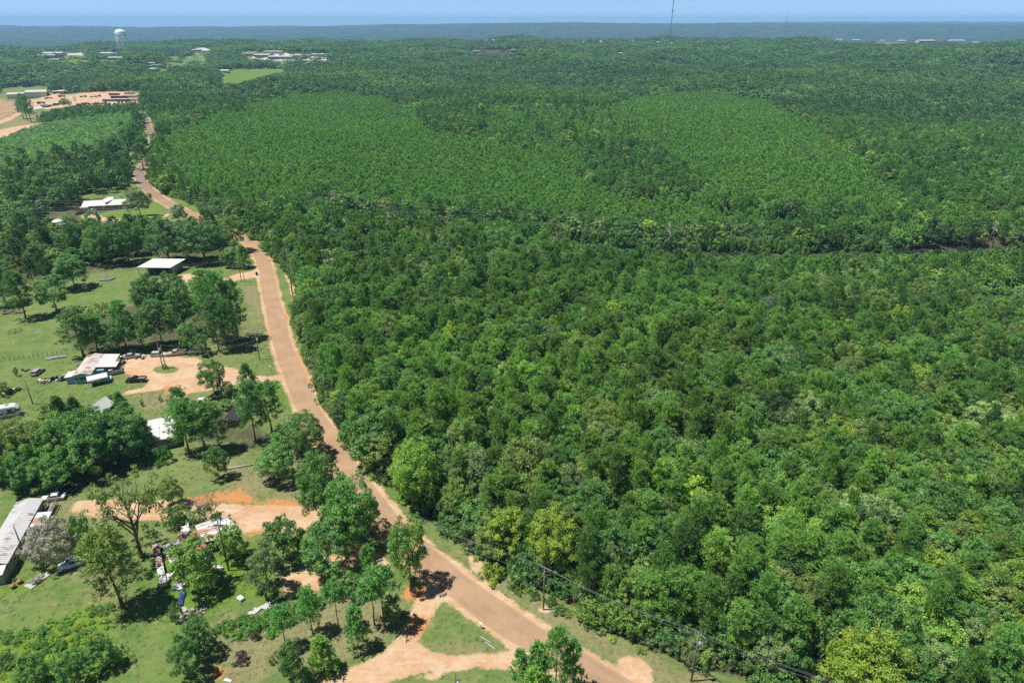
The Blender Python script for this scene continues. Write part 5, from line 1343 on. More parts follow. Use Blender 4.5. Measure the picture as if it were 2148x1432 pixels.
MB().box((L_ * .1, -W_ / 2 - 1.2, 1.1), (L_ * .7, 2.2, 2.1)).build('side_room', BLUEW, bl)
an = MB().box((-L_ / 2 + 2.2, W_ / 2 + 1.1, 1.1), (3.4, 2.1, 2.2)).build('annex', BLUEW, bl)
MB().slab([(-L_ / 2 + .2, W_ / 2 + .1, 2.5), (-L_ / 2 + 4.2, W_ / 2 + .1, 2.5), (-L_ / 2 + 4.2, W_ / 2 + 2.6, 2.25), (-L_ / 2 + .2, W_ / 2 + 2.6, 2.25)], .07).build('annex_roof', WHITE_ROOF, an)
# arched canopy in front
cc = at_z(203, 789, 2.3)
cp = building('carport_canopy', (cc.x, cc.y), ang - R(70), 'white arched canopy over a pale pickup in front of the blue house', 'canopy')
m = MB()
for i in range(8):
    a0, a1 = math.pi * i / 8, math.pi * (i + 1) / 8
    y0, y1 = -1.7 * math.cos(a0), -1.7 * math.cos(a1); z0, z1 = 2.0 + .55 * math.sin(a0), 2.0 + .55 * math.sin(a1)
    m.slab([(-2.6, y0, z0), (2.6, y0, z0), (2.6, y1, z1), (-2.6, y1, z1)], .05)
m.build('canopy_cover', WHITE_ROOF, cp)
for sx in (-2.4, 0, 2.4):
    for sy in (-1.65, 1.65): MB().tube([(sx, sy, 0), (sx, sy, 2.0)], .05, 6).build('post', STEEL, cp)

# pole barn
c_ = [at_z(280, 561, 3.6), at_z(351, 562, 3.6), at_z(377, 544, 3.9)]
u = c_[1] - c_[0]; u.z = 0; L_ = u.length; ang = math.atan2(u.y, u.x); D_ = 10.5
back = Vector((-math.sin(ang), math.cos(ang), 0)); c = (c_[0] + c_[1]) / 2 + back * D_ / 2 + Vector((math.cos(ang), math.sin(ang), 0)) * 1.2
bl = building('pole_barn', c, ang, 'open-fronted pole barn with a flat white metal roof and blue-grey side wall', 'barn')
for i in range(9):
    x0 = -L_ / 2 + L_ * i / 9
    MB().slab([(x0, -D_ / 2, 3.65), (x0 + L_ / 9 - .03, -D_ / 2, 3.65), (x0 + L_ / 9 - .03 + 1.6, D_ / 2, 4.1), (x0 + 1.6, D_ / 2, 4.1)], .08).build('roof_panel', WHITE_ROOF, bl)
BLG = paint('blue-grey sheet wall', (.25, .33, .36), .55, .4, dirt=.25)
MB().box((L_ / 2 - .5, .8, 1.75), (.12, D_ - 1.8, 3.5)).build('side_wall', BLG, bl)
MB().box((.8, D_ / 2 - .4, 1.8), (L_ - 2.6, .12, 3.6)).build('back_wall', BLG, bl)
MB().box((-L_ / 2 + 3.4, .8, 1.75), (.12, D_ - 1.8, 3.5)).build('partition_wall', BLG, bl)
for i in range(5): MB().box((-L_ / 2 + .3 + i * (L_ - .9) / 4, -D_ / 2 + .3, 1.75), (.16, .16, 3.5)).build('post', WOOD, bl)
MB().box((-L_ / 2 + .5, D_ / 2 - .6, 1.9), (.16, .16, 3.8)).build('post', WOOD, bl)
MB().box((-L_ / 2 + 1.9, -D_ / 2 + .3, 3.5), (3.2, .1, .2)).build('beam', WOOD, bl)

# long white house
c_ = [at_z(172, 432, 3.0), at_z(270, 427, 3.0)]
u = c_[1] - c_[0]; u.z = 0; L_ = u.length; ang = math.atan2(u.y, u.x); D_ = 11
back = Vector((-math.sin(ang), math.cos(ang), 0)); c = (c_[0] + c_[1]) / 2 + back * D_ / 2
bl = building('white_house', c, ang, 'long low house with a bright white metal roof among dark pines', 'house')
gable(bl, L_, D_, 2.7, 1.7, TANW, WHITE_ROOF, .4, ribs=1.2)
for i, xx in enumerate((-.36, -.2, .05, .2, .36)): window(bl, xx * L_, -D_ / 2, 1.6, 1.3, 1.0, '-y')
door(bl, -.06 * L_, -D_ / 2, 1.0, 2.1, '-y')
MB().slab([(-L_ * .12, 0, 4.6), (0, -D_ / 2, 4.1), (0, D_ / 2, 4.9), (-L_ * .06, D_ / 2, 4.9)], .1).build('cross_gable', WHITE_ROOF, bl)
MB().slab([(L_ * .12, 0, 4.6), (0.01, -D_ / 2, 4.1), (0.01, D_ / 2, 4.9), (L_ * .06, D_ / 2, 4.9)], .1).build('cross_gable', WHITE_ROOF, bl)
MB().box((-L_ * .44, -D_ / 2 - 1.5, 1.35), (4.2, 3, 2.7)).build('garage', CREAM, bl)

# white-roofed building hidden by pines
c_ = [at_z(306, 927, 3.1), at_z(375, 912, 3.1), at_z(346, 864, 3.1)]
u = c_[1] - c_[0]; u.z = 0; L_ = u.length; ang = math.atan2(u.y, u.x)
back = Vector((-math.sin(ang), math.cos(ang), 0)); D_ = 10.5
c = (c_[0] + c_[1]) / 2 + back * D_ / 2 - Vector((math.cos(ang), math.sin(ang), 0)) * .6
bl = building('white_roofed_building', c, ang, 'low building with three flat white roof sections half hidden by pines', 'building')
MB().box((0, .1, 1.5), (L_, D_ - .3, 3.0)).build('wall', TANW, bl)
for k_, (y0, y1, z0, z1) in enumerate(((-D_ / 2 - .3, -D_ / 6, 3.05, 3.30), (-D_ / 6 + .06, D_ / 7, 3.33, 3.42), (D_ / 7 + .06, D_ / 2 + .2, 3.36, 3.12))):
    for i in range(4):
        x0 = -L_ / 2 - .2 + (L_ + .4) * i / 4
        MB().slab([(x0, y0, z0), (x0 + (L_ + .4) / 4 - .04, y0, z0), (x0 + (L_ + .4) / 4 - .04, y1, z1), (x0, y1, z1)], .08).build('roof_panel', WHITE_ROOF, bl)
for xx in (-3, 0, 3): MB().tube([(xx, -.4, 3.3), (xx, -.4, 3.9)], .09, 7).build('vent_pipe', STEEL, bl)
for xx in (-L_ * .3, L_ * .25): window(bl, xx, -D_ / 2 + .25, 1.7, 1.1, .8, '-y')

# small white-gabled house
c = at(212, 872)
bl = building('gabled_cottage', c, R(80), 'small cottage with a white gable roof and white porch beside dark cedars', 'house')
gable(bl, 5.4, 4.4, 2.5, 1.7, GREYW, WHITE_ROOF, .3, ribs=.6)
MB().slab([(-4.6, -2.2, 2.1), (-2.75, -2.2, 2.5), (-2.75, 2.2, 2.5), (-4.6, 2.2, 2.1)], .07).build('porch_roof', WHITE_ROOF, bl)
for yy in (-2, 2): MB().box((-4.5, yy, 1.05), (.12, .12, 2.1)).build('porch_post', TRIM, bl)
door(bl, -2.7, .6, .9, 2.0, '-x', WOOD); window(bl, -2.7, -.9, 1.5, .8, .9, '-x'); window(bl, 0, -2.2, 1.5, 1.0, .9, '-y')
MB().box((-3.8, 0, .12), (2.0, 4.2, .2)).build('porch_floor', WOODG, bl)

# dark roofed shed between the pines
p0, p1 = at_z(484, 880, 2.6), at_z(512, 843, 2.6)
u = p1 - p0; u.z = 0; ang = math.atan2(u.y, u.x); c = (p0 + p1) / 2
bl = building('dark_shed', c, ang, 'narrow shed with a steep dark ribbed roof behind the two tall pines', 'shed')
L_ = u.length
MB().box((0, 0, 1.1), (L_ - .4, 2.6, 2.2)).build('wall', WOOD, bl)
n_ = max(4, int(L_ / 1.1))
for i in range(n_):
    x0 = -L_ / 2 + L_ * i / n_
    MB().slab([(x0, -1.7, 2.2), (x0 + L_ / n_ - .05, -1.7, 2.2), (x0 + L_ / n_ - .05, 1.7, 3.0), (x0, 1.7, 3.0)], .07).build('roof_sheet', BLACKROOF, bl)

# rusty sheds by the sandy lane
c_ = [at_z(383, 1155, 2.4), at_z(440, 1158, 2.4), at_z(416, 1110, 2.6), at_z(373, 1121, 2.6)]
bl = building('rusty_shed', (sum(q.x for q in c_) / 4, sum(q.y for q in c_) / 4), 0, 'shed roofed with dark red rusted sheets behind a bright leafy tree', 'shed')
o = bl.location
def quad_panels(parent, c4, n_, mat, nm, drop=.0, jig=.05):
    for i in range(n_):
        t0, t1 = i / n_, (i + .96) / n_
        def L2(a_, b_, t): return a_ + (b_ - a_) * t
        q = [L2(c4[0], c4[3], t0), L2(c4[1], c4[2], t0), L2(c4[1], c4[2], t1), L2(c4[0], c4[3], t1)]
        j = random.uniform(-jig, jig)
        MB().slab([(v.x - o.x, v.y - o.y, v.z - o.z + drop + j + random.uniform(-jig, jig)) for v in q], .04).build(nm, mat if not isinstance(mat, list) else mat[i % len(mat)], parent)
quad_panels(bl, c_, 8, RUST_RED, 'roof_sheet')
w4 = [Vector((v.x - o.x, v.y - o.y, 0)) for v in c_]
for i in range(4):
    a_, b_ = w4[i], w4[(i + 1) % 4]; m_ = (a_ + b_) / 2
    if i == 1: continue
    MB().box((m_.x * .97, m_.y * .97, 1.1), ((b_ - a_).length * .95, .1, 2.2), rz=math.atan2((b_ - a_).y, (b_ - a_).x)).build('wall', WOODG, bl)
for v in w4: MB().box((v.x * .95, v.y * .95, 1.15), (.14, .14, 2.3)).build('post', WOOD, bl)
c_ = [at_z(428, 1138, 2.7), at_z(464, 1128, 2.8), at_z(442, 1090, 3.0), at_z(408, 1101, 2.9)]
bl = building('patched_shed', (sum(q.x for q in c_) / 4, sum(q.y for q in c_) / 4), 0, 'lean-to of orange rusted and pale sheets joined to the red-roofed shed', 'shed')
o = bl.location
quad_panels(bl, c_, 7, [RUST_MIX, RUST_MIX, RIBBED], 'roof_sheet', jig=.09)
for v in c_: MB().box(((v.x - o.x) * .93, (v.y - o.y) * .93, 1.35), (.14, .14, 2.7)).build('post', WOOD, bl)
MB().box((0, 2.6, 1.2), (4.5, .1, 2.4)).build('wall', WOODG, bl)
# crumpled roofing sheets behind
for i, (qx, qy, rz_, rx_, w1, l1) in enumerate(((447, 1098, .4, .25, 2.6, 3.2), (462, 1094, -.3, -.2, 2.2, 3.4), (476, 1098, .9, .3, 2.0, 3.0), (458, 1106, .2, .12, 3.0, 2.2), (478, 1108, -.5, -.3, 1.8, 2.8), (388, 1108, .5, .3, 1.6, 2.6))):
    p = at_z(qx, qy, 1.9)
    t_ = building('roofing_sheet', p, rz_, ['bent pale sheet leaning at the back of the rusty sheds', 'bluish white crumpled sheet behind the patched shed', 'white sheet at the right corner of the crumpled heap', 'flat white sheet lying over the patched shed edge', 'lowest white sheet beside the sandy lane', 'grey crumpled sheet at the left corner of the red roof'][i], 'metal sheet', )
    t_['group'] = 'loose roofing sheets around the rusty sheds'
    m = MB(); nn_ = 5
    for j in range(nn_):
        x0 = -w1 / 2 + w1 * j / nn_; x1 = x0 + w1 / nn_; zz = lambda x_: 1.7 + rx_ * x_ + .16 * math.sin(x_ * 3 + i)
        m.slab([(x0, -l1 / 2, zz(x0)), (x1, -l1 / 2, zz(x1)), (x1, l1 / 2, zz(x1) + rx_ * .8), (x0, l1 / 2, zz(x0) + rx_ * .8)], .03)
    m.build('sheet', WHITE_ROOF if i != 1 else paint('bluish tin', (.42, .50, .58), .4, .5), t_)
    MB().box((0, 0, .85), (.14, .14, 1.7)).build('prop', WOOD, t_); MB().box((w1 * .3, l1 * .3, .85), (.14, .14, 1.7)).build('prop', WOOD, t_)

# long narrow racks of scrap
RACKC = [paint('scrap ' + n_, c_, .6, .3, dirt=.3) for n_, c_ in (('white', (.6, .6, .58)), ('brown', (.20, .13, .09)), ('grey', (.28, .28, .29)), ('rose', (.42, .30, .28)), ('rust', (.25, .11, .06)), ('pale blue', (.40, .45, .52)))]
for i, (x0, y0, x1, y1, wd, seq, lb) in enumerate(((326, 1142, 344, 1228, 1.25, [3, 1, 1, 3, 1, 3, 0, 0, 2, 0], 'leftmost long narrow rack, its near end stacked with white boxes'),
        (347, 1137, 368, 1190, 1.3, [0, 5, 2, 0, 2, 0, 0], 'middle long narrow rack piled with white scrap'), (369, 1133, 386, 1163, 1.5, [2, 5, 0, 3, 0], 'rightmost short rack beside the red-roofed shed'))):
    p0, p1 = at_z(x0, y0, .9), at_z(x1, y1, .9); u = p1 - p0; u.z = 0; L_ = u.length; ang = math.atan2(u.y, u.x); c = (p0 + p1) / 2
    t_ = building('scrap_rack', c, ang, lb, 'rack'); t_['group'] = 'narrow scrap racks'
    MB().box((0, 0, .78), (L_, wd, .07)).build('table_top', WOODG, t_)
    for sx in (-.46, -.15, .15, .46):
        for sy in (-.42, .42): MB().box((sx * L_, sy * wd, .38), (.09, .09, .74)).build('leg', WOOD, t_)
    n_ = len(seq)
    for j, k_ in enumerate(seq):
        xx = -L_ / 2 + (j + .5) * L_ / n_; hh_ = random.uniform(.15, .5) + (.35 if k_ == 0 and j > 4 else 0)
        MB().box((xx, random.uniform(-.05, .05), .82 + hh_ / 2), (L_ / n_ * .9, wd * .92, hh_), rz=random.uniform(-.05, .05), bevel=.03).build('box', RACKC[k_], t_)
        for q in range(3):
            MB().box((xx + random.uniform(-.4, .4), random.uniform(-.35, .35) * wd, .9 + hh_), (random.uniform(.15, .5), random.uniform(.1, .4), random.uniform(.05, .2)), rz=random.uniform(0, 3)).build('scrap', RACKC[random.choice([0, 1, 2, 3])], t_)

# little grey shed, clearing buildings, left-edge roofs, silver dome
def small_shed(px, py, L_, W_, h_, rise, ang, wall, roof, label, name='shed', cat='shed'):
    c = at(px, py); b_ = building(name, c, ang, label, cat); gable(b_, L_, W_, h_, rise, wall, roof, .2)
    door(b_, -L_ * .2, -W_ / 2, 1.0, min(2.0, h_ - .3), '-y', DARK); window(b_, L_ * .25, -W_ / 2, h_ * .6, .8, .7, '-y'); return b_
small_shed(274, 333, 6, 5, 2.8, .8, R(-8), GREYW, paint('grey roof', (.22, .22, .24), .6, .3), 'little grey shed beside the farthest road bend')
small_shed(768, 574, 7.5, 4.2, 2.5, .8, R(25), WHITEW, WHITE_ROOF, 'white-roofed cabin in the small clearing inside the wood', 'cabin', 'cabin')
small_shed(751, 578, 4.5, 2.6, 2.2, .5, R(70), WHITEW, WHITE_ROOF, 'small white camper-like shed left of the cabin in the clearing', 'shed')
small_shed(3, 925, 5, 4, 2.6, .6, R(5), WHITEW, WHITE_ROOF, 'white shed roof cut by the left edge above the grove')
c = at(124, 476)
bl = building('domed_tank', c, 0, 'round silver domed tank among trees left of the white house', 'tank')
m = MB(); m.tube([(0, 0, 0), (0, 0, 2.6)], 2.9, 20); m.build('tank_wall', STEEL, bl, True)
m = MB(); m.tube([(0, 0, 2.6), (0, 0, 3.2), (0, 0, 3.8), (0, 0, 4.1)], [3.0, 2.5, 1.4, .3], 20); m.build('dome', WHITE_ROOF, bl, True)
bl = building('equipment_trailer', at(138, 478), R(10), 'white covered trailer right of the silver domed tank', 'trailer')
MB().box((0, 0, 1.3), (4.2, 2.0, 1.7), bevel=.15).build('cover', WHITE_ROOF, bl)
for sx in (-1, 1):
    for sy in (-.95, .95): MB().tube([(sx, sy - .1, .35), (sx, sy + .1, .35)], .35, 12).build('wheel', paint('tyre rubber', (.02, .02, .02), .8, .2), bl)

# ------------------------------------------------------------------ vehicles
TYRE = paint('tyre rubber', (.02, .02, .02), .8, .2)
HUB = paint('wheel hub', (.35, .35, .36), .35, .5, .5, dirt=.1)
LAMP = paint('lamp lens', (.6, .6, .55), .15, .6, dirt=.0)
TAIL = paint('tail lamp', (.30, .02, .02), .25, .5, dirt=.0)
def car_paint(name, c, dirt=.15): return paint('car paint ' + name, c, .28, .6, dirt=dirt, dirt_col=(.25, .18, .13), scale=.8)
CP = {'white': car_paint('white', (.72, .72, .71)), 'pearl': car_paint('pale blue', (.50, .60, .70)), 'tan': car_paint('tan', (.42, .37, .28)), 'grey': car_paint('grey', (.30, .32, .34)),
      'black': car_paint('black', (.018, .018, .020)), 'navy': car_paint('navy', (.02, .035, .08)), 'silver': car_paint('silver', (.45, .46, .47)), 'wreck': car_paint('faded wreck', (.33, .34, .35), .8),
      'blue': car_paint('blue', (.06, .16, .38)), 'red': car_paint('red', (.30, .045, .03)), 'green': car_paint('green', (.05, .17, .10)), 'orange': car_paint('orange', (.45, .17, .04))}
def taper(m, zc, kx, ky):
    zmax = max(v.co.z for v in m.bm.verts)
    for v in m.bm.verts:
        if v.co.z > zc:
            t = (v.co.z - zc) / (zmax - zc); v.co.y *= 1 - ky * t
def wheels(t, xs, half, r=.33):
    for x_ in xs:
        for sy in (-1, 1):
            w_ = MB().tube([(x_, sy * (half - .2), r), (x_, sy * half, r)], r, 14).build('wheel', TYRE, t, True)
            MB().tube([(x_, sy * (half - .02), r), (x_, sy * (half + .02), r)], r * .58, 10).build('hub', HUB, w_)
def lamps(t, xf, xr, half, z=.68):
    for sy in (-1, 1):
        MB().box((xf, sy * (half - .28), z), (.08, .36, .16), bevel=.02).build('headlight', LAMP, t)
        MB().box((xr, sy * (half - .22), z + .1), (.06, .28, .16)).build('tail_light', TAIL, t)
def sedan(name, mat, p, rz, label, cat='car', wagon=False, group=None, L=4.8):
    t = empty(name, p, rz, label, cat, group); k = L / 4.8
    m = MB(); m.prism([(x * k, z) for x, z in [(-2.35, .35), (-2.38, .72), (-2.25, .92), (-1.5, .98), (.9, .98), (2.05, .80), (2.35, .62), (2.38, .35), (1.8, .22), (-1.8, .22)]], -.9, .9)
    bmesh.ops.bevel(m.bm, geom=m.bm.edges[:], offset=.05, segments=2, affect='EDGES'); m.build('body', mat, t, False)
    top = [(-2.15, .96), (-1.9, 1.42), (.25, 1.44), (1.05, .96)] if wagon else [(-1.75, .96), (-1.05, 1.41), (.2, 1.43), (1.05, .96)]
    m = MB(); m.prism([(x * k, z) for x, z in top], -.82, .82); taper(m, .97, 0, .16); m.build('windows', GLASS, t)
    m = MB(); x0, x1 = top[1][0] * k, top[2][0] * k; m.box(((x0 + x1) / 2, 0, 1.45), (x1 - x0 + .06, 1.42, .06), bevel=.025); m.build('roof', mat, t)
    for x_ in (top[1][0] * k, (x0 + x1) / 2 + .05, x1):
        for sy in (-1, 1):
            dx_ = (-.32 if x_ == x0 else .45 if x_ == x1 else 0) * k
            MB().tube([(x_ + dx_, sy * .83, .96), (x_, sy * .70, 1.44)], .035, 4).build('pillar', mat, t)
    wheels(t, (-1.45 * k, 1.42 * k), .9); lamps(t, 2.36 * k, -2.38 * k, .9)
    for sy in (-1, 1): MB().box((.75 * k, sy * .98, 1.02), (.12, .16, .12), bevel=.02).build('mirror', mat, t)
    for x_ in (2.4, -2.42): MB().box((x_ * k, 0, .45), (.1, 1.7, .2), bevel=.03).build('bumper', paint('bumper', (.08, .08, .08), .6, .3), t)
    return t
def pickup(name, mat, p, rz, label, cat='pickup truck', crew=False, group=None, bedmat=None):
    t = empty(name, p, rz, label, cat, group)
    m = MB(); m.prism([(-2.75, .45), (-2.75, 1.05), (-.6, 1.05), (1.3, 1.08), (2.55, .98), (2.7, .8), (2.7, .42), (2.2, .32), (-2.2, .38)], -.97, .97)
    bmesh.ops.bevel(m.bm, geom=m.bm.edges[:], offset=.04, segments=2, affect='EDGES'); m.build('body', mat, t)
    x0 = -1.05 if crew else -.35
    m = MB(); m.prism([(x0 - .05, 1.05), (x0 + .05, 1.66), (.75, 1.66), (1.4, 1.06)], -.86, .86); taper(m, 1.1, 0, .14); m.build('windows', GLASS, t)
    MB().box(((x0 + .75) / 2 + .02, 0, 1.69), (.75 - x0 + .02, 1.52, .07), bevel=.03).build('roof', mat, t)
    for x_, dx_ in ((x0 + .05, -.08), ((x0 + .8) / 2, 0), (.75, .6)):
        for sy in (-1, 1): MB().tube([(x_ + dx_, sy * .87, 1.06), (x_, sy * .75, 1.68)], .04, 4).build('pillar', mat, t)
    b = MB().box(((x0 - 2.65) / 2 - .03, 0, 1.02), (-2.62 - x0, 1.6, .12)).build('bed', bedmat or paint('truck bed', (.05, .05, .055), .8, .2), t)
    for sy in (-1, 1): MB().box(((x0 - 2.7) / 2, sy * .88, 1.18), (-2.68 - x0, .14, .34), bevel=.02).build('bed_side', mat, t)
    MB().box((-2.72, 0, 1.12), (.08, 1.8, .48), bevel=.02).build('tailgate', mat, t)
    wheels(t, (-1.75, 1.75), .97, .38); lamps(t, 2.7, -2.77, .97, .82)
    for sy in (-1, 1): MB().box((1.15, sy * 1.06, 1.2), (.14, .2, .18), bevel=.02).build('mirror', mat, t)
    MB().box((2.76, 0, .5), (.12, 1.9, .22), bevel=.03).build('bumper', HUB, t)
    return t
def dirpx(x0, y0, x1, y1):
    a_, b_ = at(x0, y0), at(x1, y1); return (a_ + b_) / 2, math.atan2(b_.y - a_.y, b_.x - a_.x)
p, r = dirpx(395, 741, 432, 736); sedan('parked_car', CP['white'], p, r + math.pi, 'white sedan at the right end of the row in the pine shade', group='cars by the shaded fence row')
p, r = dirpx(353, 746, 389, 742); pickup('parked_pickup', CP['tan'], p, r + math.pi, 'pale tan pickup between the white sedan and a wagon')
p, r = dirpx(318, 747, 350, 746); sedan('parked_car', CP['silver'], p, r, 'silver wagon behind the twin poles in the pine shade', wagon=True, group='cars by the shaded fence row')
p, r = dirpx(262, 752, 292, 748); sedan('wrecked_car', CP['wreck'], p, r, 'faded grey wrecked car among scrap behind the blue house', group='cars by the shaded fence row')
p, r = dirpx(268, 801, 305, 799); pickup('parked_pickup', CP['black'], p, r + math.pi, 'black pickup with a loaded bed on the edge of the dirt lot', bedmat=paint('load', (.2, .19, .18), .8, .2, dirt=.8))
p, r = dirpx(196, 803, 232, 797); pickup('parked_pickup', CP['pearl'], p, r, 'pale pickup parked under the arched white canopy')
p, r = dirpx(222, 788, 250, 782); pickup('parked_pickup', CP['silver'], p, r + math.pi, 'silver pickup under the lean-to of the blue house')
p, r = dirpx(90, 1050, 137, 1044); sedan('parked_car', CP['white'], p, r + math.pi, 'white sedan with dark windows beside the trailer home and grove shade', L=4.9)
p, r = dirpx(118, 1036, 156, 1028); sedan('parked_car', CP['navy'], p, r, 'dark blue car deep in the grove shade behind the white sedan')
p, r = dirpx(128, 1195, 188, 1174); pickup('parked_pickup', CP['pearl'], p, r + math.pi, 'pale blue crew-cab pickup under the pink blossoming tree', crew=True)
p, r = dirpx(422, 856, 424, 838); sedan('parked_car', CP['white'], p, r + math.pi, 'white car on the lawn facing downhill below the dirt lot', L=4.4)
p, r = dirpx(170, 893, 196, 888); pickup('parked_pickup', CP['navy'], p, r, 'dark vehicle under the grove below the cottage')
p, r = dirpx(186, 449, 202, 442); pickup('parked_pickup', CP['white'], p, r, 'white pickup in front of the long white house')
sedan('parked_car', CP['black'], at(168, 449), 1.2, 'black car by the garage end of the long white house')
# old work truck beside the patched shed
p, r = dirpx(438, 1150, 462, 1142)
t = empty('old_box_truck', p, r, 'old white and grey box truck with a big wheel under the patched shed', 'truck')
MB().box((-1.0, 0, 1.6), (4.2, 2.1, 1.9), bevel=.08).build('cargo_box', paint('grey box', (.26, .28, .30), .6, .3, dirt=.4), t)
MB().box((1.9, 0, 1.2), (1.5, 1.9, 1.5), bevel=.18).build('cab', CP['white'], t); MB().box((2.35, 0, 1.6), (.7, 1.6, .5)).build('windscreen', GLASS, t)
MB().box((3.0, 0, .95), (1.0, 1.8, .6), bevel=.15).build('bonnet', CP['white'], t); wheels(t, (-1.9, 2.4), 1.0, .5)
# travel trailer at the left edge
p, r = dirpx(-22, 880, 46, 868)
t = empty('travel_trailer', p, r, 'long white travel trailer with a dark wavy side stripe at the left edge', 'travel trailer')
Lt = (at(46, 868) - at(-22, 880)).length
m = MB(); m.prism([(-Lt / 2, .6), (-Lt / 2, 2.9), (-Lt / 2 + .4, 3.15), (Lt / 2 - .8, 3.1), (Lt / 2 - .1, 2.2), (Lt / 2, .9), (Lt / 2 - .4, .6)], -1.2, 1.2); bmesh.ops.bevel(m.bm, geom=m.bm.edges[:], offset=.08, segments=2, affect='EDGES'); m.build('body', CP['white'], t)
MB().box((-.2, 0, 3.16), (Lt - 1.6, 2.2, .04)).build('roof', WHITE_ROOF, t)
for xx, hh in ((-2.6, .7), (1.6, .9), (3.2, .6)): MB().box((xx, -1.215, 2.1), (1.2, .04, hh)).build('window', GLASS, t)
MB().box((-.2, -1.22, 1.45), (Lt - 1.2, .03, .5)).build('stripe', paint('stripe', (.10, .11, .12), .4, .4), t)
MB().box((.3, -1.225, 1.6), (.75, .05, 1.8)).build('door', CP['silver'], t)
for xx in (-1.5, 1.0): MB().box((xx, .2, 3.3), (.7, .7, .25), bevel=.05).build('roof_vent', GREYW, t)
wheels(t, (-.6, .3), 1.15, .36); MB().tube([(Lt / 2 - .2, 0, .6), (Lt / 2 + 1.2, 0, .5)], .07, 6).build('hitch', STEEL, t)
# scrap heaps on the left lawn
def heap(px, py, Lh, Wh, rz, mats, n_, label, hmax=.9, name='scrap_heap'):
    t = empty(name, at(px, py), rz, label, 'scrap heap')
    g = random.Random(px)
    for i in range(n_):
        x_, y_ = g.uniform(-.5, .5) * Lh, g.uniform(-.5, .5) * Wh; s_ = (g.uniform(.3, 1.3), g.uniform(.25, .9), g.uniform(.15, hmax))
        MB().box((x_, y_, s_[2] / 2 + g.uniform(0, .25)), s_, rz=g.uniform(0, 3.1), rx=g.uniform(-.4, .4), bevel=.03).build('scrap', g.choice(mats), t)
    return t
SC_D = [RACKC[2], paint('scrap dark', (.06, .06, .065), .6, .4, dirt=.5), RACKC[0], TYRE, RACKC[4]]
p, r = dirpx(68, 792, 92, 774); t = sedan('derelict_car', CP['wreck'], p, r, 'stripped grey car hulk on the left lawn', 'car', True, L=4.6)
heap(112, 798, 8, 2.4, .35, SC_D, 26, 'long scrap heap on the lawn left of the blue house'); heap(14, 824, 6, 3, .5, SC_D, 24, 'scrap heap at the left edge above the travel trailer')
heap(57, 777, 3, 1.2, .1, [SC_D[1]], 6, 'small dark scrap pile beside the stripped car hulk', .4); heap(280, 750, 7, 2.5, .1, SC_D, 22, 'scrap scattered around the wrecked grey car', .7)
heap(255, 768, 2, 5, .4, SC_D, 14, 'scrap along the lean-to side of the blue house', .8); heap(370, 1214, 3, 2.0, .1, [RACKC[3], RACKC[0], RACKC[1]], 14, 'heap of pinkish white junk under the bright leafy tree', .7)
heap(160, 800, 3, 1.4, .1, SC_D, 12, 'clutter along the front wall of the blue house', .6); heap(432, 738, 3, 2, .1, SC_D, 8, 'dark clutter right of the white sedan in shade', .6)
heap(384, 1228, 2.6, 1.8, .6, [RACKC[0], RACKC[2], paint('scrap blue', (.05, .12, .42), .5, .4)], 12, 'white crates beside the blue tarp', .6)
t = heap(408, 1282, 4.6, 2.4, .5, [RACKC[3], RACKC[2], WOODG], 22, 'low grey and pink rubble heap on the lower lawn', .35)
t = heap(28, 656, 7, 3, .1, [paint('brush', (.20, .13, .12), .9, .1), WOOD], 40, 'reddish brown brush pile on the far left lawn', .5, 'brush_pile')
heap(455, 1196, 2, 1, .2, [RACKC[0], RACKC[4]], 8, 'white scraps at the wheel of the old box truck', .5)

# ------------------------------------------------------------------ poles, arms, transformers, wires
POLEW = paint('pole wood', (.20, .165, .135), .9, .1, dirt=.5, dirt_col=(.10, .08, .065), scale=1.5)
INS = paint('insulator', (.35, .36, .38), .3, .5, dirt=0)
ATT = {}
def pole(key, bx, by, topy, label, arm_az=None, arms=1, arm_l=2.4, xf=False, double=False, guy=None, lean=(0, 0), r=.15, group='utility poles along the road', h=None):
    p = at(bx, by); h = h or height_from(p, topy)
    t = empty('utility_pole', p, 0, label, 'utility pole', group)
    top = Vector((lean[0], lean[1], h))
    MB().tube([(0, 0, -.2), tuple(top * .5), tuple(top)], [r, r * .85, r * .65], 9).build('pole_shaft', POLEW, t, True)
    pts = []
    if arm_az is not None:
        d = Vector((math.cos(arm_az), math.sin(arm_az), 0)); n_ = Vector((-d.y, d.x, 0))
        for k in range(arms):
            zz = h - .35 - k * 1.1
            for off in ((-.18, .18) if double else (.14,)):
                c = top * (zz / h) + n_ * off
                ar = MB(); ar.box((c.x, c.y, zz), (arm_l, .11, .13), rz=arm_az); a_ = ar.build('crossarm', WOODG, t)
            for s_ in (-.46, -.2, .2, .46) if k == 0 else (-.42, .42):
                q = top * (zz / h) + d * s_ * arm_l
                MB().tube([(q.x, q.y, zz + .05), (q.x, q.y, zz + .32)], [.06, .045], 6).build('insulator', INS, t)
                if k == 0: pts.append(p + Vector((q.x, q.y, zz + .33)))
        for s_ in (-1, 1):
            MB().tube([tuple(top * ((h - .4) / h) + d * s_ * arm_l * .36), tuple(top * ((h - 1.2) / h))], .03, 4).build('brace', STEEL, t)
    if xf:
        f = MB().tube([(.36, -.1, h - 2.7), (.36, -.1, h - 1.75)], [.27, .27], 12).build('transformer', STEEL, t, True)
        MB().tube([(.36, -.1, h - 1.75), (.36, -.1, h - 1.5)], [.06, .05], 6).build('bushing', INS, f)
    if guy:
        for gx, gy in guy:
            g_ = at(gx, gy) - p; MB().tube([tuple(top * .86), (g_.x, g_.y, 0)], .035, 4).build('guy_wire', STEEL, t)
    ATT[key] = (p, h, pts); return t
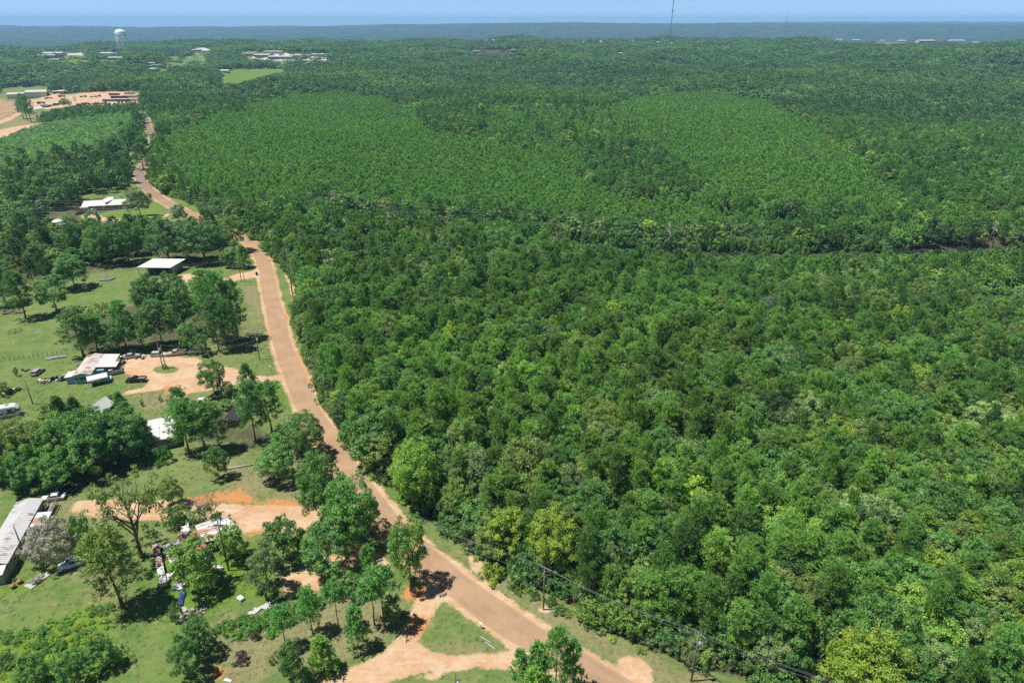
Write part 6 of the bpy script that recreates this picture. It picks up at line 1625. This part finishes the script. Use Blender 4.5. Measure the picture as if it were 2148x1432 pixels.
def wire(a_, b_, sag, label, r=.019, group='power line wires'):
    n_ = 12; P_ = [a_ + (b_ - a_) * i / n_ - Vector((0, 0, sag * 4 * (i / n_) * (1 - i / n_))) for i in range(n_ + 1)]
    m = MB(); m.tube([q - P_[0] for q in P_], r, 4); o_ = m.build('power_line_wire', WIRE); o_.location = P_[0]; tag(o_, label, 'wire', group); return o_
WIRE = paint('aluminium cable', (.20, .205, .21), .5, .4, .3, dirt=0)
pole('guyed', 1140, 1278, 1188, 'guyed pole with a crossarm standing on a bare clay spot by the lower road', R(-40), guy=((1103, 1242), (1112, 1250)))
pole('lower', 1450, 1428, 1326, 'pole with a single transformer at the wood edge near the bottom', R(-48), xf=True)
pole('offr', 1960, 1640, 1500, 'pole of the roadside line just outside the bottom right', R(-48))
pole('double', 645, 1018, 962, 'pole with long double crossarms behind the tall lobed tree', R(20), arms=2, arm_l=3.6, double=True)
pole('mid', 613, 925, 868, 'pole rising out of the round tree above the double-armed pole', R(10), xf=True)
pole('crossing', 545, 754, 698, 'crossarm pole with transformers where two service lines meet, on the verge', R(15), arms=2, xf=True)
pole('gate', 507, 592, 538, 'pole at the mouth of the upper driveway', R(10))
pole('gate2', 513, 590, 572, 'short bare stub pole beside the driveway pole', None, r=.13, group=None)
pole('tall', 618, 646, 522, 'very tall pole leaning left on the right verge under the big trees', R(5), r=.2, group=None)
pole('tall2', 612, 613, 583, 'thin short pole beside the tall leaning pole', None, r=.1, group=None)
pole('twin1', 342, 772, 719, 'left of the twin poles on the grass island, transformer on top', None, xf=True, group='twin poles in the dirt lot')
pole('twin2', 348, 772, 723, 'right of the twin poles on the grass island', None, group='twin poles in the dirt lot')
pole('lone', 69, 847, 798, 'bare leaning pole alone on the lawn above the travel trailer', None, group=None)
pole('home', 53, 1166, 1103, 'pole with a meter box beside the trailer home', None, group=None)
pole('shed', 480, 1196, 1090, 'tall dark pole in front of the small round tree by the sheds', None, r=.17, group=None)
pole('bottom', 958, 1470, 1410, 'pole top cut by the bottom edge with one service wire', None, xf=True, group=None)
pole('wall', 222, 905, 850, 'slim service pole in front of the cottage porch', None, r=.1, group=None)
pole('yard', 388, 742, 733, 'little white post beside the tan pickup', None, r=.07, group=None)
def run(k1, k2, sag, lb, idx=(0, 1, 2, 3)):
    a_, b_ = ATT[k1][2], ATT[k2][2]
    nm_ = ('outer', 'second', 'third', 'inner')
    for i in idx: wire(a_[i], b_[i], sag, f'{nm_[i]} wire of the span {lb}')
run('double', 'guyed', 2.2, 'from the double-armed pole down to the guyed pole', (0, 1, 3)); run('guyed', 'lower', 1.1, 'between the guyed pole and the transformer pole', (0, 1, 3))
run('lower', 'offr', 1.6, 'leaving the frame at the bottom right', (0, 1, 3)); run('mid', 'double', .8, 'above the round roadside tree', (0, 1, 3)); run('crossing', 'mid', 1.6, 'along the verge below the crossarm pole', (0, 3))
run('gate', 'crossing', 1.4, 'along the verge past the big pine group', (0, 3))
for k_, zz in (('double', -1.2), ('guyed', -1.6), ):
    pass
a_ = ATT['guyed'][0] + Vector((0, 0, ATT['guyed'][1] - 2)); b_ = ATT['lower'][0] + Vector((0, 0, ATT['lower'][1] - 2)); wire(a_, b_, 1.4, 'lowest wire between the guyed pole and the transformer pole')
c_ = ATT['double'][0] + Vector((0, 0, ATT['double'][1] - 2)); wire(c_, a_, 2.6, 'lowest wire crossing the road to the guyed pole')
tw = ATT['twin2'][0] + Vector((0, 0, ATT['twin2'][1] - .2)); cr = ATT['crossing'][0]
wire(tw, cr + Vector((0, 0, ATT['crossing'][1] - .4)), 1.4, 'upper service wire from the twin poles across the pine shade'); wire(tw - Vector((0, 0, 2.2)), cr + Vector((0, 0, ATT['crossing'][1] - 2.4)), 1.6, 'lower service wire from the twin poles across the pine shade')
wire(at(958, 1470) + Vector((0, 0, ATT['bottom'][1] - .6)), at(830, 1500) + Vector((0, 0, 5)), .6, 'service wire at the bottom edge')
wire(ATT['shed'][0] + Vector((0, 0, ATT['shed'][1] - .3)), ATT['double'][0] + Vector((0, 0, ATT['double'][1] - 1.5)), 1.6, 'service wire from the dark pole over the sandy lane')

# high-voltage line across the wood
TW = []
for i, (q, lb) in enumerate(zip(POWER[:4], ('high-voltage frame among the trees at the far left', 'high-voltage frame showing above the trees left of the wood centre', 'high-voltage frame in the cut, centre right', 'splayed high-voltage frame near the right edge'))):
    q = POWER[i]; nx = POWER[i + 1] if i < 3 else POWER[4]
    d = Vector((nx.x - q.x, nx.y - q.y, 0)).normalized(); ang = math.atan2(d.y, d.x)
    h = [17.0, 18.0, 17.0, 17.5][i]
    t = empty('transmission_frame', q, ang, lb, 'power pylon', 'high-voltage frames')
    sp = 2.6
    for s_ in (-1, 1): MB().tube([(s_ * (sp if i == 3 else 0), s_ * (0 if i == 3 else sp * .8), -.5), (s_ * (.5 if i == 3 else 0), s_ * (0 if i == 3 else sp * .8), h * .62), (0 if i == 3 else 0, 0 if i == 3 else s_ * sp * .8, h)], [.24, .2, .16], 8).build('pole_shaft', POLEW, t, True)
    for z_, l_ in ((h - .4, 5.2), (h - 3.6, 7.6)):
        MB().box((.2, 0, z_), (.2, l_, .24)).build('crossarm', paint('pale crossarm', (.50, .48, .44), .7, .3, dirt=.2), t)
    pts = []
    for yy, z_ in ((-2.4, h - .5), (2.4, h - .5), (-3.6, h - 4.6), (0, h - 4.6), (3.6, h - 4.6)):
        if z_ < h - 1: MB().tube([(.2, yy, z_ + .9), (.2, yy, z_)], .09, 6).build('insulator', INS, t)
        pts.append(Matrix.Translation(q) @ Matrix.Rotation(ang, 4, 'Z') @ Vector((.2, yy, z_)))
    TW.append(pts)
far5 = [v + (POWER[4] - POWER[3]) for v in TW[3]]; far0 = [v + (POWER[0] - POWER[1]) for v in TW[0]]
TW2 = [far0] + TW + [far5]
for j in range(len(TW2) - 1):
    for i in range(5):
        wire(TW2[j][i], TW2[j + 1][i], 2.4, ('front top', 'rear top', 'front', 'middle', 'rear')[i] + ' high-voltage cable, ' + ('left of the far left frame', 'over the shaded belt and upper road', 'left of the centre right frame', 'spanning the dark cut', 'at the right edge')[j], .018, 'high-voltage cables')

# ------------------------------------------------------------------ small things on the lawns
def sheet_thing(name, outline, z, label, cat, mat, th=.05, wave=.12):
    P_ = [at(*q) for q in outline]; c = sum(P_, Vector()) / len(P_)
    m = MB(); g = random.Random(3)
    vs_ = [m.bm.verts.new((v.x - c.x, v.y - c.y, z + g.uniform(0, wave))) for v in P_]; ctr = m.bm.verts.new((0, 0, z + wave))
    n_ = len(vs_)
    for i in range(n_): m.bm.faces.new((vs_[i], vs_[(i + 1) % n_], ctr))
    r_ = bmesh.ops.solidify(m.bm, geom=m.bm.faces[:], thickness=th)
    o_ = m.build(name, mat); o_.location = c; tag(o_, label, cat); return o_
TARPW = paint('white plastic', (.78, .78, .78), .35, .4, dirt=.05)
sheet_thing('plastic_sheet', [(514,1294),(522,1284),(534,1282),(532,1275),(538,1277),(550,1270),(562,1264),(575,1262),(584,1266),(585,1273),(576,1279),(560,1279),(550,1273),(546,1279),(536,1288),(525,1289)], .15, 'torn white plastic sheet spread on the lower lawn', 'plastic sheet', TARPW)
sheet_thing('white_board', [(468,1427),(474,1421),(487,1426),(484,1431)], .1, 'small white board on the grass by the clay pit at the bottom', 'board', TARPW, .05, .02)
sheet_thing('blue_tarp', [(379,1262),(378,1250),(380,1240),(388,1237),(390,1246),(386,1256),(384,1270),(374,1272),(372,1264)], .3, 'crumpled blue tarp trailing over the lawn', 'tarp', paint('blue tarp', (.05, .10, .36), .4, .4, dirt=.4, dirt_col=(.4, .4, .45)), .05, .35)
sheet_thing('white_sheet_strip', [(94,752),(120,747),(138,745),(140,750),(118,752),(98,756)], .2, 'pale strip of sheeting lying along the wire fence', 'sheet', CONC, .05, .2)
sheet_thing('metal_sheet', [(205,590),(214,583),(238,580),(243,584),(232,589),(212,590)], .3, 'upper grey metal sheet stack on the lawn left of the barn', 'metal sheet', STEEL, .3, .2)
sheet_thing('metal_sheet', [(198,601),(204,596),(214,597),(213,602)], .3, 'lower small grey sheet stack on the lawn left of the barn', 'metal sheet', STEEL, .3, .2)
sheet_thing('white_table_top', [(50,888),(54,884),(61,885),(58,890)], .5, 'small white board on the lawn below the travel trailer', 'board', TARPW, .06, .03)
t = empty('cool_box', at(505, 1258), R(-35), 'small white box with a red band alone on the lower lawn', 'box')
MB().box((0, 0, .3), (1.1, .8, .6), bevel=.04).build('body', TARPW, t); MB().box((0, 0, .34), (.34, .83, .54)).build('band', paint('red band', (.35, .05, .06), .5, .4), t); MB().box((0, 0, .63), (1.14, .84, .06)).build('lid', TARPW, t)
t = empty('white_crate', at(695, 1195), R(-5), 'open white crate at the foot of the spreading tree', 'crate')
for sx, sy, lx, ly in ((0, .4, .8, .06), (0, -.4, .8, .06), (.4, 0, .06, .8), (-.4, 0, .06, .8)): MB().box((sx, sy, .3), (lx, ly, .6)).build('side', TARPW, t)
p, r = dirpx(475, 984, 534, 975); t = empty('fallen_pole', p, r, 'long pale pole lying on the lawn beside a small leafy tree', 'pole'); Lp = (at(475, 984) - at(534, 975)).length
MB().tube([(-Lp / 2, 0, .22), (Lp / 2, 0, .2)], [.2, .15], 9).build('shaft', paint('bleached wood', (.42, .39, .35), .9, .1, dirt=.3), t, True)
for (x0, y0, x1, y1, lb) in ((1008, 1336, 1030, 1348, 'upper of two pale boards on the triangular verge'), (1018, 1346, 1038, 1362, 'lower of two pale boards on the triangular verge')):
    p, r = dirpx(x0, y0, x1, y1); t = tag(MB().box((0, 0, .12), ((at(x0, y0) - at(x1, y1)).length, .14, .12)).build('board', CONC), lb, 'board'); t.location = p; t.rotation_euler = (0, .02, r)
def mailbox(px, py, rz, lb, mat):
    t = empty('mailbox', at(px, py), rz, lb, 'mailbox'); MB().box((0, 0, .5), (.1, .1, 1.0)).build('post', WOOD, t)
    m = MB(); m.prism([(-.16, 1.0), (-.16, 1.18), (-.1, 1.28), (.1, 1.28), (.16, 1.18), (.16, 1.0)], -.28, .28); m.build('box', mat, t); MB().box((.19, .1, 1.2), (.02, .05, .16)).build('flag', TAIL, t)
mailbox(1009, 1317, R(55), 'mailbox on the triangular verge between road and lane', TARPW); mailbox(567, 776, R(20), 'mailbox by the gravel driveway mouth', TARPW)
for i, (qx, qy, lb, mt) in enumerate(((539, 577, 'dark wheeled bin at the upper driveway mouth', paint('bin', (.03, .04, .06), .5, .4)), (134, 797, 'black barrel on the lawn left of the blue house', TYRE))):
    t = empty('waste_bin', at(qx, qy), .2, lb, 'bin'); MB().box((0, 0, .6), (.8, .8, 1.15), bevel=.06).build('body', mt, t); MB().box((0, 0, 1.22), (.86, .86, .1), bevel=.03).build('lid', mt, t)
t = empty('roof_antenna', at(45, 1172), 0, 'white dish and box on the wall side of the trailer home', 'antenna'); MB().tube([(0, 0, 0), (0, 0, 2)], .04, 5).build('mast', STEEL, t); MB().tube([(0, -.05, 2.0), (.1, -.25, 2.1)], [.35, .3], 12).build('dish', TARPW, t)
# flower bed blossoms, clay ring, swing frame, wagon wheel frame
t = empty('covered_boat', at(80, 1216), R(70), 'white-flowered mound on a pale slab below the trailer home', 'flower bed'); MB().box((0, 0, .1), (4.2, 2.0, .15)).build('slab', CONC, t)
g = np.random.default_rng(5); Tt, Vv = broad_leaves(g, 1.6, 1.3, 0, 22, 40, .22, .2, .5); c_ = bpy.data.objects.new('flowers', crown_mesh('flowers', Tt * np.array([1, .7, .8]), Vv, LEAF_BLOSSOM, (np.random.default_rng(6).random(len(Vv)) < .5).astype(float))); link(c_, t); c_['tint'] = G_BROAD; t['category'] = 'flower bed'; t.name = 'flower_bed'
for (qx, qy, lb) in ((42, 1222, 'terracotta pot in a clay ring below the trailer home'), (28, 1232, 'lower terracotta pot beside the first pot')):
    t = empty('flower_pot', at(qx, qy), 0, lb, 'pot'); MB().tube([(0, 0, 0), (0, 0, .55), (0, 0, .62)], [.32, .48, .52], 14).build('pot', paint('terracotta', (.38, .16, .10), .8, .2), t, True); MB().tube([(0, 0, .5), (0, 0, .58)], .42, 12).build('soil', paint('soil', (.06, .04, .03), .9, .1), t)
t = empty('clothesline_frame', at(498, 1185), R(25), 'dark T-shaped clothesline frame beside the pole by the sheds', 'clothesline')
for xx in (-1.4, 1.4): MB().tube([(xx, 0, 0), (xx, 0, 1.9)], .05, 6).build('post', DARK, t)
MB().tube([(-2.2, 0, 1.9), (2.4, 0, 1.95)], .05, 6).build('rail', DARK, t)
t = empty('trampoline_frame', at(32, 697), 0, 'round empty wire frame on the far left lawn', 'frame'); m = MB()
ring = [(2.1 * math.cos(a), 2.1 * math.sin(a), .5) for a in np.linspace(0, 2 * math.pi, 17)]; MB().tube(ring, .06, 5).build('ring', DARK, t)
for k in range(6): a = k * math.pi / 3; MB().tube([(2.1 * math.cos(a), 2.1 * math.sin(a), 0), (2.1 * math.cos(a), 2.1 * math.sin(a), .5), (0, 0, .3)], .04, 5).build('strut', DARK, t)
# fences
def fence(p0, p1, n_, hgt_, label, wires=3, solid=False, mat=WOOD):
    a_, b_ = at(*p0), at(*p1); t = empty('fence', a_, math.atan2(b_.y - a_.y, b_.x - a_.x), label, 'fence'); Lf = (b_ - a_).length
    for i in range(n_ + 1): MB().box((Lf * i / n_, 0, hgt_ / 2), (.1, .1, hgt_)).build('post', mat, t)
    for k in range(wires):
        z_ = hgt_ * (k + 1) / (wires + .3); MB().box((Lf / 2, .06, z_), (Lf, .03 if solid else .025, .14 if solid else .025)).build('rail' if solid else 'wire', mat if solid else STEEL, t)
fence((-20, 760), (140, 742), 16, 1.3, 'thin wire fence along the lower rim of the left lawn', 5)
fence((378, 560), (505, 552), 14, 1.3, 'grey board fence along the upper driveway under the dark trees', 4, True, WOODG)
fence((-20, 892), (60, 872), 8, 1.1, 'short fence below the travel trailer at the left edge', 3)
t = empty('lawn_chair', at(318, 745), 0, 'small dark reddish scrap item on the dirt lot', 'scrap'); bpy.data.objects.remove(t)

# ------------------------------------------------------------------ truck yard, town, towers
def shed_box(px, py, L_, W_, h_, rise, rz, wall, roof, label, cat='building', name='metal_building', nwin=0, doors=1, doormat=DARK):
    c = at(px, py); b_ = building(name, c, rz, label, cat)
    gable(b_, L_, W_, h_, rise, wall, roof, .3, ribs=0)
    for i in range(doors): MB().box((-L_ / 2 + L_ * (i + .5) / doors, -W_ / 2 - .04, h_ * .38), (min(4, L_ / doors * .5), .1, h_ * .76)).build('door', doormat, b_)
    for i in range(nwin): window(b_, -L_ / 2 + L_ * (i + .5) / nwin, -W_ / 2 - .02, h_ * .6, 1.6, 1.2, '-y')
    return b_
b_ = shed_box(36, 205, 24, 16, 6, 2, R(20), WHITEW, CREAM, 'left and smaller pale metal building of the truck yard', doors=1, doormat=WHITEW)
b_ = shed_box(80, 203, 30, 20, 8, 2.4, R(20), WHITEW, CREAM, 'larger pale metal building of the truck yard with dark bay doors', doors=1, doormat=WHITEW)
MB().box((15.1, 3, 3), (.1, 5, 5.6)).build('bay_door', DARK, b_); MB().box((15.1, -4, 3), (.1, 5, 5.6)).build('bay_door', DARK, b_)
shed_box(140, 196, 24, 10, 4, 1.2, R(8), GREYW, CREAM, 'low grey workshop behind the truck yard', nwin=3)
shed_box(118, 196, 9, 6, 3.4, .6, R(5), TANW, WHITE_ROOF, 'small open shed between the workshop and the large metal building')
def big_truck(px, py, rz, cab, load, label, kind=0):
    t = empty('flatbed_truck' if kind else 'dump_truck', at(px, py), rz, label, 'truck', 'trucks and machines in the yard')
    MB().box((3.2, 0, 1.6), (2.0, 2.3, 2.0), bevel=.2).build('cab', CP[cab], t); MB().box((3.7, 0, 2.1), (1.1, 2.1, .7)).build('windscreen', GLASS, t); MB().box((4.6, 0, 1.2), (1.3, 2.0, 1.1), bevel=.15).build('bonnet', CP[cab], t)
    MB().box((-1.2, 0, 1.0), (7.0, 1.0, .3)).build('chassis', TYRE, t)
    if kind: MB().box((-1.3, 0, 1.35), (6.6, 2.5, .25)).build('bed', CP[load], t)
    else:
        m = MB(); m.prism([(-4.6, 1.3), (-4.9, 2.7), (1.6, 2.7), (1.3, 1.3)], -1.2, 1.2); m.build('bed', CP[load], t)
    for x_ in (-3.4, -2.0, 4.2):
        for sy in (-1, 1): MB().tube([(x_, sy * .95, .55), (x_, sy * 1.25, .55)], .55, 10).build('wheel', TYRE, t)
for a_ in ((86, 218, .4, 'black', 'navy', 'black truck parked beside the large metal building', 0), (102, 208, .6, 'silver', 'grey', 'silver truck facing the yard gate', 0), (130, 204, .1, 'orange', 'orange', 'rusty orange machine truck by the workshop', 0),
           (174, 204, .0, 'grey', 'black', 'small dark truck in the middle of the yard', 1), (160, 226, .1, 'navy', 'blue', 'left of the blue trucks in the front row', 0), (170, 222, .15, 'blue', 'navy', 'second blue truck in the front row', 0),
           (181, 220, .1, 'navy', 'navy', 'third dark blue truck in the front row', 0), (200, 219, .1, 'white', 'grey', 'white truck in the front row beside the bare trees', 1), (210, 219, .0, 'grey', 'black', 'grey truck at the end of the front row', 1),
           (196, 204, .0, 'white', 'white', 'white truck in the back row', 1), (204, 203, .0, 'blue', 'silver', 'blue truck in the back row', 1)):
    big_truck(*a_)
for a_ in ((228, 227, 'black', 'left black pickup at the front of the yard'), (238, 226, 'navy', 'right dark pickup at the front of the yard'), (256, 224, 'silver', 'silver pickup near the container stack'), (264, 224, 'black', 'black pickup near the container stack'), (8, 197, 'white', 'white pickup left of the metal buildings')):
    pickup('parked_pickup', CP[a_[2]], at(a_[0], a_[1]), random.uniform(-.3, .3), a_[3], group='trucks and machines in the yard')
def container(px, py, rz, mat, label, L_=12.0, h_=2.6):
    t = empty('shipping_container', at(px, py), rz, label, 'container', 'containers and trailers in the yard'); MB().box((0, 0, h_ / 2 + .1), (L_, 2.4, h_), bevel=.05).build('body', mat, t)
    m = MB(); n_ = int(L_ / .9)
    for i in range(n_ + 1): m.box((-L_ / 2 + .2 + (L_ - .4) * i / n_, -1.22, h_ / 2 + .1), (.22, .05, h_ - .2))
    t2 = m.build('wall_ribs', mat, t); t2['kind'] = 'stuff'; MB().box((L_ / 2 + .03, 0, h_ / 2 + .1), (.05, 2.2, h_ - .2)).build('door', mat, t)
for a_ in ((230, 213, 0, 'blue', 'bright blue container at the left of the yard stack', 18), (258, 213, 0, 'navy', 'dark blue container right of the bright blue one', 18), (278, 212, .05, 'silver', 'grey container at the right end of the stack', 14), (250, 206, 0, 'navy', 'rear dark container behind the stack', 22),
           (272, 205, 0, 'grey', 'rear grey container behind the stack', 20), (240, 200, .05, 'red', 'reddish trailer at the back right of the yard', 14), (272, 198, 0, 'silver', 'silver trailer at the back right of the yard', 14)):
    container(a_[0], a_[1], a_[2], CP[a_[3]], a_[4], a_[5])
for i, (qx, qy, ln, c_) in enumerate(((98, 225, 10, 'green'), (112, 222, 14, 'green'), (122, 219, 12, 'black'), (92, 222, 8, 'grey'))):
    container(qx, qy, .5, CP[c_], ('left green skip on the yard rim', 'long green skip on the yard rim', 'dark skip on the yard rim', 'grey skip on the yard rim')[i], ln, 1.4)

ROOFS = [WHITE_ROOF, WHITE_ROOF, RIBBED, paint('tan roof', (.40, .33, .27), .7, .3), paint('green roof', (.12, .33, .24), .5, .3), CONC]
town = [(112, 117, 58, 34, 7, 0, R(5), 'broad white-roofed store at the far left of the town'), (100, 121, 46, 20, 6, 0, R(5), 'pale store annex left of the town'), (232, 118, 44, 26, 8, 2, R(0), 'grey flat-roofed works at the foot of the water tower'),
 (258, 107, 30, 20, 8, 3, R(0), 'brownish building behind the water tower'), (210, 124, 30, 16, 5, 0, R(3), 'long low white building before the water tower'), (245, 126, 30, 16, 5, 2, 0, 'low building in front of the water tower works'), (118, 128, 20, 12, 4, 0, 0, 'small white building on the left town lawn'),
 (180, 133, 16, 12, 4, 3, 0, 'little brick-coloured building among town trees'), (316, 136, 18, 12, 4, 0, R(10), 'white-roofed house left of the green-roofed house'), (333, 141, 26, 14, 4, 4, R(5), 'low house with a green metal roof'), (323, 149, 16, 10, 4, 0, 0, 'white-roofed shed beneath the green-roofed house'),
 (412, 108, 26, 18, 5, 0, 0, 'white flat building on the town lawn, left'), (436, 110, 28, 18, 5, 0, R(-5), 'white flat building on the town lawn, right'), (528, 117, 34, 20, 6, 3, 0, 'brown-roofed building at the left of the town centre'),
 (552, 120, 40, 22, 6, 2, 0, 'silver-roofed hall in the town centre'), (590, 123, 60, 26, 5, 0, R(2), 'broad white warehouse at the front of the town centre'), (575, 113, 50, 20, 6, 3, 0, 'long tan-roofed building behind the white warehouse'), (630, 121, 50, 22, 6, 5, 0, 'pale flat-roofed block right of the white warehouse'),
 (668, 118, 34, 18, 5, 2, 0, 'small silver hall at the right of the town centre'), (700, 112, 30, 16, 5, 0, 0, 'white-roofed hall just right of the town centre'), (1000, 112, 20, 12, 6, 5, 0, 'upper pale building on the middle skyline hill'), (1015, 119, 34, 12, 6, 0, 0, 'long white building with a glazed front on the middle hill'),
 (1077, 110, 18, 12, 7, 5, 0, 'cream building right of the long white building'), (962, 131, 22, 12, 4, 0, 0, 'lone white roof below the middle hill buildings'), (1760, 85, 50, 24, 7, 0, 0, 'white factory roof at the left of the right-hand works'), (1795, 86, 60, 26, 8, 0, 0, 'second white factory roof of the right-hand works'),
 (1850, 87, 40, 20, 7, 5, 0, 'pale factory block with tanks in the right-hand works'), (1890, 88, 60, 30, 8, 2, 0, 'grey factory hall right of the pale block'), (1940, 90, 60, 24, 7, 3, 0, 'brownish hall of the right-hand works'), (2005, 88, 110, 34, 9, 0, 0, 'largest white warehouse near the right skyline'),
 (2045, 91, 40, 20, 6, 0, 0, 'small white hall at the right end of the warehouse')]
for i, (qx, qy, L_, W_, h_, rf, rz_, lb) in enumerate(town):
    c = at(qx, qy); b_ = building('town_building', c, rz_, lb, 'building')
    gable(b_, L_, W_, h_, max(.8, W_ * (.14 if qx > 1700 else .06)), [WHITEW, CREAM, GREYW, TANW][i % 4], ROOFS[rf], .5)
    n_ = max(2, int(L_ / 9))
    for k in range(n_): MB().box((-L_ / 2 + L_ * (k + .5) / n_, -W_ / 2 - .06, h_ * .5), (L_ / n_ * .5, .12, h_ * .35)).build('window' if k % 3 else 'door', GLASS, b_)
for i, (qx, qy) in enumerate(FAR_HOUSE_PX):
    c = at(qx, qy); b_ = building('far_house', c, random.uniform(-.6, .6), f"tiny pale house among distant trees, {'left of the town centre' if qx < 500 else 'between town centre and middle hill' if qx < 980 else 'right of the middle hill' if qx < 1500 else 'on the right-hand slope'}", 'house'); b_['group'] = 'far houses among the trees'
    gable(b_, random.uniform(14, 24), 10, 4, 1.6, WHITEW, ROOFS[i % 3], .4)
    MB().box((0, -5.05, 2), (1.2, .1, 2.4)).build('door', DARK, b_)
    for xx in (-4, 4): MB().box((xx, -5.05, 2.3), (1.6, .1, 1.2)).build('window', GLASS, b_)

# water tower
c = at(262, 113); D_ = math.hypot(c.x, c.y)
TWM = paint('pale blue-white tank paint', (.84, .86, .87), .4, .4, dirt=.05)
k_ = 1 / px_per_m(c)
t = empty('water_tower', c, 0, 'white domed water tower on splayed legs above the town', 'water tower')
Ht = 41 * k_; rt = 11.2 * k_
rt *= .95
prof = [(rt * .60, Ht - rt * .50), (rt * .92, Ht - rt * .46), (rt, Ht - rt * .36), (rt, Ht - rt * .10), (rt * .93, Ht + rt * .12), (rt * .78, Ht + rt * .32), (rt * .52, Ht + rt * .46), (rt * .2, Ht + rt * .53), (.3, Ht + rt * .54)]
m = MB(); m.tube([(0, 0, Ht - rt * .55)] + [(0, 0, z_) for _, z_ in prof], [rt * .15] + [r_ for r_, _ in prof], 28); m.build('tank', TWM, t, True)
for k in range(6):
    a = k * math.pi / 3 + .2; MB().tube([(math.cos(a) * rt * 1.08, math.sin(a) * rt * 1.08, 0), (math.cos(a) * rt * .93, math.sin(a) * rt * .93, Ht - rt * .4)], rt * .045, 8).build('leg', TWM, t, True)
    for f in (.33, .66):
        b = a + math.pi / 3; rr_ = rt * (1.08 - .15 * f); MB().tube([(math.cos(a) * rr_, math.sin(a) * rr_, Ht * f * .85), (math.cos(b) * rr_, math.sin(b) * rr_, Ht * f * .85)], rt * .012, 5).build('brace', TWM, t)
MB().tube([(0, 0, 0), (0, 0, Ht - rt * .75)], rt * .12, 12).build('riser_pipe', TWM, t, True)
MB().tube([(rt * 1.04 * math.cos(a), rt * 1.04 * math.sin(a), Ht - rt * .34) for a in np.linspace(0, 2 * math.pi, 29)], rt * .03, 5).build('balcony', TWM, t)
MB().tube([(0, 0, Ht + rt * .52), (0, 0, Ht + rt * .64)], rt * .04, 6).build('vent', TWM, t)

def mast(px, py, topz, wd, label, knob=None):
    c = at(px, py); t = empty('radio_mast', c, 0, label, 'radio mast'); h_ = topz - c.z
    MS = paint('mast steel', (.12, .13, .16), .5, .4, .3, dirt=0)
    cs = [(wd * math.cos(a), wd * math.sin(a)) for a in (0.5, 2.6, 4.7)]
    for cx_, cy_ in cs: MB().tube([(cx_, cy_, 0), (cx_, cy_, h_)], wd * .28, 5).build('corner_tube', MS, t)
    m = MB(); n_ = int(h_ / (wd * 3))
    for i in range(n_):
        z0, z1 = h_ * i / n_, h_ * (i + 1) / n_
        for q in range(3):
            a_, b_ = cs[q], cs[(q + 1) % 3]; m.tube([(*a_, z0), (*b_, z1)], wd * .1, 3, False)
    l_ = m.build('lattice', MS, t); l_['kind'] = 'stuff'
    if knob: MB().tube([(0, 0, knob - c.z - 2), (0, 0, knob - c.z + 2)], wd * 2.1, 8).build('antenna_cluster', MS, t)
mast(1405, 88, 172, 1.3, 'taller lattice radio mast with an antenna cluster rising off the top of the photo', 131)
mast(1644, 80, 172, 1.3, 'thinner radio mast farther right on the skyline')
mast(222, 108, 58, .4, 'short thin aerial left of the water tower')
